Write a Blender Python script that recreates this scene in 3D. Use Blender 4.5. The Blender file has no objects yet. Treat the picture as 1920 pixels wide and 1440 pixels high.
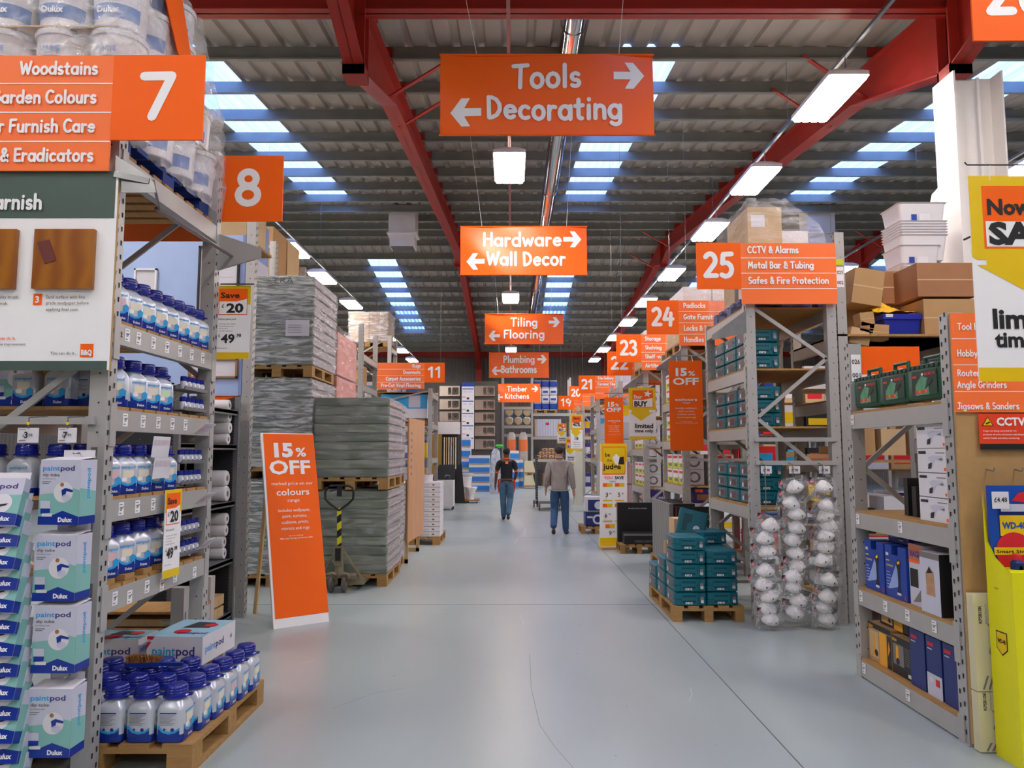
import bpy, math, random
from mathutils import Vector, Matrix
R = random.Random(7)
scene = bpy.context.scene
COL = scene.collection

# ---------------------------------------------------------------- camera, world, exposure
cam_data = bpy.data.cameras.new('camera')
cam_data.sensor_width = 36.0
cam_data.lens = 36.0 * 1400 / 1920
cam_data.clip_end = 200
camera = bpy.data.objects.new('camera', cam_data)
COL.objects.link(camera)
camera.location = (0, 0, 1.6)
camera.rotation_euler = (math.radians(90 + 5.22), 0, 0)
scene.camera = camera

world = bpy.data.worlds.new('sky')
scene.world = world
world.use_nodes = True
_wn = world.node_tree.nodes
_wn['Background'].inputs[0].default_value = (0.22, 0.40, 1.0, 1)
_wn['Background'].inputs[1].default_value = 3.0

LAMP = 30.0
scene.view_settings.view_transform = 'Standard'
scene.view_settings.look = 'None'
scene.view_settings.exposure = 1.0
scene.view_settings.gamma = 1.0
scene.view_settings.use_curve_mapping = False
scene.cycles.max_bounces = 7
scene.cycles.transparent_max_bounces = 12
scene.cycles.sample_clamp_indirect = 6.0
scene.cycles.use_denoising = True

# ---------------------------------------------------------------- helpers
_th = math.radians(5.22)
_c, _s, F = math.cos(_th), math.sin(_th), 1400.0
def ray(px, py):
    a = (px - 960) / F; b = (720 - py) / F
    return (a, _c - b * _s, _s + b * _c)
def atY(px, py, Y):
    r = ray(px, py); k = Y / r[1]
    return Vector((r[0] * k, Y, 1.6 + r[2] * k))
def atX(px, py, X):
    r = ray(px, py); k = X / r[0]
    return Vector((X, r[1] * k, 1.6 + r[2] * k))
def atZ(px, py, Z=0):
    r = ray(px, py); k = (Z - 1.6) / r[2]
    return Vector((r[0] * k, r[1] * k, Z))

def lin(c):
    return c / 12.92 if c <= 0.04045 else ((c + 0.055) / 1.055) ** 2.4
def rgb(h):
    h = h.lstrip('#')
    return tuple(lin(int(h[i:i + 2], 16) / 255) for i in (0, 2, 4)) + (1,)

_M = {}
def mat(key, col='888888', rough=0.5, metal=0.0, var=0.06, scale=6.0, bump=0.0, bscale=40.0, coat=0.0, stretch=None, spec=0.5):
    """procedural Principled material with noise variation"""
    if key in _M: return _M[key]
    m = bpy.data.materials.new(key); m.use_nodes = True
    n, l = m.node_tree.nodes, m.node_tree.links
    b = n['Principled BSDF']
    c = rgb(col)
    b.inputs['Roughness'].default_value = rough
    b.inputs['Metallic'].default_value = metal
    b.inputs['Specular IOR Level'].default_value = spec
    b.inputs['Coat Weight'].default_value = coat
    tc = n.new('ShaderNodeTexCoord')
    src = tc.outputs['Object']
    if stretch:
        mp = n.new('ShaderNodeMapping'); mp.inputs['Scale'].default_value = stretch
        l.new(src, mp.inputs[0]); src = mp.outputs[0]
    nz = n.new('ShaderNodeTexNoise'); nz.inputs['Scale'].default_value = scale; nz.inputs['Detail'].default_value = 4
    l.new(src, nz.inputs['Vector'])
    mx = n.new('ShaderNodeMix'); mx.data_type = 'RGBA'
    l.new(nz.outputs['Fac'], mx.inputs['Factor'])
    mx.inputs['A'].default_value = tuple(max(0, v * (1 - var * 2)) for v in c[:3]) + (1,)
    mx.inputs['B'].default_value = tuple(min(1, v * (1 + var * 2)) for v in c[:3]) + (1,)
    l.new(mx.outputs['Result'], b.inputs['Base Color'])
    if bump:
        nb = n.new('ShaderNodeTexNoise'); nb.inputs['Scale'].default_value = bscale; nb.inputs['Detail'].default_value = 5
        l.new(src, nb.inputs['Vector'])
        bp = n.new('ShaderNodeBump'); bp.inputs['Strength'].default_value = bump; bp.inputs['Distance'].default_value = 0.02
        l.new(nb.outputs['Fac'], bp.inputs['Height']); l.new(bp.outputs[0], b.inputs['Normal'])
    _M[key] = m
    return m

def mat_emit(key, col, strength):
    if key in _M: return _M[key]
    m = bpy.data.materials.new(key); m.use_nodes = True
    n, l = m.node_tree.nodes, m.node_tree.links
    n.remove(n['Principled BSDF'])
    e = n.new('ShaderNodeEmission'); e.inputs[0].default_value = rgb(col); e.inputs[1].default_value = strength
    l.new(e.outputs[0], n['Material Output'].inputs[0])
    _M[key] = m; return m

def mat_film(key, op=0.25, col='ffffff', rough=0.12, scale=(3, 3, 14), bump=0.9, ns=3.0):
    """stretch film: mostly see-through, wrinkled, glossy"""
    if key in _M: return _M[key]
    m = bpy.data.materials.new(key); m.use_nodes = True
    n, l = m.node_tree.nodes, m.node_tree.links
    b = n['Principled BSDF']; b.inputs['Base Color'].default_value = rgb(col); b.inputs['Roughness'].default_value = rough
    b.inputs['Specular IOR Level'].default_value = 1.0
    tr = n.new('ShaderNodeBsdfTransparent'); mix = n.new('ShaderNodeMixShader')
    tc = n.new('ShaderNodeTexCoord'); mp = n.new('ShaderNodeMapping'); mp.inputs['Scale'].default_value = scale
    mp.inputs['Rotation'].default_value = (0.12, 0.1, 0)
    nz = n.new('ShaderNodeTexNoise'); nz.inputs['Scale'].default_value = ns; nz.inputs['Detail'].default_value = 6; nz.inputs['Distortion'].default_value = 0.8
    l.new(tc.outputs['Object'], mp.inputs[0]); l.new(mp.outputs[0], nz.inputs['Vector'])
    bp = n.new('ShaderNodeBump'); bp.inputs['Strength'].default_value = bump; bp.inputs['Distance'].default_value = 0.05
    l.new(nz.outputs['Fac'], bp.inputs['Height']); l.new(bp.outputs[0], b.inputs['Normal'])
    mr = n.new('ShaderNodeMapRange'); mr.inputs['From Min'].default_value = 0.42; mr.inputs['From Max'].default_value = 0.66
    mr.inputs['To Min'].default_value = op * 0.5; mr.inputs['To Max'].default_value = min(1, op * 2.0)
    l.new(nz.outputs['Fac'], mr.inputs['Value']); l.new(mr.outputs[0], mix.inputs[0])
    l.new(tr.outputs[0], mix.inputs[1]); l.new(b.outputs[0], mix.inputs[2]); l.new(mix.outputs[0], n['Material Output'].inputs[0])
    _M[key] = m; return m

def mat_wave(key, c1, c2, scale, rough=0.5, axis='X', dist=0.0, bump=0.0, metal=0.0, detail=1.0):
    if key in _M: return _M[key]
    m = bpy.data.materials.new(key); m.use_nodes = True
    n, l = m.node_tree.nodes, m.node_tree.links
    b = n['Principled BSDF']; b.inputs['Roughness'].default_value = rough; b.inputs['Metallic'].default_value = metal
    tc = n.new('ShaderNodeTexCoord'); w = n.new('ShaderNodeTexWave'); w.bands_direction = axis
    w.inputs['Scale'].default_value = scale; w.inputs['Distortion'].default_value = dist; w.inputs['Detail'].default_value = detail
    l.new(tc.outputs['Object'], w.inputs['Vector'])
    cr = n.new('ShaderNodeValToRGB'); cr.color_ramp.elements[0].color = rgb(c1); cr.color_ramp.elements[1].color = rgb(c2)
    l.new(w.outputs['Fac'], cr.inputs[0]); l.new(cr.outputs[0], b.inputs['Base Color'])
    if bump:
        bp = n.new('ShaderNodeBump'); bp.inputs['Strength'].default_value = bump; bp.inputs['Distance'].default_value = 0.02
        l.new(w.outputs['Fac'], bp.inputs['Height']); l.new(bp.outputs[0], b.inputs['Normal'])
    _M[key] = m; return m

# ---- text: Blender's own font as mesh outlines, cached
_T = {}
def text_mesh(s, bold):
    k = (s, bold)
    if k in _T: return _T[k]
    c = bpy.data.curves.new('t', 'FONT'); c.body = s; c.resolution_u = 2; c.offset = bold
    o = bpy.data.objects.new('t', c); COL.objects.link(o)
    dg = bpy.context.evaluated_depsgraph_get(); dg.update()
    me = bpy.data.meshes.new_from_object(o.evaluated_get(dg))
    vs = [(v.co.x, v.co.y) for v in me.vertices]; fs = [tuple(p.vertices) for p in me.polygons]
    bpy.data.objects.remove(o); bpy.data.curves.remove(c); bpy.data.meshes.remove(me)
    if not vs: vs = [(0, 0)]; fs = []
    _T[k] = (vs, fs); return _T[k]

# ---- a rounded marker-pen alphabet, drawn as strokes
def _A(cx, cy, rx, ry, a0, a1, n=None):
    n = n or max(3, int(abs(a1 - a0) / 30))
    return [(cx + rx * math.cos(math.radians(a0 + (a1 - a0) * i / n)), cy + ry * math.sin(math.radians(a0 + (a1 - a0) * i / n))) for i in range(n + 1)]
_bowl = lambda: _A(.26, .3, .25, .29, 40, 400)
GL = {
 'A': (.62, [[(.02, 0), (.32, .98), (.6, 0)], [(.13, .32), (.5, .34)]]),
 'B': (.52, [[(.06, 0), (.06, .97)] + _A(.2, .74, .25, .22, 90, -90), [(.12, .52)] + _A(.24, .26, .27, .26, 90, -90) + [(.06, .0)]]),
 'C': (.62, [_A(.36, .49, .34, .49, 50, 310)]),
 'D': (.62, [[(.04, .96), (.07, 0)] + _A(.12, .48, .46, .48, -80, 85)]),
 'E': (.5, [[(.5, .96), (.06, .96), (.06, .02), (.5, .02)], [(.06, .5), (.44, .52)]]),
 'F': (.5, [[(.54, .96), (.08, .94), (.06, 0)], [(.07, .5), (.42, .52)]]),
 'G': (.66, [_A(.36, .49, .34, .49, 50, 340) + [(.66, .42), (.42, .42)]]),
 'H': (.6, [[(.05, 1), (.04, 0)], [(.56, 1), (.56, 0)], [(.05, .52), (.56, .52)]]),
 'J': (.44, [[(.14, .98), (.5, .98)], [(.36, .98), (.36, .25)] + _A(.18, .22, .18, .21, 0, -130)]),
 'K': (.56, [[(.06, 1), (.06, 0)], [(.54, .98), (.08, .46), (.56, 0)]]),
 'L': (.46, [[(.08, 1), (.06, .02), (.48, .03)]]),
 'M': (.78, [[(.03, 0), (.13, .97), (.4, .3), (.66, .97), (.76, 0)]]),
 'P': (.54, [[(.07, 0), (.06, .97)] + _A(.22, .7, .3, .26, 80, -90) + [(.1, .44)]]),
 'R': (.56, [[(.07, 0), (.06, .97)] + _A(.22, .72, .28, .24, 80, -90) + [(.1, .48)], [(.26, .48), (.56, 0)]]),
 'S': (.5, [_A(.27, .73, .22, .25, 40, 240) + _A(.25, .25, .24, .25, 70, -130)]),
 'T': (.62, [[(0, .96), (.64, .99)], [(.33, .97), (.3, 0)]]),
 'V': (.6, [[(.02, 1), (.32, .02), (.6, 1)]]),
 'W': (.86, [[(.0, .98), (.2, .02), (.44, .8), (.64, .02), (.88, 1)]]),
 'a': (.56, [_bowl(), [(.52, .58), (.52, .0)]]),
 'b': (.54, [[(.05, 1), (.05, 0)], _A(.28, .3, .24, .29, 140, -140)]),
 'c': (.46, [_A(.27, .3, .25, .29, 50, 310)]),
 'd': (.56, [_bowl(), [(.52, 1), (.52, 0)]]),
 'e': (.52, [[(.04, .3), (.5, .34)] + _A(.27, .3, .24, .29, 10, 315)]),
 'f': (.36, [_A(.3, .8, .15, .18, 60, 180) + [(.14, 0)], [(.0, .58), (.34, .6)]]),
 'g': (.56, [_bowl(), [(.52, .58), (.52, -.12)] + _A(.3, -.12, .22, .17, 0, -150)]),
 'h': (.52, [[(.05, 1), (.05, 0)], [(.06, .4)] + _A(.27, .38, .2, .2, 150, 0) + [(.48, 0)]]),
 'i': (.16, [[(.08, .58), (.08, 0)], [(.09, .85), (.09, .87)]]),
 'k': (.46, [[(.05, 1), (.05, 0)], [(.42, .58), (.08, .26), (.46, 0)]]),
 'l': (.16, [[(.08, 1), (.08, 0)]]),
 'm': (.8, [[(.05, .6), (.05, 0)], [(.06, .4)] + _A(.23, .4, .17, .18, 150, 0) + [(.4, 0)], [(.41, .4)] + _A(.58, .4, .17, .18, 150, 0) + [(.75, 0)]]),
 'n': (.52, [[(.05, .6), (.05, 0)], [(.06, .38)] + _A(.27, .38, .2, .2, 150, 0) + [(.48, 0)]]),
 'o': (.54, [_A(.27, .3, .25, .3, 90, 450)]),
 'p': (.54, [[(.05, .6), (.05, -.3)], _A(.28, .3, .24, .29, 140, -140)]),
 'r': (.36, [[(.05, .6), (.05, 0)], [(.06, .36)] + _A(.25, .38, .19, .2, 160, 60)]),
 's': (.42, [_A(.22, .44, .17, .16, 40, 250) + _A(.21, .15, .18, .15, 70, -140)]),
 't': (.38, [[(.16, .86), (.16, .15)] + _A(.28, .14, .12, .13, 180, 290), [(.0, .58), (.36, .6)]]),
 'u': (.52, [[(.05, .58), (.05, .2)] + _A(.25, .2, .2, .19, 180, 340) + [(.48, .58)], [(.48, .4), (.48, 0)]]),
 'v': (.48, [[(.02, .58), (.24, .02), (.46, .58)]]),
 'w': (.72, [[(.02, .58), (.18, .02), (.36, .5), (.54, .02), (.7, .58)]]),
 'y': (.48, [[(.02, .58), (.25, .05)], [(.46, .58), (.14, -.3)]]),
 'z': (.44, [[(.03, .57), (.4, .57), (.03, .02), (.42, .02)]]),
 '&': (.62, [[(.6, .0), (.14, .68)] + _A(.28, .78, .15, .2, 200, -20) + [(.1, .34)] + _A(.25, .22, .2, .22, 170, 330) + [(.58, .48)]]),
 '-': (.36, [[(.04, .34), (.32, .35)]]),
 '0': (.56, [_A(.28, .49, .25, .49, 90, 450)]),
 '1': (.34, [[(.02, .78), (.24, .98), (.24, 0)]]),
 '2': (.56, [_A(.26, .7, .24, .28, 150, -30) + [(.04, .03), (.54, .04)]]),
 '3': (.54, [_A(.24, .74, .22, .24, 150, -80) + _A(.24, .25, .26, .26, 80, -145)]),
 '4': (.58, [[(.28, .98), (.02, .34), (.58, .36)], [(.46, .7), (.42, 0)]]),
 '5': (.54, [[(.5, .97), (.12, .95), (.08, .56)] + _A(.22, .3, .28, .3, 100, -130)]),
 '6': (.54, [[(.42, .98), (.1, .5)] + _A(.27, .28, .23, .27, 150, 510)]),
 '7': (.56, [[(.03, .95), (.54, .96), (.2, 0)]]),
 '8': (.54, [_A(.27, .75, .19, .22, -90, 270), _A(.27, .26, .24, .26, 90, 450)]),
 '9': (.54, [_A(.27, .7, .23, .26, 0, 360) + [(.5, .7), (.36, 0)]]),
 ' ': (.26, []),
}

class MB:
    """mesh builder: shapes collect into one mesh object with several materials"""
    def __init__(s): s.v = []; s.f = []; s.m = []; s.mats = []
    def mi(s, m):
        if m not in s.mats: s.mats.append(m)
        return s.mats.index(m)
    def add(s, vs, fs, m):
        o = len(s.v); s.v.extend(tuple(p) for p in vs); k = s.mi(m)
        for f in fs: s.f.append(tuple(i + o for i in f)); s.m.append(k)
        return s
    def quad(s, a, b, c, d, m): return s.add([a, b, c, d], [(0, 1, 2, 3)], m)
    def box(s, x0, x1, y0, y1, z0, z1, m):
        if isinstance(m, dict):
            base = m.get('*')
            g = lambda k: m.get(k, base)
        else: g = lambda k: m
        v = [(x0, y0, z0), (x1, y0, z0), (x1, y1, z0), (x0, y1, z0), (x0, y0, z1), (x1, y0, z1), (x1, y1, z1), (x0, y1, z1)]
        o = len(s.v); s.v.extend(v)
        for f, k in (((0, 3, 2, 1), 'b'), ((4, 5, 6, 7), 't'), ((0, 1, 5, 4), 'f'), ((2, 3, 7, 6), 'k'), ((1, 2, 6, 5), 'r'), ((3, 0, 4, 7), 'l')):
            s.f.append(tuple(i + o for i in f)); s.m.append(s.mi(g(k)))
        return s
    def bar(s, p0, p1, w, h, m, up=(0, 0, 1)):
        p0, p1 = Vector(p0), Vector(p1); d = (p1 - p0).normalized(); up = Vector(up)
        sd = d.cross(up)
        if sd.length < 1e-4: sd = d.cross(Vector((1, 0, 0)))
        sd.normalize(); u = sd.cross(d).normalized()
        a, b = sd * w / 2, u * h / 2
        vs = [p0 - a - b, p0 + a - b, p0 + a + b, p0 - a + b, p1 - a - b, p1 + a - b, p1 + a + b, p1 - a + b]
        return s.add(vs, [(0, 1, 2, 3), (7, 6, 5, 4), (0, 4, 5, 1), (1, 5, 6, 2), (2, 6, 7, 3), (3, 7, 4, 0)], m)
    def tube(s, pts, r, m, n=8, r1=None, caps=True):
        pts = [Vector(p) for p in pts]; k = len(pts); vs = []; fs = []
        ref = None
        for i, p in enumerate(pts):
            d = (pts[min(i + 1, k - 1)] - pts[max(i - 1, 0)]).normalized()
            if ref is None or abs(d.dot(ref)) > .95: ref = Vector((0, 0, 1)) if abs(d.z) < .9 else Vector((1, 0, 0))
            a = d.cross(ref).normalized(); b = a.cross(d).normalized()
            rr = r if not isinstance(r, (list, tuple)) else r[i]
            if r1 is not None: rr = r + (r1 - r) * i / (k - 1)
            for j in range(n):
                t = 2 * math.pi * j / n; vs.append(p + a * rr * math.cos(t) + b * rr * math.sin(t))
        for i in range(k - 1):
            for j in range(n):
                fs.append((i * n + j, i * n + (j + 1) % n, (i + 1) * n + (j + 1) % n, (i + 1) * n + j))
        if caps: fs.append(tuple(range(n))[::-1]); fs.append(tuple(range((k - 1) * n, k * n)))
        return s.add(vs, fs, m)
    def lathe(s, prof, c, m, n=20, axis='Z', bands=None):
        cx, cy, cz = c; vs = []; fs = []
        for r, h in prof:
            for j in range(n):
                t = 2 * math.pi * j / n; a, b = r * math.cos(t), r * math.sin(t)
                vs.append((cx + a, cy + b, cz + h) if axis == 'Z' else ((cx + h, cy + a, cz + b) if axis == 'X' else (cx + a, cy + h, cz + b)))
        k = len(prof)
        if bands is None:
            for i in range(k - 1):
                for j in range(n): fs.append((i * n + j, i * n + (j + 1) % n, (i + 1) * n + (j + 1) % n, (i + 1) * n + j))
            fs.append(tuple(range(n))[::-1]); fs.append(tuple(range((k - 1) * n, k * n)))
            return s.add(vs, fs, m)
        o = len(s.v); s.v.extend(vs)
        for i in range(k - 1):
            for j in range(n):
                s.f.append(tuple(o + q for q in (i * n + j, i * n + (j + 1) % n, (i + 1) * n + (j + 1) % n, (i + 1) * n + j))); s.m.append(s.mi(bands[i]))
        s.f.append(tuple(o + q for q in range(n))[::-1]); s.m.append(s.mi(bands[0]))
        s.f.append(tuple(o + q for q in range((k - 1) * n, k * n))); s.m.append(s.mi(bands[-1]))
        return s
    def loft(s, secs, mats, n=4, cx=0, cy=0):
        """rounded-rectangle sections (z, half_x, half_y, radius); mats one per band"""
        rings = []
        for z, hx, hy, r in secs:
            r = min(r, hx * .999, hy * .999); ring = []
            for (sx, sy, a0) in ((1, 1, 0), (-1, 1, 90), (-1, -1, 180), (1, -1, 270)):
                for i in range(n):
                    a = math.radians(a0 + 90 * i / (n - 1))
                    ring.append((cx + sx * (hx - r) + r * math.cos(a), cy + sy * (hy - r) + r * math.sin(a), z))
            rings.append(ring)
        N = 4 * n; o = len(s.v)
        for r_ in rings: s.v.extend(r_)
        for i in range(len(rings) - 1):
            mm = mats[i] if isinstance(mats, (list, tuple)) else mats
            for j in range(N):
                s.f.append((o + i * N + j, o + i * N + (j + 1) % N, o + (i + 1) * N + (j + 1) % N, o + (i + 1) * N + j)); s.m.append(s.mi(mm))
        m0 = mats[0] if isinstance(mats, (list, tuple)) else mats; m1 = mats[-1] if isinstance(mats, (list, tuple)) else mats
        s.f.append(tuple(range(o, o + N))[::-1]); s.m.append(s.mi(m0))
        s.f.append(tuple(range(o + (len(rings) - 1) * N, o + len(rings) * N))); s.m.append(s.mi(m1))
        return s
    def poly(s, pts, fr, m, off=0.002, thick=0):
        """flat polygon in a frame (origin, U, V): pts are (u, v)"""
        O, U, V = fr; N = U.cross(V).normalized()
        vs = [O + U * a + V * b + N * off for a, b in pts]; k = len(vs)
        if not thick: return s.add(vs, [tuple(range(k))], m)
        vs += [p - N * thick for p in vs]
        fs = [tuple(range(k)), tuple(range(k, 2 * k))[::-1]] + [(i, i + k, (i + 1) % k + k, (i + 1) % k) for i in range(k)]
        return s.add(vs, fs, m)
    def rect(s, u0, u1, v0, v1, fr, m, off=0.002, thick=0): return s.poly([(u0, v0), (u1, v0), (u1, v1), (u0, v1)], fr, m, off, thick)
    def disc(s, u, v, r, fr, m, off=0.003, n=14, ry=None):
        return s.poly([(u + r * math.cos(2 * math.pi * i / n), v + (ry or r) * math.sin(2 * math.pi * i / n)) for i in range(n)], fr, m, off)
    def text(s, t, u, v, fr, m, h=.05, w=None, align='C', bold=0.0, off=0.004):
        """printed text; h = capital height, w = exact width if given"""
        O, U, V = fr; N = U.cross(V).normalized()
        vs, fs = text_mesh(t, bold)
        x0 = min(a for a, b in vs); x1 = max(a for a, b in vs)
        sy = h / 0.73; sx = (w / (x1 - x0)) if (w and x1 > x0) else sy
        W = (x1 - x0) * sx; du = {'C': -W / 2, 'L': 0, 'R': -W}[align]
        return s.add([O + U * (u + du + (a - x0) * sx) + V * (v + b * sy) + N * off for a, b in vs], fs, m)
    def marker(s, t, u, v, fr, m, h=.1, w=None, align='C', pen=.15, off=0.004):
        """marker-pen lettering"""
        O, U, V = fr; N = U.cross(V).normalized()
        x = 0; segs = []
        for ch in t:
            wd, st = GL.get(ch, GL['-'])
            for q in st: segs.append([(x + a + .08, b) for a, b in q])
            x += wd + .16 * 1.15 if ch != ' ' else wd + .1
        W = x; sx = (w / W) if w else h * .9; sy = h
        du = {'C': -W * sx / 2, 'L': 0, 'R': -W * sx}[align]; rp = pen * h / 2
        k = 6
        for qi, q in enumerate(segs):
            bo = off + (qi % 4) * .0005
            P = [(u + du + a * sx, v + b * sy) for a, b in q]
            closed = len(P) > 2 and math.hypot(P[0][0] - P[-1][0], P[0][1] - P[-1][1]) < 1e-4
            for i, (a, b) in enumerate(P):
                if closed and i == len(P) - 1: continue
                s.add([O + U * (a + rp * math.cos(2 * math.pi * j / 8)) + V * (b + rp * math.sin(2 * math.pi * j / 8)) + N * (bo + .0002 + (i % 4) * .00007) for j in range(8)], [tuple(range(8))], m)
                if i + 1 < len(P):
                    c, d = P[i + 1]; L = math.hypot(c - a, d - b)
                    if L < 1e-6: continue
                    nx, ny = -(d - b) / L * rp, (c - a) / L * rp
                    s.add([O + U * p + V * r_ + N * (bo + (i % 2) * .00008) for p, r_ in ((a - nx, b - ny), (c - nx, d - ny), (c + nx, d + ny), (a + nx, b + ny))], [(0, 1, 2, 3)], m)
        return s
    def build(s, name, parent=None, smooth=False, loc=None, rz=0):
        me = bpy.data.meshes.new(name); me.from_pydata(s.v, [], s.f)
        for m in s.mats: me.materials.append(m)
        me.polygons.foreach_set('material_index', s.m)
        if smooth: me.polygons.foreach_set('use_smooth', [True] * len(me.polygons))
        me.update()
        o = bpy.data.objects.new(name, me); COL.objects.link(o)
        if parent is not None: o.parent = parent
        if loc is not None: o.location = loc
        if rz: o.rotation_euler = (0, 0, rz)
        return o

def tag(o, label=None, cat=None, group=None, kind=None):
    if label: o['label'] = label
    if cat: o['category'] = cat
    if group: o['group'] = group
    if kind: o['kind'] = kind
    return o
def empty(name, loc=(0, 0, 0), rz=0, label=None, cat=None, group=None):
    o = bpy.data.objects.new(name, None); COL.objects.link(o); o.location = loc; o.rotation_euler = (0, 0, rz); o.empty_display_size = .1
    return tag(o, label, cat, group)
def dup(root, loc, rz=0, label=None, group=None, rot=None, scale=None):
    r = root.copy(); COL.objects.link(r); r.location = loc; r.rotation_euler = rot if rot else (0, 0, rz)
    if scale: r.scale = scale
    if label: r['label'] = label
    if group: r['group'] = group
    for ch in list(root.children):
        c = ch.copy(); COL.objects.link(c); c.parent = r
        for g in ch.children:
            d = g.copy(); COL.objects.link(d); d.parent = c
    return r
class Kind:
    """the first placement moves the original, later ones copy it"""
    def __init__(s, root): s.root = root; s.used = False
    def put(s, loc, rz=0, label=None, group=None, rot=None, scale=None):
        if not s.used:
            s.used = True; r = s.root; r.location = loc; r.rotation_euler = rot if rot else (0, 0, rz)
            if scale: r.scale = scale
            if label: r['label'] = label
            if group: r['group'] = group
            return r
        return dup(s.root, loc, rz, label, group, rot, scale)
def smooth(o, ang=40):
    o.data.polygons.foreach_set('use_smooth', [True] * len(o.data.polygons))
    try: o.data.set_sharp_from_angle(angle=math.radians(ang))
    except Exception: pass
    return o
ORD = ['first', 'second', 'third', 'fourth', 'fifth', 'sixth', 'seventh', 'eighth', 'ninth', 'tenth', 'eleventh', 'twelfth', 'thirteenth', 'fourteenth', 'fifteenth', 'sixteenth', 'seventeenth', 'eighteenth']
def nth(i, n, a='nearest', z='farthest'):
    return a if i == 0 else (z if i == n - 1 else ORD[i])
FRONT = lambda x, y, z: (Vector((x, y, z)), Vector((1, 0, 0)), Vector((0, 0, 1)))   # faces the camera side (-Y)
RIGHT = lambda x, y, z: (Vector((x, y, z)), Vector((0, 1, 0)), Vector((0, 0, 1)))   # faces +X
LEFT = lambda x, y, z: (Vector((x, y, z)), Vector((0, -1, 0)), Vector((0, 0, 1)))   # faces -X
TOP = lambda x, y, z: (Vector((x, y, z)), Vector((1, 0, 0)), Vector((0, 1, 0)))
# ---------------------------------------------------------------- materials
ORANGE = mat('sign_orange', 'ff6608', .6, var=.02, spec=.25)
VINYL = mat('banner_vinyl', 'ff6608', .38, var=.02, spec=.5)
ORANGE2 = mat('sign_orange_light', 'ff7838', .5, var=.02, spec=.3)
WHITE = mat('print_white', 'f1efee', .5, var=.02)
INK = mat('print_black', '1b1a1a', .5, var=.02)
GREYINK = mat('print_grey', '77736f', .6, var=.02)
YELLOW = mat('sign_yellow', 'e9c200', .45, var=.03)
RACK = mat('rack_grey', 'adaba7', .42, metal=.2, var=.05, scale=9)
RACKD = mat('rack_slot_shade', '17161a', .8)
GALV = mat('galvanised', '8d8f92', .32, metal=.8, var=.12, scale=14)
WOOD = mat('pallet_wood', 'a37c47', .75, var=.18, scale=5, stretch=(1, 6, 6), bump=.25)
WOODD = mat('deck_wood', 'a97f48', .75, var=.16, scale=6, stretch=(6, 1, 4), bump=.2)
PINE = mat('planed_pine', 'c7a472', .6, var=.1, scale=4, stretch=(8, 8, 1))
PLY = mat('plywood', 'c28f66', .6, var=.1, scale=3, stretch=(1, 3, .7))
MDF = mat('mdf', 'b08a56', .7, var=.05, scale=20)
CARD = mat('cardboard', 'b08a5c', .8, var=.06, scale=5)
CARD2 = mat('cardboard_red', '9d6c48', .8, var=.06, scale=5)
CARD3 = mat('cardboard_pale', 'c4a57a', .8, var=.06, scale=5)
STEEL = mat('shelf_steel', '77787a', .45, metal=.5, var=.05)
DARKSTEEL = mat('dark_steel', '38383c', .5, metal=.4, var=.06)
RED = mat('red_paint', 'a8281c', .42, var=.1, scale=3)
PURLIN = mat('purlin_grey', '8a8c86', .6, metal=.1, var=.1, scale=3)
SHEET = mat('roof_sheet', 'aaa398', .6, var=.06, scale=2)
CHROME = mat('chrome_duct', 'd0d0d0', .09, metal=1, var=.03)
WHITEP = mat('white_paint', 'e4dedb', .45, var=.03)
CLAD = mat('wall_cladding', '75706b', .6, var=.08)
BLUECAP = mat('navy_cap', '101f86', .25, var=.08, spec=.6)
BLUEB = mat('navy_plastic', '0f2f8f', .3, var=.06)
SILVER = mat('silver_bottle', 'c4c8d0', .28, metal=.2, var=.05)
CYAN = mat('cyan_print', '2e9fd8', .4, var=.05)
CREAM = mat('cream_swatch', 'e6dcc4', .5, var=.02)
PINKSW = mat('pink_swatch', 'e0b8bc', .5, var=.02)
GREENSW = mat('green_swatch', 'cfe0c0', .5, var=.02)
TEAL = mat('teal_case', '00616e', .42, var=.05, spec=.5)
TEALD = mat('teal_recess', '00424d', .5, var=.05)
GREENC = mat('green_case', '0b4a34', .45, var=.06)
BOXW = mat('box_white', 'd9d6da', .5, var=.03)
MINT = mat('mint_print', '7fb5ac', .5, var=.03)
LILAC = mat('lilac_grey', 'c3c3d2', .5, var=.03)
PURPLE = mat('purple_print', '3b2c7c', .5, var=.03)
REDP = mat('red_print', 'd2202b', .45, var=.03)
BLACK = mat('black_plastic', '18181a', .45, var=.08)
BLUEBOX = mat('blue_box', '1a3f9c', .42, var=.08)
LIME = mat('lime_print', 'c2cc22', .5, var=.05)
YEL40 = mat('stand_yellow', 'e6e000', .4, var=.03)
FILM = mat_film('stretch_film', .13, 'ffffff', .12, (2, 2, 9), .9, 1.8)
FILMT = mat_film('stretch_film_tub', .22, 'ffffff', .1, (2, 2, 4), 1.0, 2.4)
FILMB = mat_film('stretch_film_heavy', .36, 'f4f6f8', .09, (1.5, 1.5, 11), 1.0, 2.8)
FILMC = mat_film('clear_bag', .17, 'ffffff', .1, (6, 6, 6), .9, 4)
LAMPGLOW = mat_emit('lamp_diffuser', 'fff5ea', LAMP)
UPFILL = mat_emit('added_roof_glow', 'fff0dd', LAMP * .1)  # glow strip added on top of the housings to lighten the roof sheets
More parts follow.
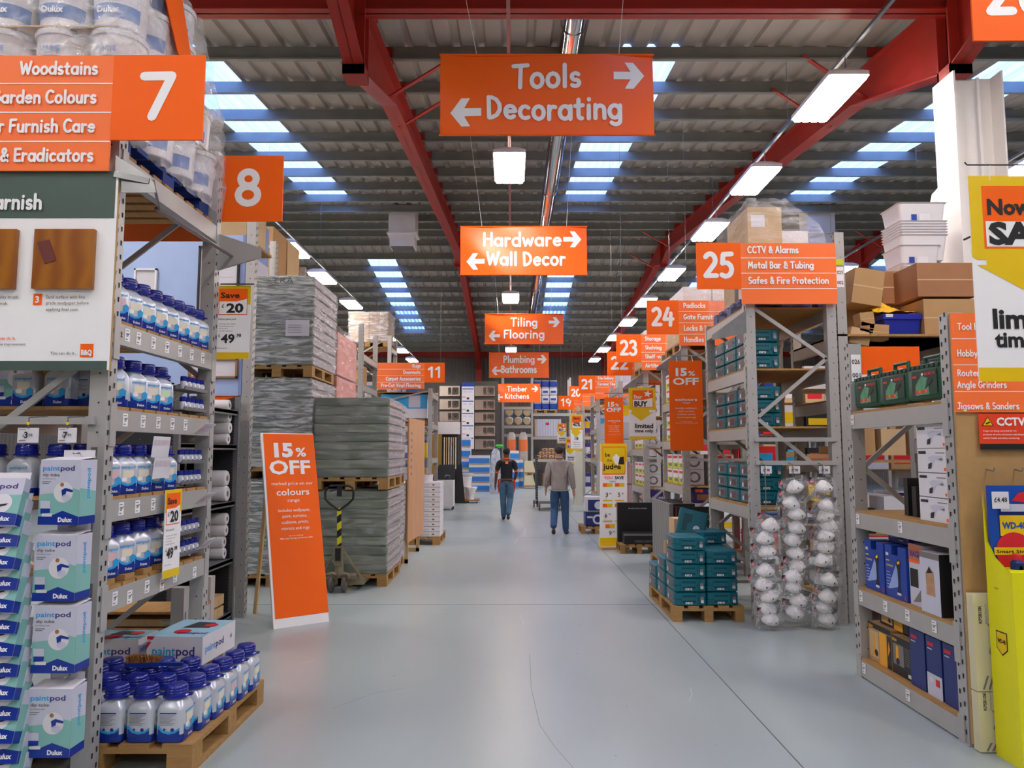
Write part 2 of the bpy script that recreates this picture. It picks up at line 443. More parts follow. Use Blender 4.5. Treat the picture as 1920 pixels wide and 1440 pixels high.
# ---------------------------------------------------------------- the building
X0, X1, Y0, Y1 = -17.0, 18.0, -7.4, 39.6
def floor_material():
    m = mat('floor_paint', '9ea8a7', .3, var=.07, scale=1.1, stretch=(1.6, .5, 1))  # stretched colour noise stands in for streaky reflections on the floor
    n, l = m.node_tree.nodes, m.node_tree.links; b = n['Principled BSDF']
    tc = n.new('ShaderNodeTexCoord'); nz = n.new('ShaderNodeTexNoise'); nz.inputs['Scale'].default_value = .8; nz.inputs['Detail'].default_value = 3
    l.new(tc.outputs['Object'], nz.inputs['Vector'])
    mr = n.new('ShaderNodeMapRange'); mr.inputs['To Min'].default_value = .29; mr.inputs['To Max'].default_value = .35
    l.new(nz.outputs['Fac'], mr.inputs['Value']); l.new(mr.outputs[0], b.inputs['Roughness'])
    return m
FL = floor_material()
JOINT = mat('floor_joint', '5d6462', .7)
fb = MB(); fb.box(X0, X1, Y0, Y1, -.2, 0, FL)
jx = atZ(1200, 1108).x
fb.box(jx - .004, jx + .004, Y0, Y1, -.001, .0008, JOINT)
for yy in (8.05, 14.2, 20.4, 26.5, 32.6): fb.box(X0, X1, yy - .004, yy + .004, -.001, .0007, JOINT)
SCUFF = mat('floor_scuff', 'c2c8c6', .5); SCUFFD = mat('floor_scuff_dark', '7b8482', .5)
def scuff(pts, w, m):
    for i in range(len(pts) - 1):
        (xa, ya), (xb_, yb_) = pts[i], pts[i + 1]; L_ = math.hypot(xb_ - xa, yb_ - ya); nx, ny = -(yb_ - ya) / L_ * w, (xb_ - xa) / L_ * w
        fb.quad((xa - nx, ya - ny, .0006), (xb_ - nx, yb_ - ny, .0006), (xb_ + nx, yb_ + ny, .0006), (xa + nx, ya + ny, .0006), m)
for pl, w, m in (([(993, 1225), (996, 1290), (1012, 1360), (1040, 1400), (1075, 1440)], .0022, SCUFFD), ([(560, 1245), (592, 1238)], .003, SCUFF), ([(1294, 1290), (1298, 1300), (1292, 1315)], .003, SCUFF), ([(975, 1150), (980, 1165), (984, 1172)], .002, SCUFF),
                 ([(970, 975), (985, 990), (983, 1003), (970, 1010), (965, 1020)], .008, SCUFF), ([(800, 1145), (860, 1150)], .003, SCUFF), ([(620, 1330), (700, 1300), (760, 1290)], .002, SCUFFD)):
    scuff([tuple(atZ(a_, c_)[:2]) for a_, c_ in pl], w, m)
for k in range(30):
    a_, c_ = R.uniform(520, 1500), R.uniform(1010, 1420); q = atZ(a_, c_); r_ = R.uniform(.004, .011); fb.disc(q.x, q.y, r_, TOP(0, 0, 0), SCUFFD, .0007, 7, r_ * .6)
tag(fb.build('floor'), kind='structure')

ROOF0, SL, VY, RY = 6.95, .109, 8.0, 23.9      # sheet height at the valley, slope, valley and ridge
def roofz(y):
    d = abs(y - RY) if y > VY else abs(y - (VY - (RY - VY)))
    return ROOF0 + SL * ((RY - VY) - d) 
def roof_sheet(x0, x1, ya, yb, name, m=SHEET):
    b = MB(); p = .333; vs = []; fs = []
    def hh(x):
        f = (x - X0) % p
        return 0 if f < .2 else ((f - .2) / .033 * .045 if f < .233 else (.045 if f < .3 else (p - f) / .033 * .045))
    brk = {x0, x1}; k0 = int((x0 - X0) / p) - 1
    for k in range(k0, k0 + int((x1 - x0) / p) + 4):
        for f in (0, .2, .233, .3):
            x = X0 + k * p + f
            if x0 + 1e-4 < x < x1 - 1e-4: brk.add(x)
    prof = [(x, hh(x)) for x in sorted(brk)]
    for (a, dz) in prof:
        vs.append((a, ya, roofz(ya) + dz)); vs.append((a, yb, roofz(yb) + dz))
    for i in range(len(prof) - 1): fs.append((2 * i, 2 * i + 1, 2 * i + 3, 2 * i + 2))
    b.add(vs, fs, m)
    return b.build(name)
def skylight_material():
    m = bpy.data.materials.new('skylight_sheet'); m.use_nodes = True
    n, l = m.node_tree.nodes, m.node_tree.links; n.remove(n['Principled BSDF'])
    tr = n.new('ShaderNodeBsdfTransparent'); tr.inputs[0].default_value = (.62, .66, .72, 1)
    tl = n.new('ShaderNodeBsdfTranslucent'); tl.inputs[0].default_value = (.8, .85, .9, 1)
    mx = n.new('ShaderNodeMixShader'); w = n.new('ShaderNodeTexWave'); w.inputs['Scale'].default_value = 1.9; w.inputs['Distortion'].default_value = 1.5
    tc = n.new('ShaderNodeTexCoord'); mp = n.new('ShaderNodeMapping'); mp.inputs['Scale'].default_value = (1, .1, .1)
    l.new(tc.outputs['Object'], mp.inputs[0]); l.new(mp.outputs[0], w.inputs['Vector'])
    mr = n.new('ShaderNodeMapRange'); mr.inputs['To Min'].default_value = .25; mr.inputs['To Max'].default_value = .75
    l.new(w.outputs['Fac'], mr.inputs['Value']); l.new(mr.outputs[0], mx.inputs[0])
    l.new(tr.outputs[0], mx.inputs[1]); l.new(tl.outputs[0], mx.inputs[2]); l.new(mx.outputs[0], n['Material Output'].inputs[0])
    return m
SKY = skylight_material()
strips = [-11.2, -4.65, 1.85, 7.5, 13.6]
spans = [(Y0, -4.0, 0), (-4.0, 6.0, 1), (6.0, 9.8, 0), (9.8, 19.1, 1), (19.1, RY, 0), (RY, 25.9, 0), (25.9, 35.6, 1), (35.6, Y1, 0)]
# split the spans at the valley and the near ridge so each sheet stays straight
cuts = []
for a, b_, sk in spans:
    ks = sorted({a, b_} | {k for k in (VY, VY - (RY - VY)) if a < k < b_})
    cuts += [(ks[i], ks[i + 1], sk) for i in range(len(ks) - 1)]
for a, b_, sk in cuts:
    if not sk: tag(roof_sheet(X0, X1, a, b_, 'ceiling'), kind='structure'); continue
    xs = [X0]
    for c in strips: xs += [c - .5, c + .5]
    xs.append(X1)
    for i in range(len(xs) - 1):
        if i % 2 == 0: tag(roof_sheet(xs[i], xs[i + 1], a, b_, 'ceiling'), kind='structure')
        else: tag(roof_sheet(xs[i], xs[i + 1], a, b_, 'window_%d' % i, SKY), kind='structure')
# purlins
for k in range(-11, 26):
    y = VY + .55 + 1.21 * k
    if y < Y0 + .3 or y > Y1 - .3: continue
    b = MB(); z = roofz(y)
    b.box(X0, X1, y - .005, y + .005, z - .22, z - .02, PURLIN); b.box(X0, X1, y - .06, y, z - .225, z - .215, PURLIN); b.box(X0, X1, y, y + .06, z - .025, z - .015, PURLIN)
    b.box(X0, X1, y - .065, y - .058, z - .225, z - .2, PURLIN)
    tag(b.build('ceiling_purlin'), kind='structure')
# red steel frames
def i_beam(b, pts, d, w, m=RED, t=.02):
    """pts: (y, underside z, depth) in the YZ plane at x=cx"""
    cx = d
    for i in range(len(pts) - 1):
        (ya, za, da), (yb, zb, db) = pts[i], pts[i + 1]
        for (x0, x1, la, ha, lb, hb) in ((cx - w / 2, cx + w / 2, za, za + t, zb, zb + t), (cx - .008, cx + .008, za, za + da, zb, zb + db), (cx - w / 2, cx + w / 2, za + da - t, za + da, zb + db - t, zb + db)):
            b.add([(x0, ya, la), (x1, ya, la), (x1, yb, lb), (x0, yb, lb), (x0, ya, ha), (x1, ya, ha), (x1, yb, hb), (x0, yb, hb)],
                  [(0, 3, 2, 1), (4, 5, 6, 7), (0, 1, 5, 4), (2, 3, 7, 6), (1, 2, 6, 5), (3, 0, 4, 7)], m)
def top(y): return roofz(y) - .24
for cx in (-14.9, -8.3, -1.75, 4.95, 11.5):
    b = MB()
    pts = []
    for y, zb in ((VY + .1, 5.85), (10.3, top(10.3) - .42), (22.9, top(22.9) - .42), (RY, top(RY) - .75), (24.9, top(24.9) - .42), (37.2, top(37.2) - .42), (Y1 - .5, 5.9)):
        pts.append((y, zb, top(y) - zb))
    i_beam(b, pts, cx, .22)
    q = []
    for y, zb in ((Y0 + .2, top(Y0 + .2) - .42), (VY - (RY - VY), top(VY - (RY - VY)) - .6), (5.7, top(5.7) - .42), (VY - .1, 5.85)): q.append((y, zb, top(y) - zb))
    i_beam(b, q, cx, .22)
    # end plates at valley and ridge
    b.box(cx - .12, cx + .12, VY - .13, VY - .1, 5.75, top(VY), RED); b.box(cx - .12, cx + .12, VY + .1, VY + .13, 5.75, top(VY), RED)
    b.box(cx - .12, cx + .12, VY - .13, VY + .13, 5.74, 5.88, RED)
    b.box(cx - .12, cx + .12, RY - .03, RY + .03, top(RY) - .85, top(RY), RED)
    for k in range(-9, 26):
        y = VY + .55 + 1.21 * k
        if 8.2 < y < Y1 - .4: b.box(cx + .11, cx + .13, y - .05, y + .05, top(y), top(y) + .2, RED); b.box(cx - .1, cx + .1, y - .04, y, top(y), top(y) + .2, RED)
    for y in (10.0, 11.2, 22.6, 25.2):
        z = top(y) - .38
        sg_ = 1 if cx < 0 else -1; b.bar((cx, y, z - .05), (cx + sg_ * 1.0, y - .3, roofz(y) - .2), .06, .02, RED)
    tag(b.build('ceiling_beam'), kind='structure')
for yy, z0_ in ((VY, 6.52), (Y1 - .35, 6.6)):
    b = MB(); b.box(X0, X1, yy - .1, yy + .1, z0_, z0_ + .02, RED); b.box(X0, X1, yy - .01, yy + .01, z0_, z0_ + .42, RED); b.box(X0, X1, yy - .1, yy + .1, z0_ + .4, z0_ + .42, RED)
    b.box(X0, X1, yy - .1, yy + .1, z0_ + .42, z0_ + .52, PURLIN)
    tag(b.build('ceiling_beam'), kind='structure')
# columns
def column(cx, cy, h, m, w=.24, d=.5):
    b = MB(); b.box(cx - w / 2, cx + w / 2, cy - d / 2, cy - d / 2 + .02, 0, h, m); b.box(cx - w / 2, cx + w / 2, cy + d / 2 - .02, cy + d / 2, 0, h, m); b.box(cx - .008, cx + .008, cy - d / 2, cy + d / 2, 0, h, m)
    return b
b = MB(); cx, cy = 5.08, 8.0
b.box(cx - .27, cx - .25, cy - .2, cy + .2, 0, 5.75, WHITEP); b.box(cx + .25, cx + .27, cy - .2, cy + .2, 0, 5.75, WHITEP); b.box(cx - .25, cx + .25, cy - .01, cy + .01, 0, 5.75, WHITEP)
b.box(cx + .02, cx + .05, cy - .14, cy - .11, 0, 5.7, WHITEP)
tag(b.build('wall_column'), kind='structure')
for cx in (-14.9, -8.3, -1.75, 4.95, 11.5): tag(column(cx, Y1 - .4, 6.6, RED, .3, .4).build('wall_column'), kind='structure')
# walls
def clad_wall(name, p0, p1, z0, z1, m):
    b = MB(); p0, p1 = Vector(p0), Vector(p1); L = (p1 - p0).length; u = (p1 - p0) / L; nrm = Vector((u.y, -u.x, 0)); k = int(L / .2); vs = []; fs = []
    for i in range(k + 1):
        for s_, dz in ((0, 0), (.5, 0), (.6, .03), (.9, .03)):
            p = p0 + u * min(L, (i + s_) * L / k) + nrm * dz; vs += [(p.x, p.y, z0), (p.x, p.y, z1)]
    for i in range(len(vs) // 2 - 1): fs.append((2 * i, 2 * i + 2, 2 * i + 3, 2 * i + 1))
    b.add(vs, fs, m)
    q0, q1 = p0 - nrm * .1, p1 - nrm * .1
    b.bar((q0.x, q0.y, (z0 + z1) / 2), (q1.x, q1.y, (z0 + z1) / 2), .05, z1 - z0, m)
    return tag(b.build(name), kind='structure')
clad_wall('wall_back', (X1, Y1, 0), (X0, Y1, 0), 0, 9.5, CLAD) if False else clad_wall('wall_back', (X0, Y1, 0), (X1, Y1, 0), 0, 9.5, CLAD)
clad_wall('wall_left', (X0, Y0, 0), (X0, Y1, 0), 0, 9.5, CLAD)
clad_wall('wall_right', (X1, Y1, 0), (X1, Y0, 0), 0, 9.5, CLAD)
clad_wall('wall_front', (X1, Y0, 0), (X0, Y0, 0), 0, 9.5, CLAD)

# ---------------------------------------------------------------- lamps
def make_lamp():
    t = empty('ceiling_lamp', label='x', cat='ceiling lamp')
    b = MB(); b.loft([(.0, .24, .61, .03), (.05, .24, .61, .03), (.1, .12, .56, .03)], WHITEP); b.box(-.1, .1, -.5, .5, .1, .104, UPFILL); b.build('housing', t)
    b = MB()
    for i in range(4):
        x = -.165 + .11 * i; b.loft([(-.035, .05, .59, .03), (.0, .054, .595, .03)], LAMPGLOW, cx=x)
    b.build('diffuser', t)
    for y in (-.5, .5):
        b = MB(); b.tube([(0, y, .1), (0, y, .26)], .006, GALV, 6); b.build('bracket', t)
    return t
lamp = Kind(make_lamp())
rows = {3.95: ('over the right-hand racks', [-5.5, -2.1, 1.9, 5.6, 8.97, 11.8, 14.6, 18.2, 21.7, 25.1, 28.5, 31.9, 35.5]),
        -.04: ('over the main aisle', [-5.5, 1.2, 11.25, 21.1, 31.9]),
        -4.8: ('over the left-hand racks', [-5.5, -2.1, 1.9, 5.5, 9.0, 12.5, 16.0, 18.6, 22.0, 28.6, 32.2, 35.6]),
        8.0: ('over the aisles far to the right', [4.2, 11.4, 18, 25, 32]), -8.4: ('added beyond the left-hand racks', [4.5, 11.5, 18, 25, 32])}  # outer left row, and lamps behind the camera, added unseen as fill
for x, (wh, ys) in rows.items():
    vis = [y for y in ys if y > 6]
    for y in ys:
        k = vis.index(y) if y in vis else None
        lb = 'bright oblong hanging lamp %s, %s along the row' % (wh, nth(k, len(vis))) if k is not None else 'unseen extra oblong lamp %s near the shop front' % wh
        lamp.put((x, y, 6.0), label=lb, group='lamps ' + wh)
    b = MB(); b.box(x - .02, x + .02, Y0 + .5, Y1 - 1, 6.26, 6.3, mat('rail_red', 'a86a66', .5) if abs(x) < 1 else GALV)
    for y in range(-6, 39, 4): b.tube([(x, y + .3, 6.3), (x, y + .3, roofz(y + .3))], .004, GALV, 5)
    tag(b.build('lamp_rail'), 'long thin metal rail carrying the hanging lamps ' + wh, 'lamp rail')
# chrome duct
b = MB(); b.tube([(.78, Y0 + .5, 7.0), (.78, 37.6, 7.0)], .15, CHROME, 24)
for y in range(-6, 37, 3): b.tube([(.78, y, 7.0), (.78, y + .04, 7.0)], .162, CHROME, 24)
duct = smooth(b.build('ventilation_duct'), 50); tag(duct, 'long round chrome duct running under the roof', 'duct')
for y in range(6, 37, 3):
    b = MB(); b.tube([(.78, y + .02, 7.13), (.78, y + .02, roofz(y) - .05)], .006, GALV, 5); b.build('hanger', duct)
for x, y, lb in ((-2.95, 19.54, 'white box duct with grille hanging left of the centre'), (8.3, 19.54, 'white box duct hanging above the right-hand racks')):
    b = MB(); z1 = roofz(y) + .01; z0 = 7.1
    b.box(x - .36, x + .36, y, y + .6, z0 + .35, z1, WHITEP); b.box(x - .33, x + .33, y + .03, y + .57, z0, z0 + .35, WHITEP); b.box(x - .4, x + .4, y - .04, y + .64, z0 + .33, z0 + .37, WHITEP)
    o = tag(b.build('air_heater'), lb, 'air duct')
    g = MB()
    for i in range(7): g.box(x - .3, x + .3, y + .06 + i * .07, y + .08 + i * .07, z0 - .02, z0, STEEL)
    g.build('grille', o)
# ball-shaped hood near the right column
b = MB(); p = atY(1775, 375, 9.5); b.lathe([(.02, -.2), (.1, -.17), (.17, -.08), (.19, 0), (.17, .09), (.1, .17), (.02, .2)], p, WHITEP, 20)
o = smooth(tag(b.build('ceiling_speaker'), 'round pale loudspeaker ball hanging left of the white column', 'loudspeaker'))
b = MB(); b.tube([p + Vector((0, 0, .2)), Vector((p.x, p.y, roofz(9.5)))], .005, GALV, 5); b.build('cable', o)

for yy in (VY, RY):  # unseen strips added above valley and ridge to block stray sky
    b = MB(); b.box(X0, X1, yy - .5, yy + .5, roofz(yy) + (.12 if yy == VY else .06), roofz(yy) + (.14 if yy == VY else .08), SHEET); tag(b.build('ceiling_sky_cover'), kind='structure')
# ---------------------------------------------------------------- pallet racking
def upright_mesh(x, y, z1, b, sx, sy, near=True, w=.085, d=.09, z0=0):
    """open-section post; x,y = outer corner, sx,sy = direction towards the bay"""
    xa, xb = sorted((x, x + sx * d)); ya, yb = sorted((y, y + sy * w))
    b.box(xa, xb, ya, yb, z0, z1, RACK)
    if near:                                   # slots and bolt holes as dark decals that paint their inner shade
        n = int((z1 - z0) / .075)
        for k in range(n):
            z = z0 + .05 + k * .075
            fx = RIGHT(x, ya, 0) if sx < 0 else LEFT(x, yb, 0)
            for u in (.25, .72):
                dz = .018 if u > .5 else 0
                b.poly([(w * u - .006, z - .014 + dz), (w * u + .006, z - .014 + dz), (w * u + .008, z + .012 + dz), (w * u - .008, z + .012 + dz)], fx, RACKD, .0015)
            if k % 2 == 0: b.disc(d * .55, z, .005, FRONT(xa, ya, 0), RACKD, .0015, 8)
def rack(label, xa, xb, ya, yb, h, levels, front, hb=.11, near=True, deck='slats', brace=True, zz=None, group=None, post_h=None, deckm=None, backlev=None):
    """an end-of-aisle bay. front = +1 if its open face looks to +X, -1 if to -X"""
    t = empty('pallet_rack', (0, 0, 0), label=label, cat='rack', group=group)
    xf, xk = (xb, xa) if front > 0 else (xa, xb)
    for x, sx in ((xf, -front), (xk, front)):
        for y, sy in ((ya, 1), (yb, -1)):
            b = MB(); upright_mesh(x, y, (post_h or {}).get((x, y), h), b, sx, sy, near); b.build('upright', t)
            f = MB(); f.box(min(x, x + sx * .09) - .01, max(x, x + sx * .09) + .01, min(y, y + sy * .085) - .01, max(y, y + sy * .085) + .01, 0, .006, RACK); f.build('foot_plate', t)
    for z in levels:
        for x, s in ((xf, -front), (xk, front)):
            b = MB(); x_, x2 = sorted((x - s * .004, x + s * .045)); b.box(x_, x2, ya + .085, yb - .085, z - hb, z, RACK)
            for y, sg in ((ya, 1), (yb, -1)):
                yy = sorted((y + sg * .03, y + sg * .087)); b.box(min(x_, x2) - .004, max(x_, x2) + .004, yy[0], yy[1], z - hb - .08, z + .03, RACK)
            b.build('beam', t)
        if deck == 'slats':
            b = MB(); n = max(3, int((yb - ya - .18) / .14)); st = (yb - ya - .18) / n
            for i in range(n): b.box(xa + .01, xb - .01, ya + .1 + i * st, ya + .1 + i * st + st * .72, z, z + .02, deckm or WOODD)
            b.build('deck', t)
        elif deck == 'sheet':
            b = MB(); b.box(xa + .0, xb - .0, ya + .09, yb - .09, z, z + .018, deckm or WOODD); b.build('deck', t)
    if brace:
        for y in (ya + .04, yb - .04):
            z, st_, i = zz or (.25, .62, 0)
            while z < h - .35:
                b = MB(); z2 = min(z + st_, h - .06)
                p, q = ((xa + .09, y, z), (xb - .09, y, z2)) if i % 2 == 0 else ((xb - .09, y, z), (xa + .09, y, z2))
                b.bar(p, q, .018, .035, RACK); b.build('brace', t); z = z2; i += 1
            b = MB(); b.bar((xa + .09, y, .15), (xb - .09, y, .15), .018, .035, RACK); b.build('brace', t)
    return t
def end_frame_bar(t, xa, xb, y, z, m=RACK):
    b = MB(); b.bar((xa, y, z), (xb, y, z), .02, .04, m); return b.build('hook_rail', t)

def make_pallet(name, L=1.2, W=.8, m=WOOD, label='wooden pallet under stock'):
    """local: x in 0..W, y in 0..L, top at .144"""
    t = empty(name, label=label, cat='pallet')
    for i in range(3):
        x = (W - .1) / 2 * i
        b = MB(); b.box(x, x + .1, 0, L, 0, .022, m); b.build('bottom_board', t)
        for j in range(3):
            y = (L - .14) / 2 * j
            b = MB(); b.box(x, x + .1, y, y + .14, .022, .1, m); b.build('block', t)
    for j in range(3):
        y = (L - .14) / 2 * j; b = MB(); b.box(0, W, y, y + .14, .1, .122, m); b.build('stringer', t)
    n = 5
    for i in range(n):
        x = (W - .12) / (n - 1) * i; b = MB(); b.box(x, x + .12, 0, L, .122, .144, m); b.build('top_board', t)
    return t
PAL = Kind(make_pallet('pallet'))
PALB = None
def pallet(x, y, z, label, group='wooden pallets', rz=0, sx=1, sy=1):
    return PAL.put((x, y, z), rz, label, group, scale=(sx, sy, 1))

# left bay at aisle 7, right bays 26, 25, 24, 23 ...
XL = -2.05
R7 = rack('grey steel rack on the left holding paint bottles under the 7 sign', XL - .95, XL, 3.77, 5.14, 3.7, [3.16, 2.27, 1.82, 1.355, .9], 1, deck=None, post_h={(XL, 3.77): 3.3, (XL - .95, 3.77): 3.3})
for z, kind in ((3.16, 'p'), (2.27, 's'), (1.82, 's'), (1.355, 's'), (.9, 's')):
    b = MB()
    if kind == 's':
        for i in range(8): b.box(XL - .93, XL - .002, 3.87 + i * .148, 3.87 + i * .148 + .125, z, z + .018, WOODD)
    else:
        for i in range(8): b.box(XL - .93, XL - .01, 3.87 + i * .148, 3.87 + i * .148 + .1, z, z + .03, WOODD)
    b.build('deck', R7)
end_frame_bar(R7, XL - .95, XL - .05, 3.76, 1.76)
# grey angle bracket and stay holding the signs at aisle 7
b = MB(); b.bar((XL + .01, 3.72, 3.02), (XL + .18, 3.74, 2.99), .02, .03, GALV)
b.add([(XL, 3.74, 2.93), (XL + .22, 3.74, 2.93), (XL + .2, 3.74, 3.0), (XL, 3.74, 3.13), (XL, 3.735, 2.93), (XL + .22, 3.735, 2.93), (XL + .2, 3.735, 3.0), (XL, 3.735, 3.13)], [(0, 1, 2, 3), (7, 6, 5, 4), (0, 4, 5, 1), (1, 5, 6, 2), (2, 6, 7, 3)], GALV)
b.build('sign_bracket', R7)
b = MB(); b.tube([(XL + .2, 3.73, 3.0), (-2.03, 4.2, 2.985)], .008, GALV, 8); b.tube([(-2.03, 4.15, 2.985), (-1.95, 5.12, 2.96)], .012, GALV, 8); b.build('stay_rod', R7)
b = MB()
for y, o in ((5.1, 1), (5.112, -1)):
    q = [(XL, y, 3.12), (XL + .3, y, 3.02), (XL + .3, y, 2.95), (XL, y, 2.86)]
    b.add(q if o > 0 else q[::-1], [(0, 1, 2, 3)], RACK)
b.build('sign_bracket', R7)

XR = 2.5
R26 = rack('grey steel rack on the right holding boxed power tools', XR, XR + .9, 4.24, 5.58, 2.4, [1.88, 1.165, .62, .12], -1, deck='sheet')
R25 = rack('tall grey steel rack under the 25 sign with teal tool cases', 2.25, 3.12, 7.1, 8.62, 3.05, [2.99, 2.39, 1.83, 1.08], -1, deck='sheet', zz=(.2, .575, 1))
R25B = rack('tall grey post and rack behind the 25 sign, numbered 025 002', 3.16, 4.6, 7.16, 8.4, 3.75, [2.72, 2.1, 1.5, .8, .14], -1, deck='sheet', brace=False, post_h={(4.6, 7.16): 2.75, (4.6, 8.4): 2.75})
R24 = rack('grey steel rack under the 24 sign with white and lime boxes', 2.25, 3.12, 9.86, 11.2, 3.05, [2.95, 2.3, 1.75, 1.15], -1, deck='sheet', zz=(.2, .575, 1))
R23 = rack('grey steel rack beside the judge placard, with lime-labelled boxes', 2.25, 3.12, 12.75, 14.1, 3.05, [2.95, 2.2, 1.65, 1.0], -1, deck='sheet', zz=(.2, .575, 1))
R21 = rack('grey rack with pale panels just behind the judge placard', 2.25, 3.12, 15.7, 17.2, 3.1, [2.95, 2.2, 1.5], -1, near=False, deck='sheet')
R20 = rack('far grey rack beneath the tile gallery sign', 2.25, 3.12, 19.8, 21.4, 3.2, [2.95, 2.2, 1.4, .5], -1, near=False, deck='sheet')
R19 = rack('farthest grey end rack on the right side of the main aisle', 2.25, 3.12, 24, 26, 3.2, [2.95, 2.2, 1.4, .5], -1, near=False, deck='sheet')
for t_, y_, xa_ in ((R25, 7.09, 2.25), (R24, 9.85, 2.25), (R23, 12.74, 2.25)):
    end_frame_bar(t_, xa_ + .05, xa_ + .82, y_, 1.72); end_frame_bar(t_, xa_ + .05, xa_ + .82, y_, 1.5)
    b = MB(); b.add([(xa_, y_, 2.96), (xa_ - .33, y_, 2.72), (xa_ - .33, y_, 2.67), (xa_, y_, 2.74)], [(0, 1, 2, 3)], GALV); b.add([(xa_, y_ + .01, 2.96), (xa_ - .33, y_ + .01, 2.72), (xa_ - .33, y_ + .01, 2.67), (xa_, y_ + .01, 2.74)], [(3, 2, 1, 0)], GALV); b.build('sign_bracket', t_)
# ---------------------------------------------------------------- hanging and fixed signs
def sign_obj(name, label, cat='sign', group=None): return empty(name, (0, 0, 0), label=label, cat=cat, group=group)
def banner(t1, t2, w1, w2, x1, x2, Y, px0, px1, py0, py1, label, arrow=True):
    p = atY(px0, py1, Y); q = atY(px1, py0, Y); W = q.x - p.x; H = q.z - p.z
    t = sign_obj('hanging_banner', label, 'banner', 'orange banners over the main aisle')
    NX, NZ = 28, 10; vs = []; fs = []; b = MB()
    def dy(u, v): return .022 * math.sin(u * 9 + v * 3 + W) * (1 - abs(v - .5)) + .014 * math.sin(v * 6 + u * 14) * (.3 + abs(u - .5))
    for side in (0, 1):
        for j in range(NZ + 1):
            for i in range(NX + 1):
                u, v = i / NX, j / NZ
                sag = -.012 * math.sin(math.pi * u) * (1 - v) * 0
                vs.append((p.x + W * u, Y + dy(u, v) + side * .006, p.z + H * v + sag))
    N1 = (NX + 1) * (NZ + 1)
    for j in range(NZ):
        for i in range(NX):
            a = j * (NX + 1) + i; fs.append((a, a + 1, a + NX + 2, a + NX + 1)); fs.append((N1 + a, N1 + a + NX + 1, N1 + a + NX + 2, N1 + a + 1))
    b.add(vs, fs, VINYL); smooth(b.build('panel', t), 60)
    b = MB(); fr = FRONT(p.x, Y - .004, p.z)
    b.marker(t1, x1 * W, H * .6, fr, WHITE, H * .27, w1 * W, pen=.19); b.marker(t2, x2 * W, H * .2, fr, WHITE, H * .27, w2 * W, pen=.19)
    def arrow_(cx, cy, s, d):
        pts = [(-.5, -.13), (.05, -.13), (-.14, -.45), (.14, -.45), (.5, 0), (.14, .45), (-.14, .45), (.05, .13), (-.5, .13)]
        q_ = [(cx + d * a * s, cy + bb * s) for a, bb in pts]
        if d < 0: q_ = q_[::-1]
        b.poly(q_, fr, WHITE, .002)
    arrow_(W * .885, H * .73, H * .37, 1); arrow_(W * .12, H * .27, H * .37, -1)
    b.v = [(x, y + dy((x - p.x) / W, (z - p.z) / H), z) for x, y, z in b.v]
    b.build('lettering', t)
    b = MB()
    for z in (p.z, p.z + H): b.tube([(p.x - .01, Y, z), (q.x + .01, Y, z)], .012, ORANGE, 8)
    b.build('pole', t)
    for u, s_ in ((.17, -.25), (.84, .12)):
        b = MB(); x = p.x + W * u; b.tube([(x, Y, p.z + H), (x + s_, Y + .05, roofz(Y) + .01)], .0035, WHITE, 5); b.build('cord', t)
    return t
banner('Tools', 'Decorating', .33, .64, .5, .535, 7.4, 825, 1224, 103, 253, 'nearest and largest orange banner reading Tools and Decorating')
banner('Hardware', 'Wall Decor', .63, .63, .49, .52, 12.8, 863, 1100, 425, 515, 'orange banner reading Hardware and Wall Decor')
banner('Tiling', 'Flooring', .35, .53, .5, .5, 20.9, 909, 1056, 589, 645, 'orange banner reading Tiling and Flooring')
banner('Plumbing', 'Bathrooms', .53, .6, .5, .5, 27.5, 917, 1029, 661, 708, 'orange banner reading Plumbing and Bathrooms')
banner('Timber', 'Kitchens', .44, .53, .5, .5, 34.0, 926, 1013, 720, 754, 'farthest orange banner reading Timber and Kitchens')

def aisle_sign(num, lines, Y, px0, pxm, px1, pz0, pzn, pz1, numleft, label, hl=.5, wl=None, pen=.2):
    """two-panel aisle marker; number panel pz0..pzn, text panel pz0..pz1"""
    t = sign_obj('aisle_sign', label, 'sign', 'numbered aisle signs')
    zt = atY(px0, pz0, Y).z; zn = atY(pxm, pzn, Y).z; zb = atY(pxm, pz1, Y).z
    a, m_, c = atY(px0, pz0, Y).x, atY(pxm, pz0, Y).x, atY(px1, pz0, Y).x
    n0, n1 = (a, m_) if numleft else (m_, c); t0, t1 = (m_, c) if numleft else (a, m_)
    b = MB(); b.box(n0, n1, Y, Y + .012, zn, zt, ORANGE); b.build('number_panel', t)
    b = MB(); b.box(t0, t1, Y + .001, Y + .011, zb, zt - .003, ORANGE2)
    k = len(lines); h = (zt - zb) / k
    for i in range(1, k): b.box(t0, t1, Y - .001, Y + .002, zt - i * h - .003, zt - i * h + .003, WHITE)
    b.build('text_panel', t)
    b = MB(); W = n1 - n0; H = zt - zn
    nw = {1: .44, 2: .72}[len(num)] * W
    b.marker(num, (n0 + n1) / 2 - n0, H * .27, FRONT(n0, Y, zn), WHITE, H * .5, nw, pen=.21, off=.002)
    b.build('numeral', t)
    b = MB()
    for i, s in enumerate(lines):
        if not s: continue
        z = zt - (i + .5) * h - h * hl * .42
        if numleft: b.marker(s, .07 * (t1 - t0), 0, FRONT(t0, Y, z), WHITE, h * hl, align='L', pen=pen)
        else: b.marker(s, (t1 - t0) * .93, 0, FRONT(t0, Y, z), WHITE, h * hl, align='R', pen=pen)
    b.build('lettering', t)
    if Y > 12:
        for x in (a + .1, c - .1): b = MB(); b.tube([(x, Y + .006, zt - .01), (x, Y + .006, roofz(Y) + .01)], .002, GALV, 4); b.build('cord', t)
    return t
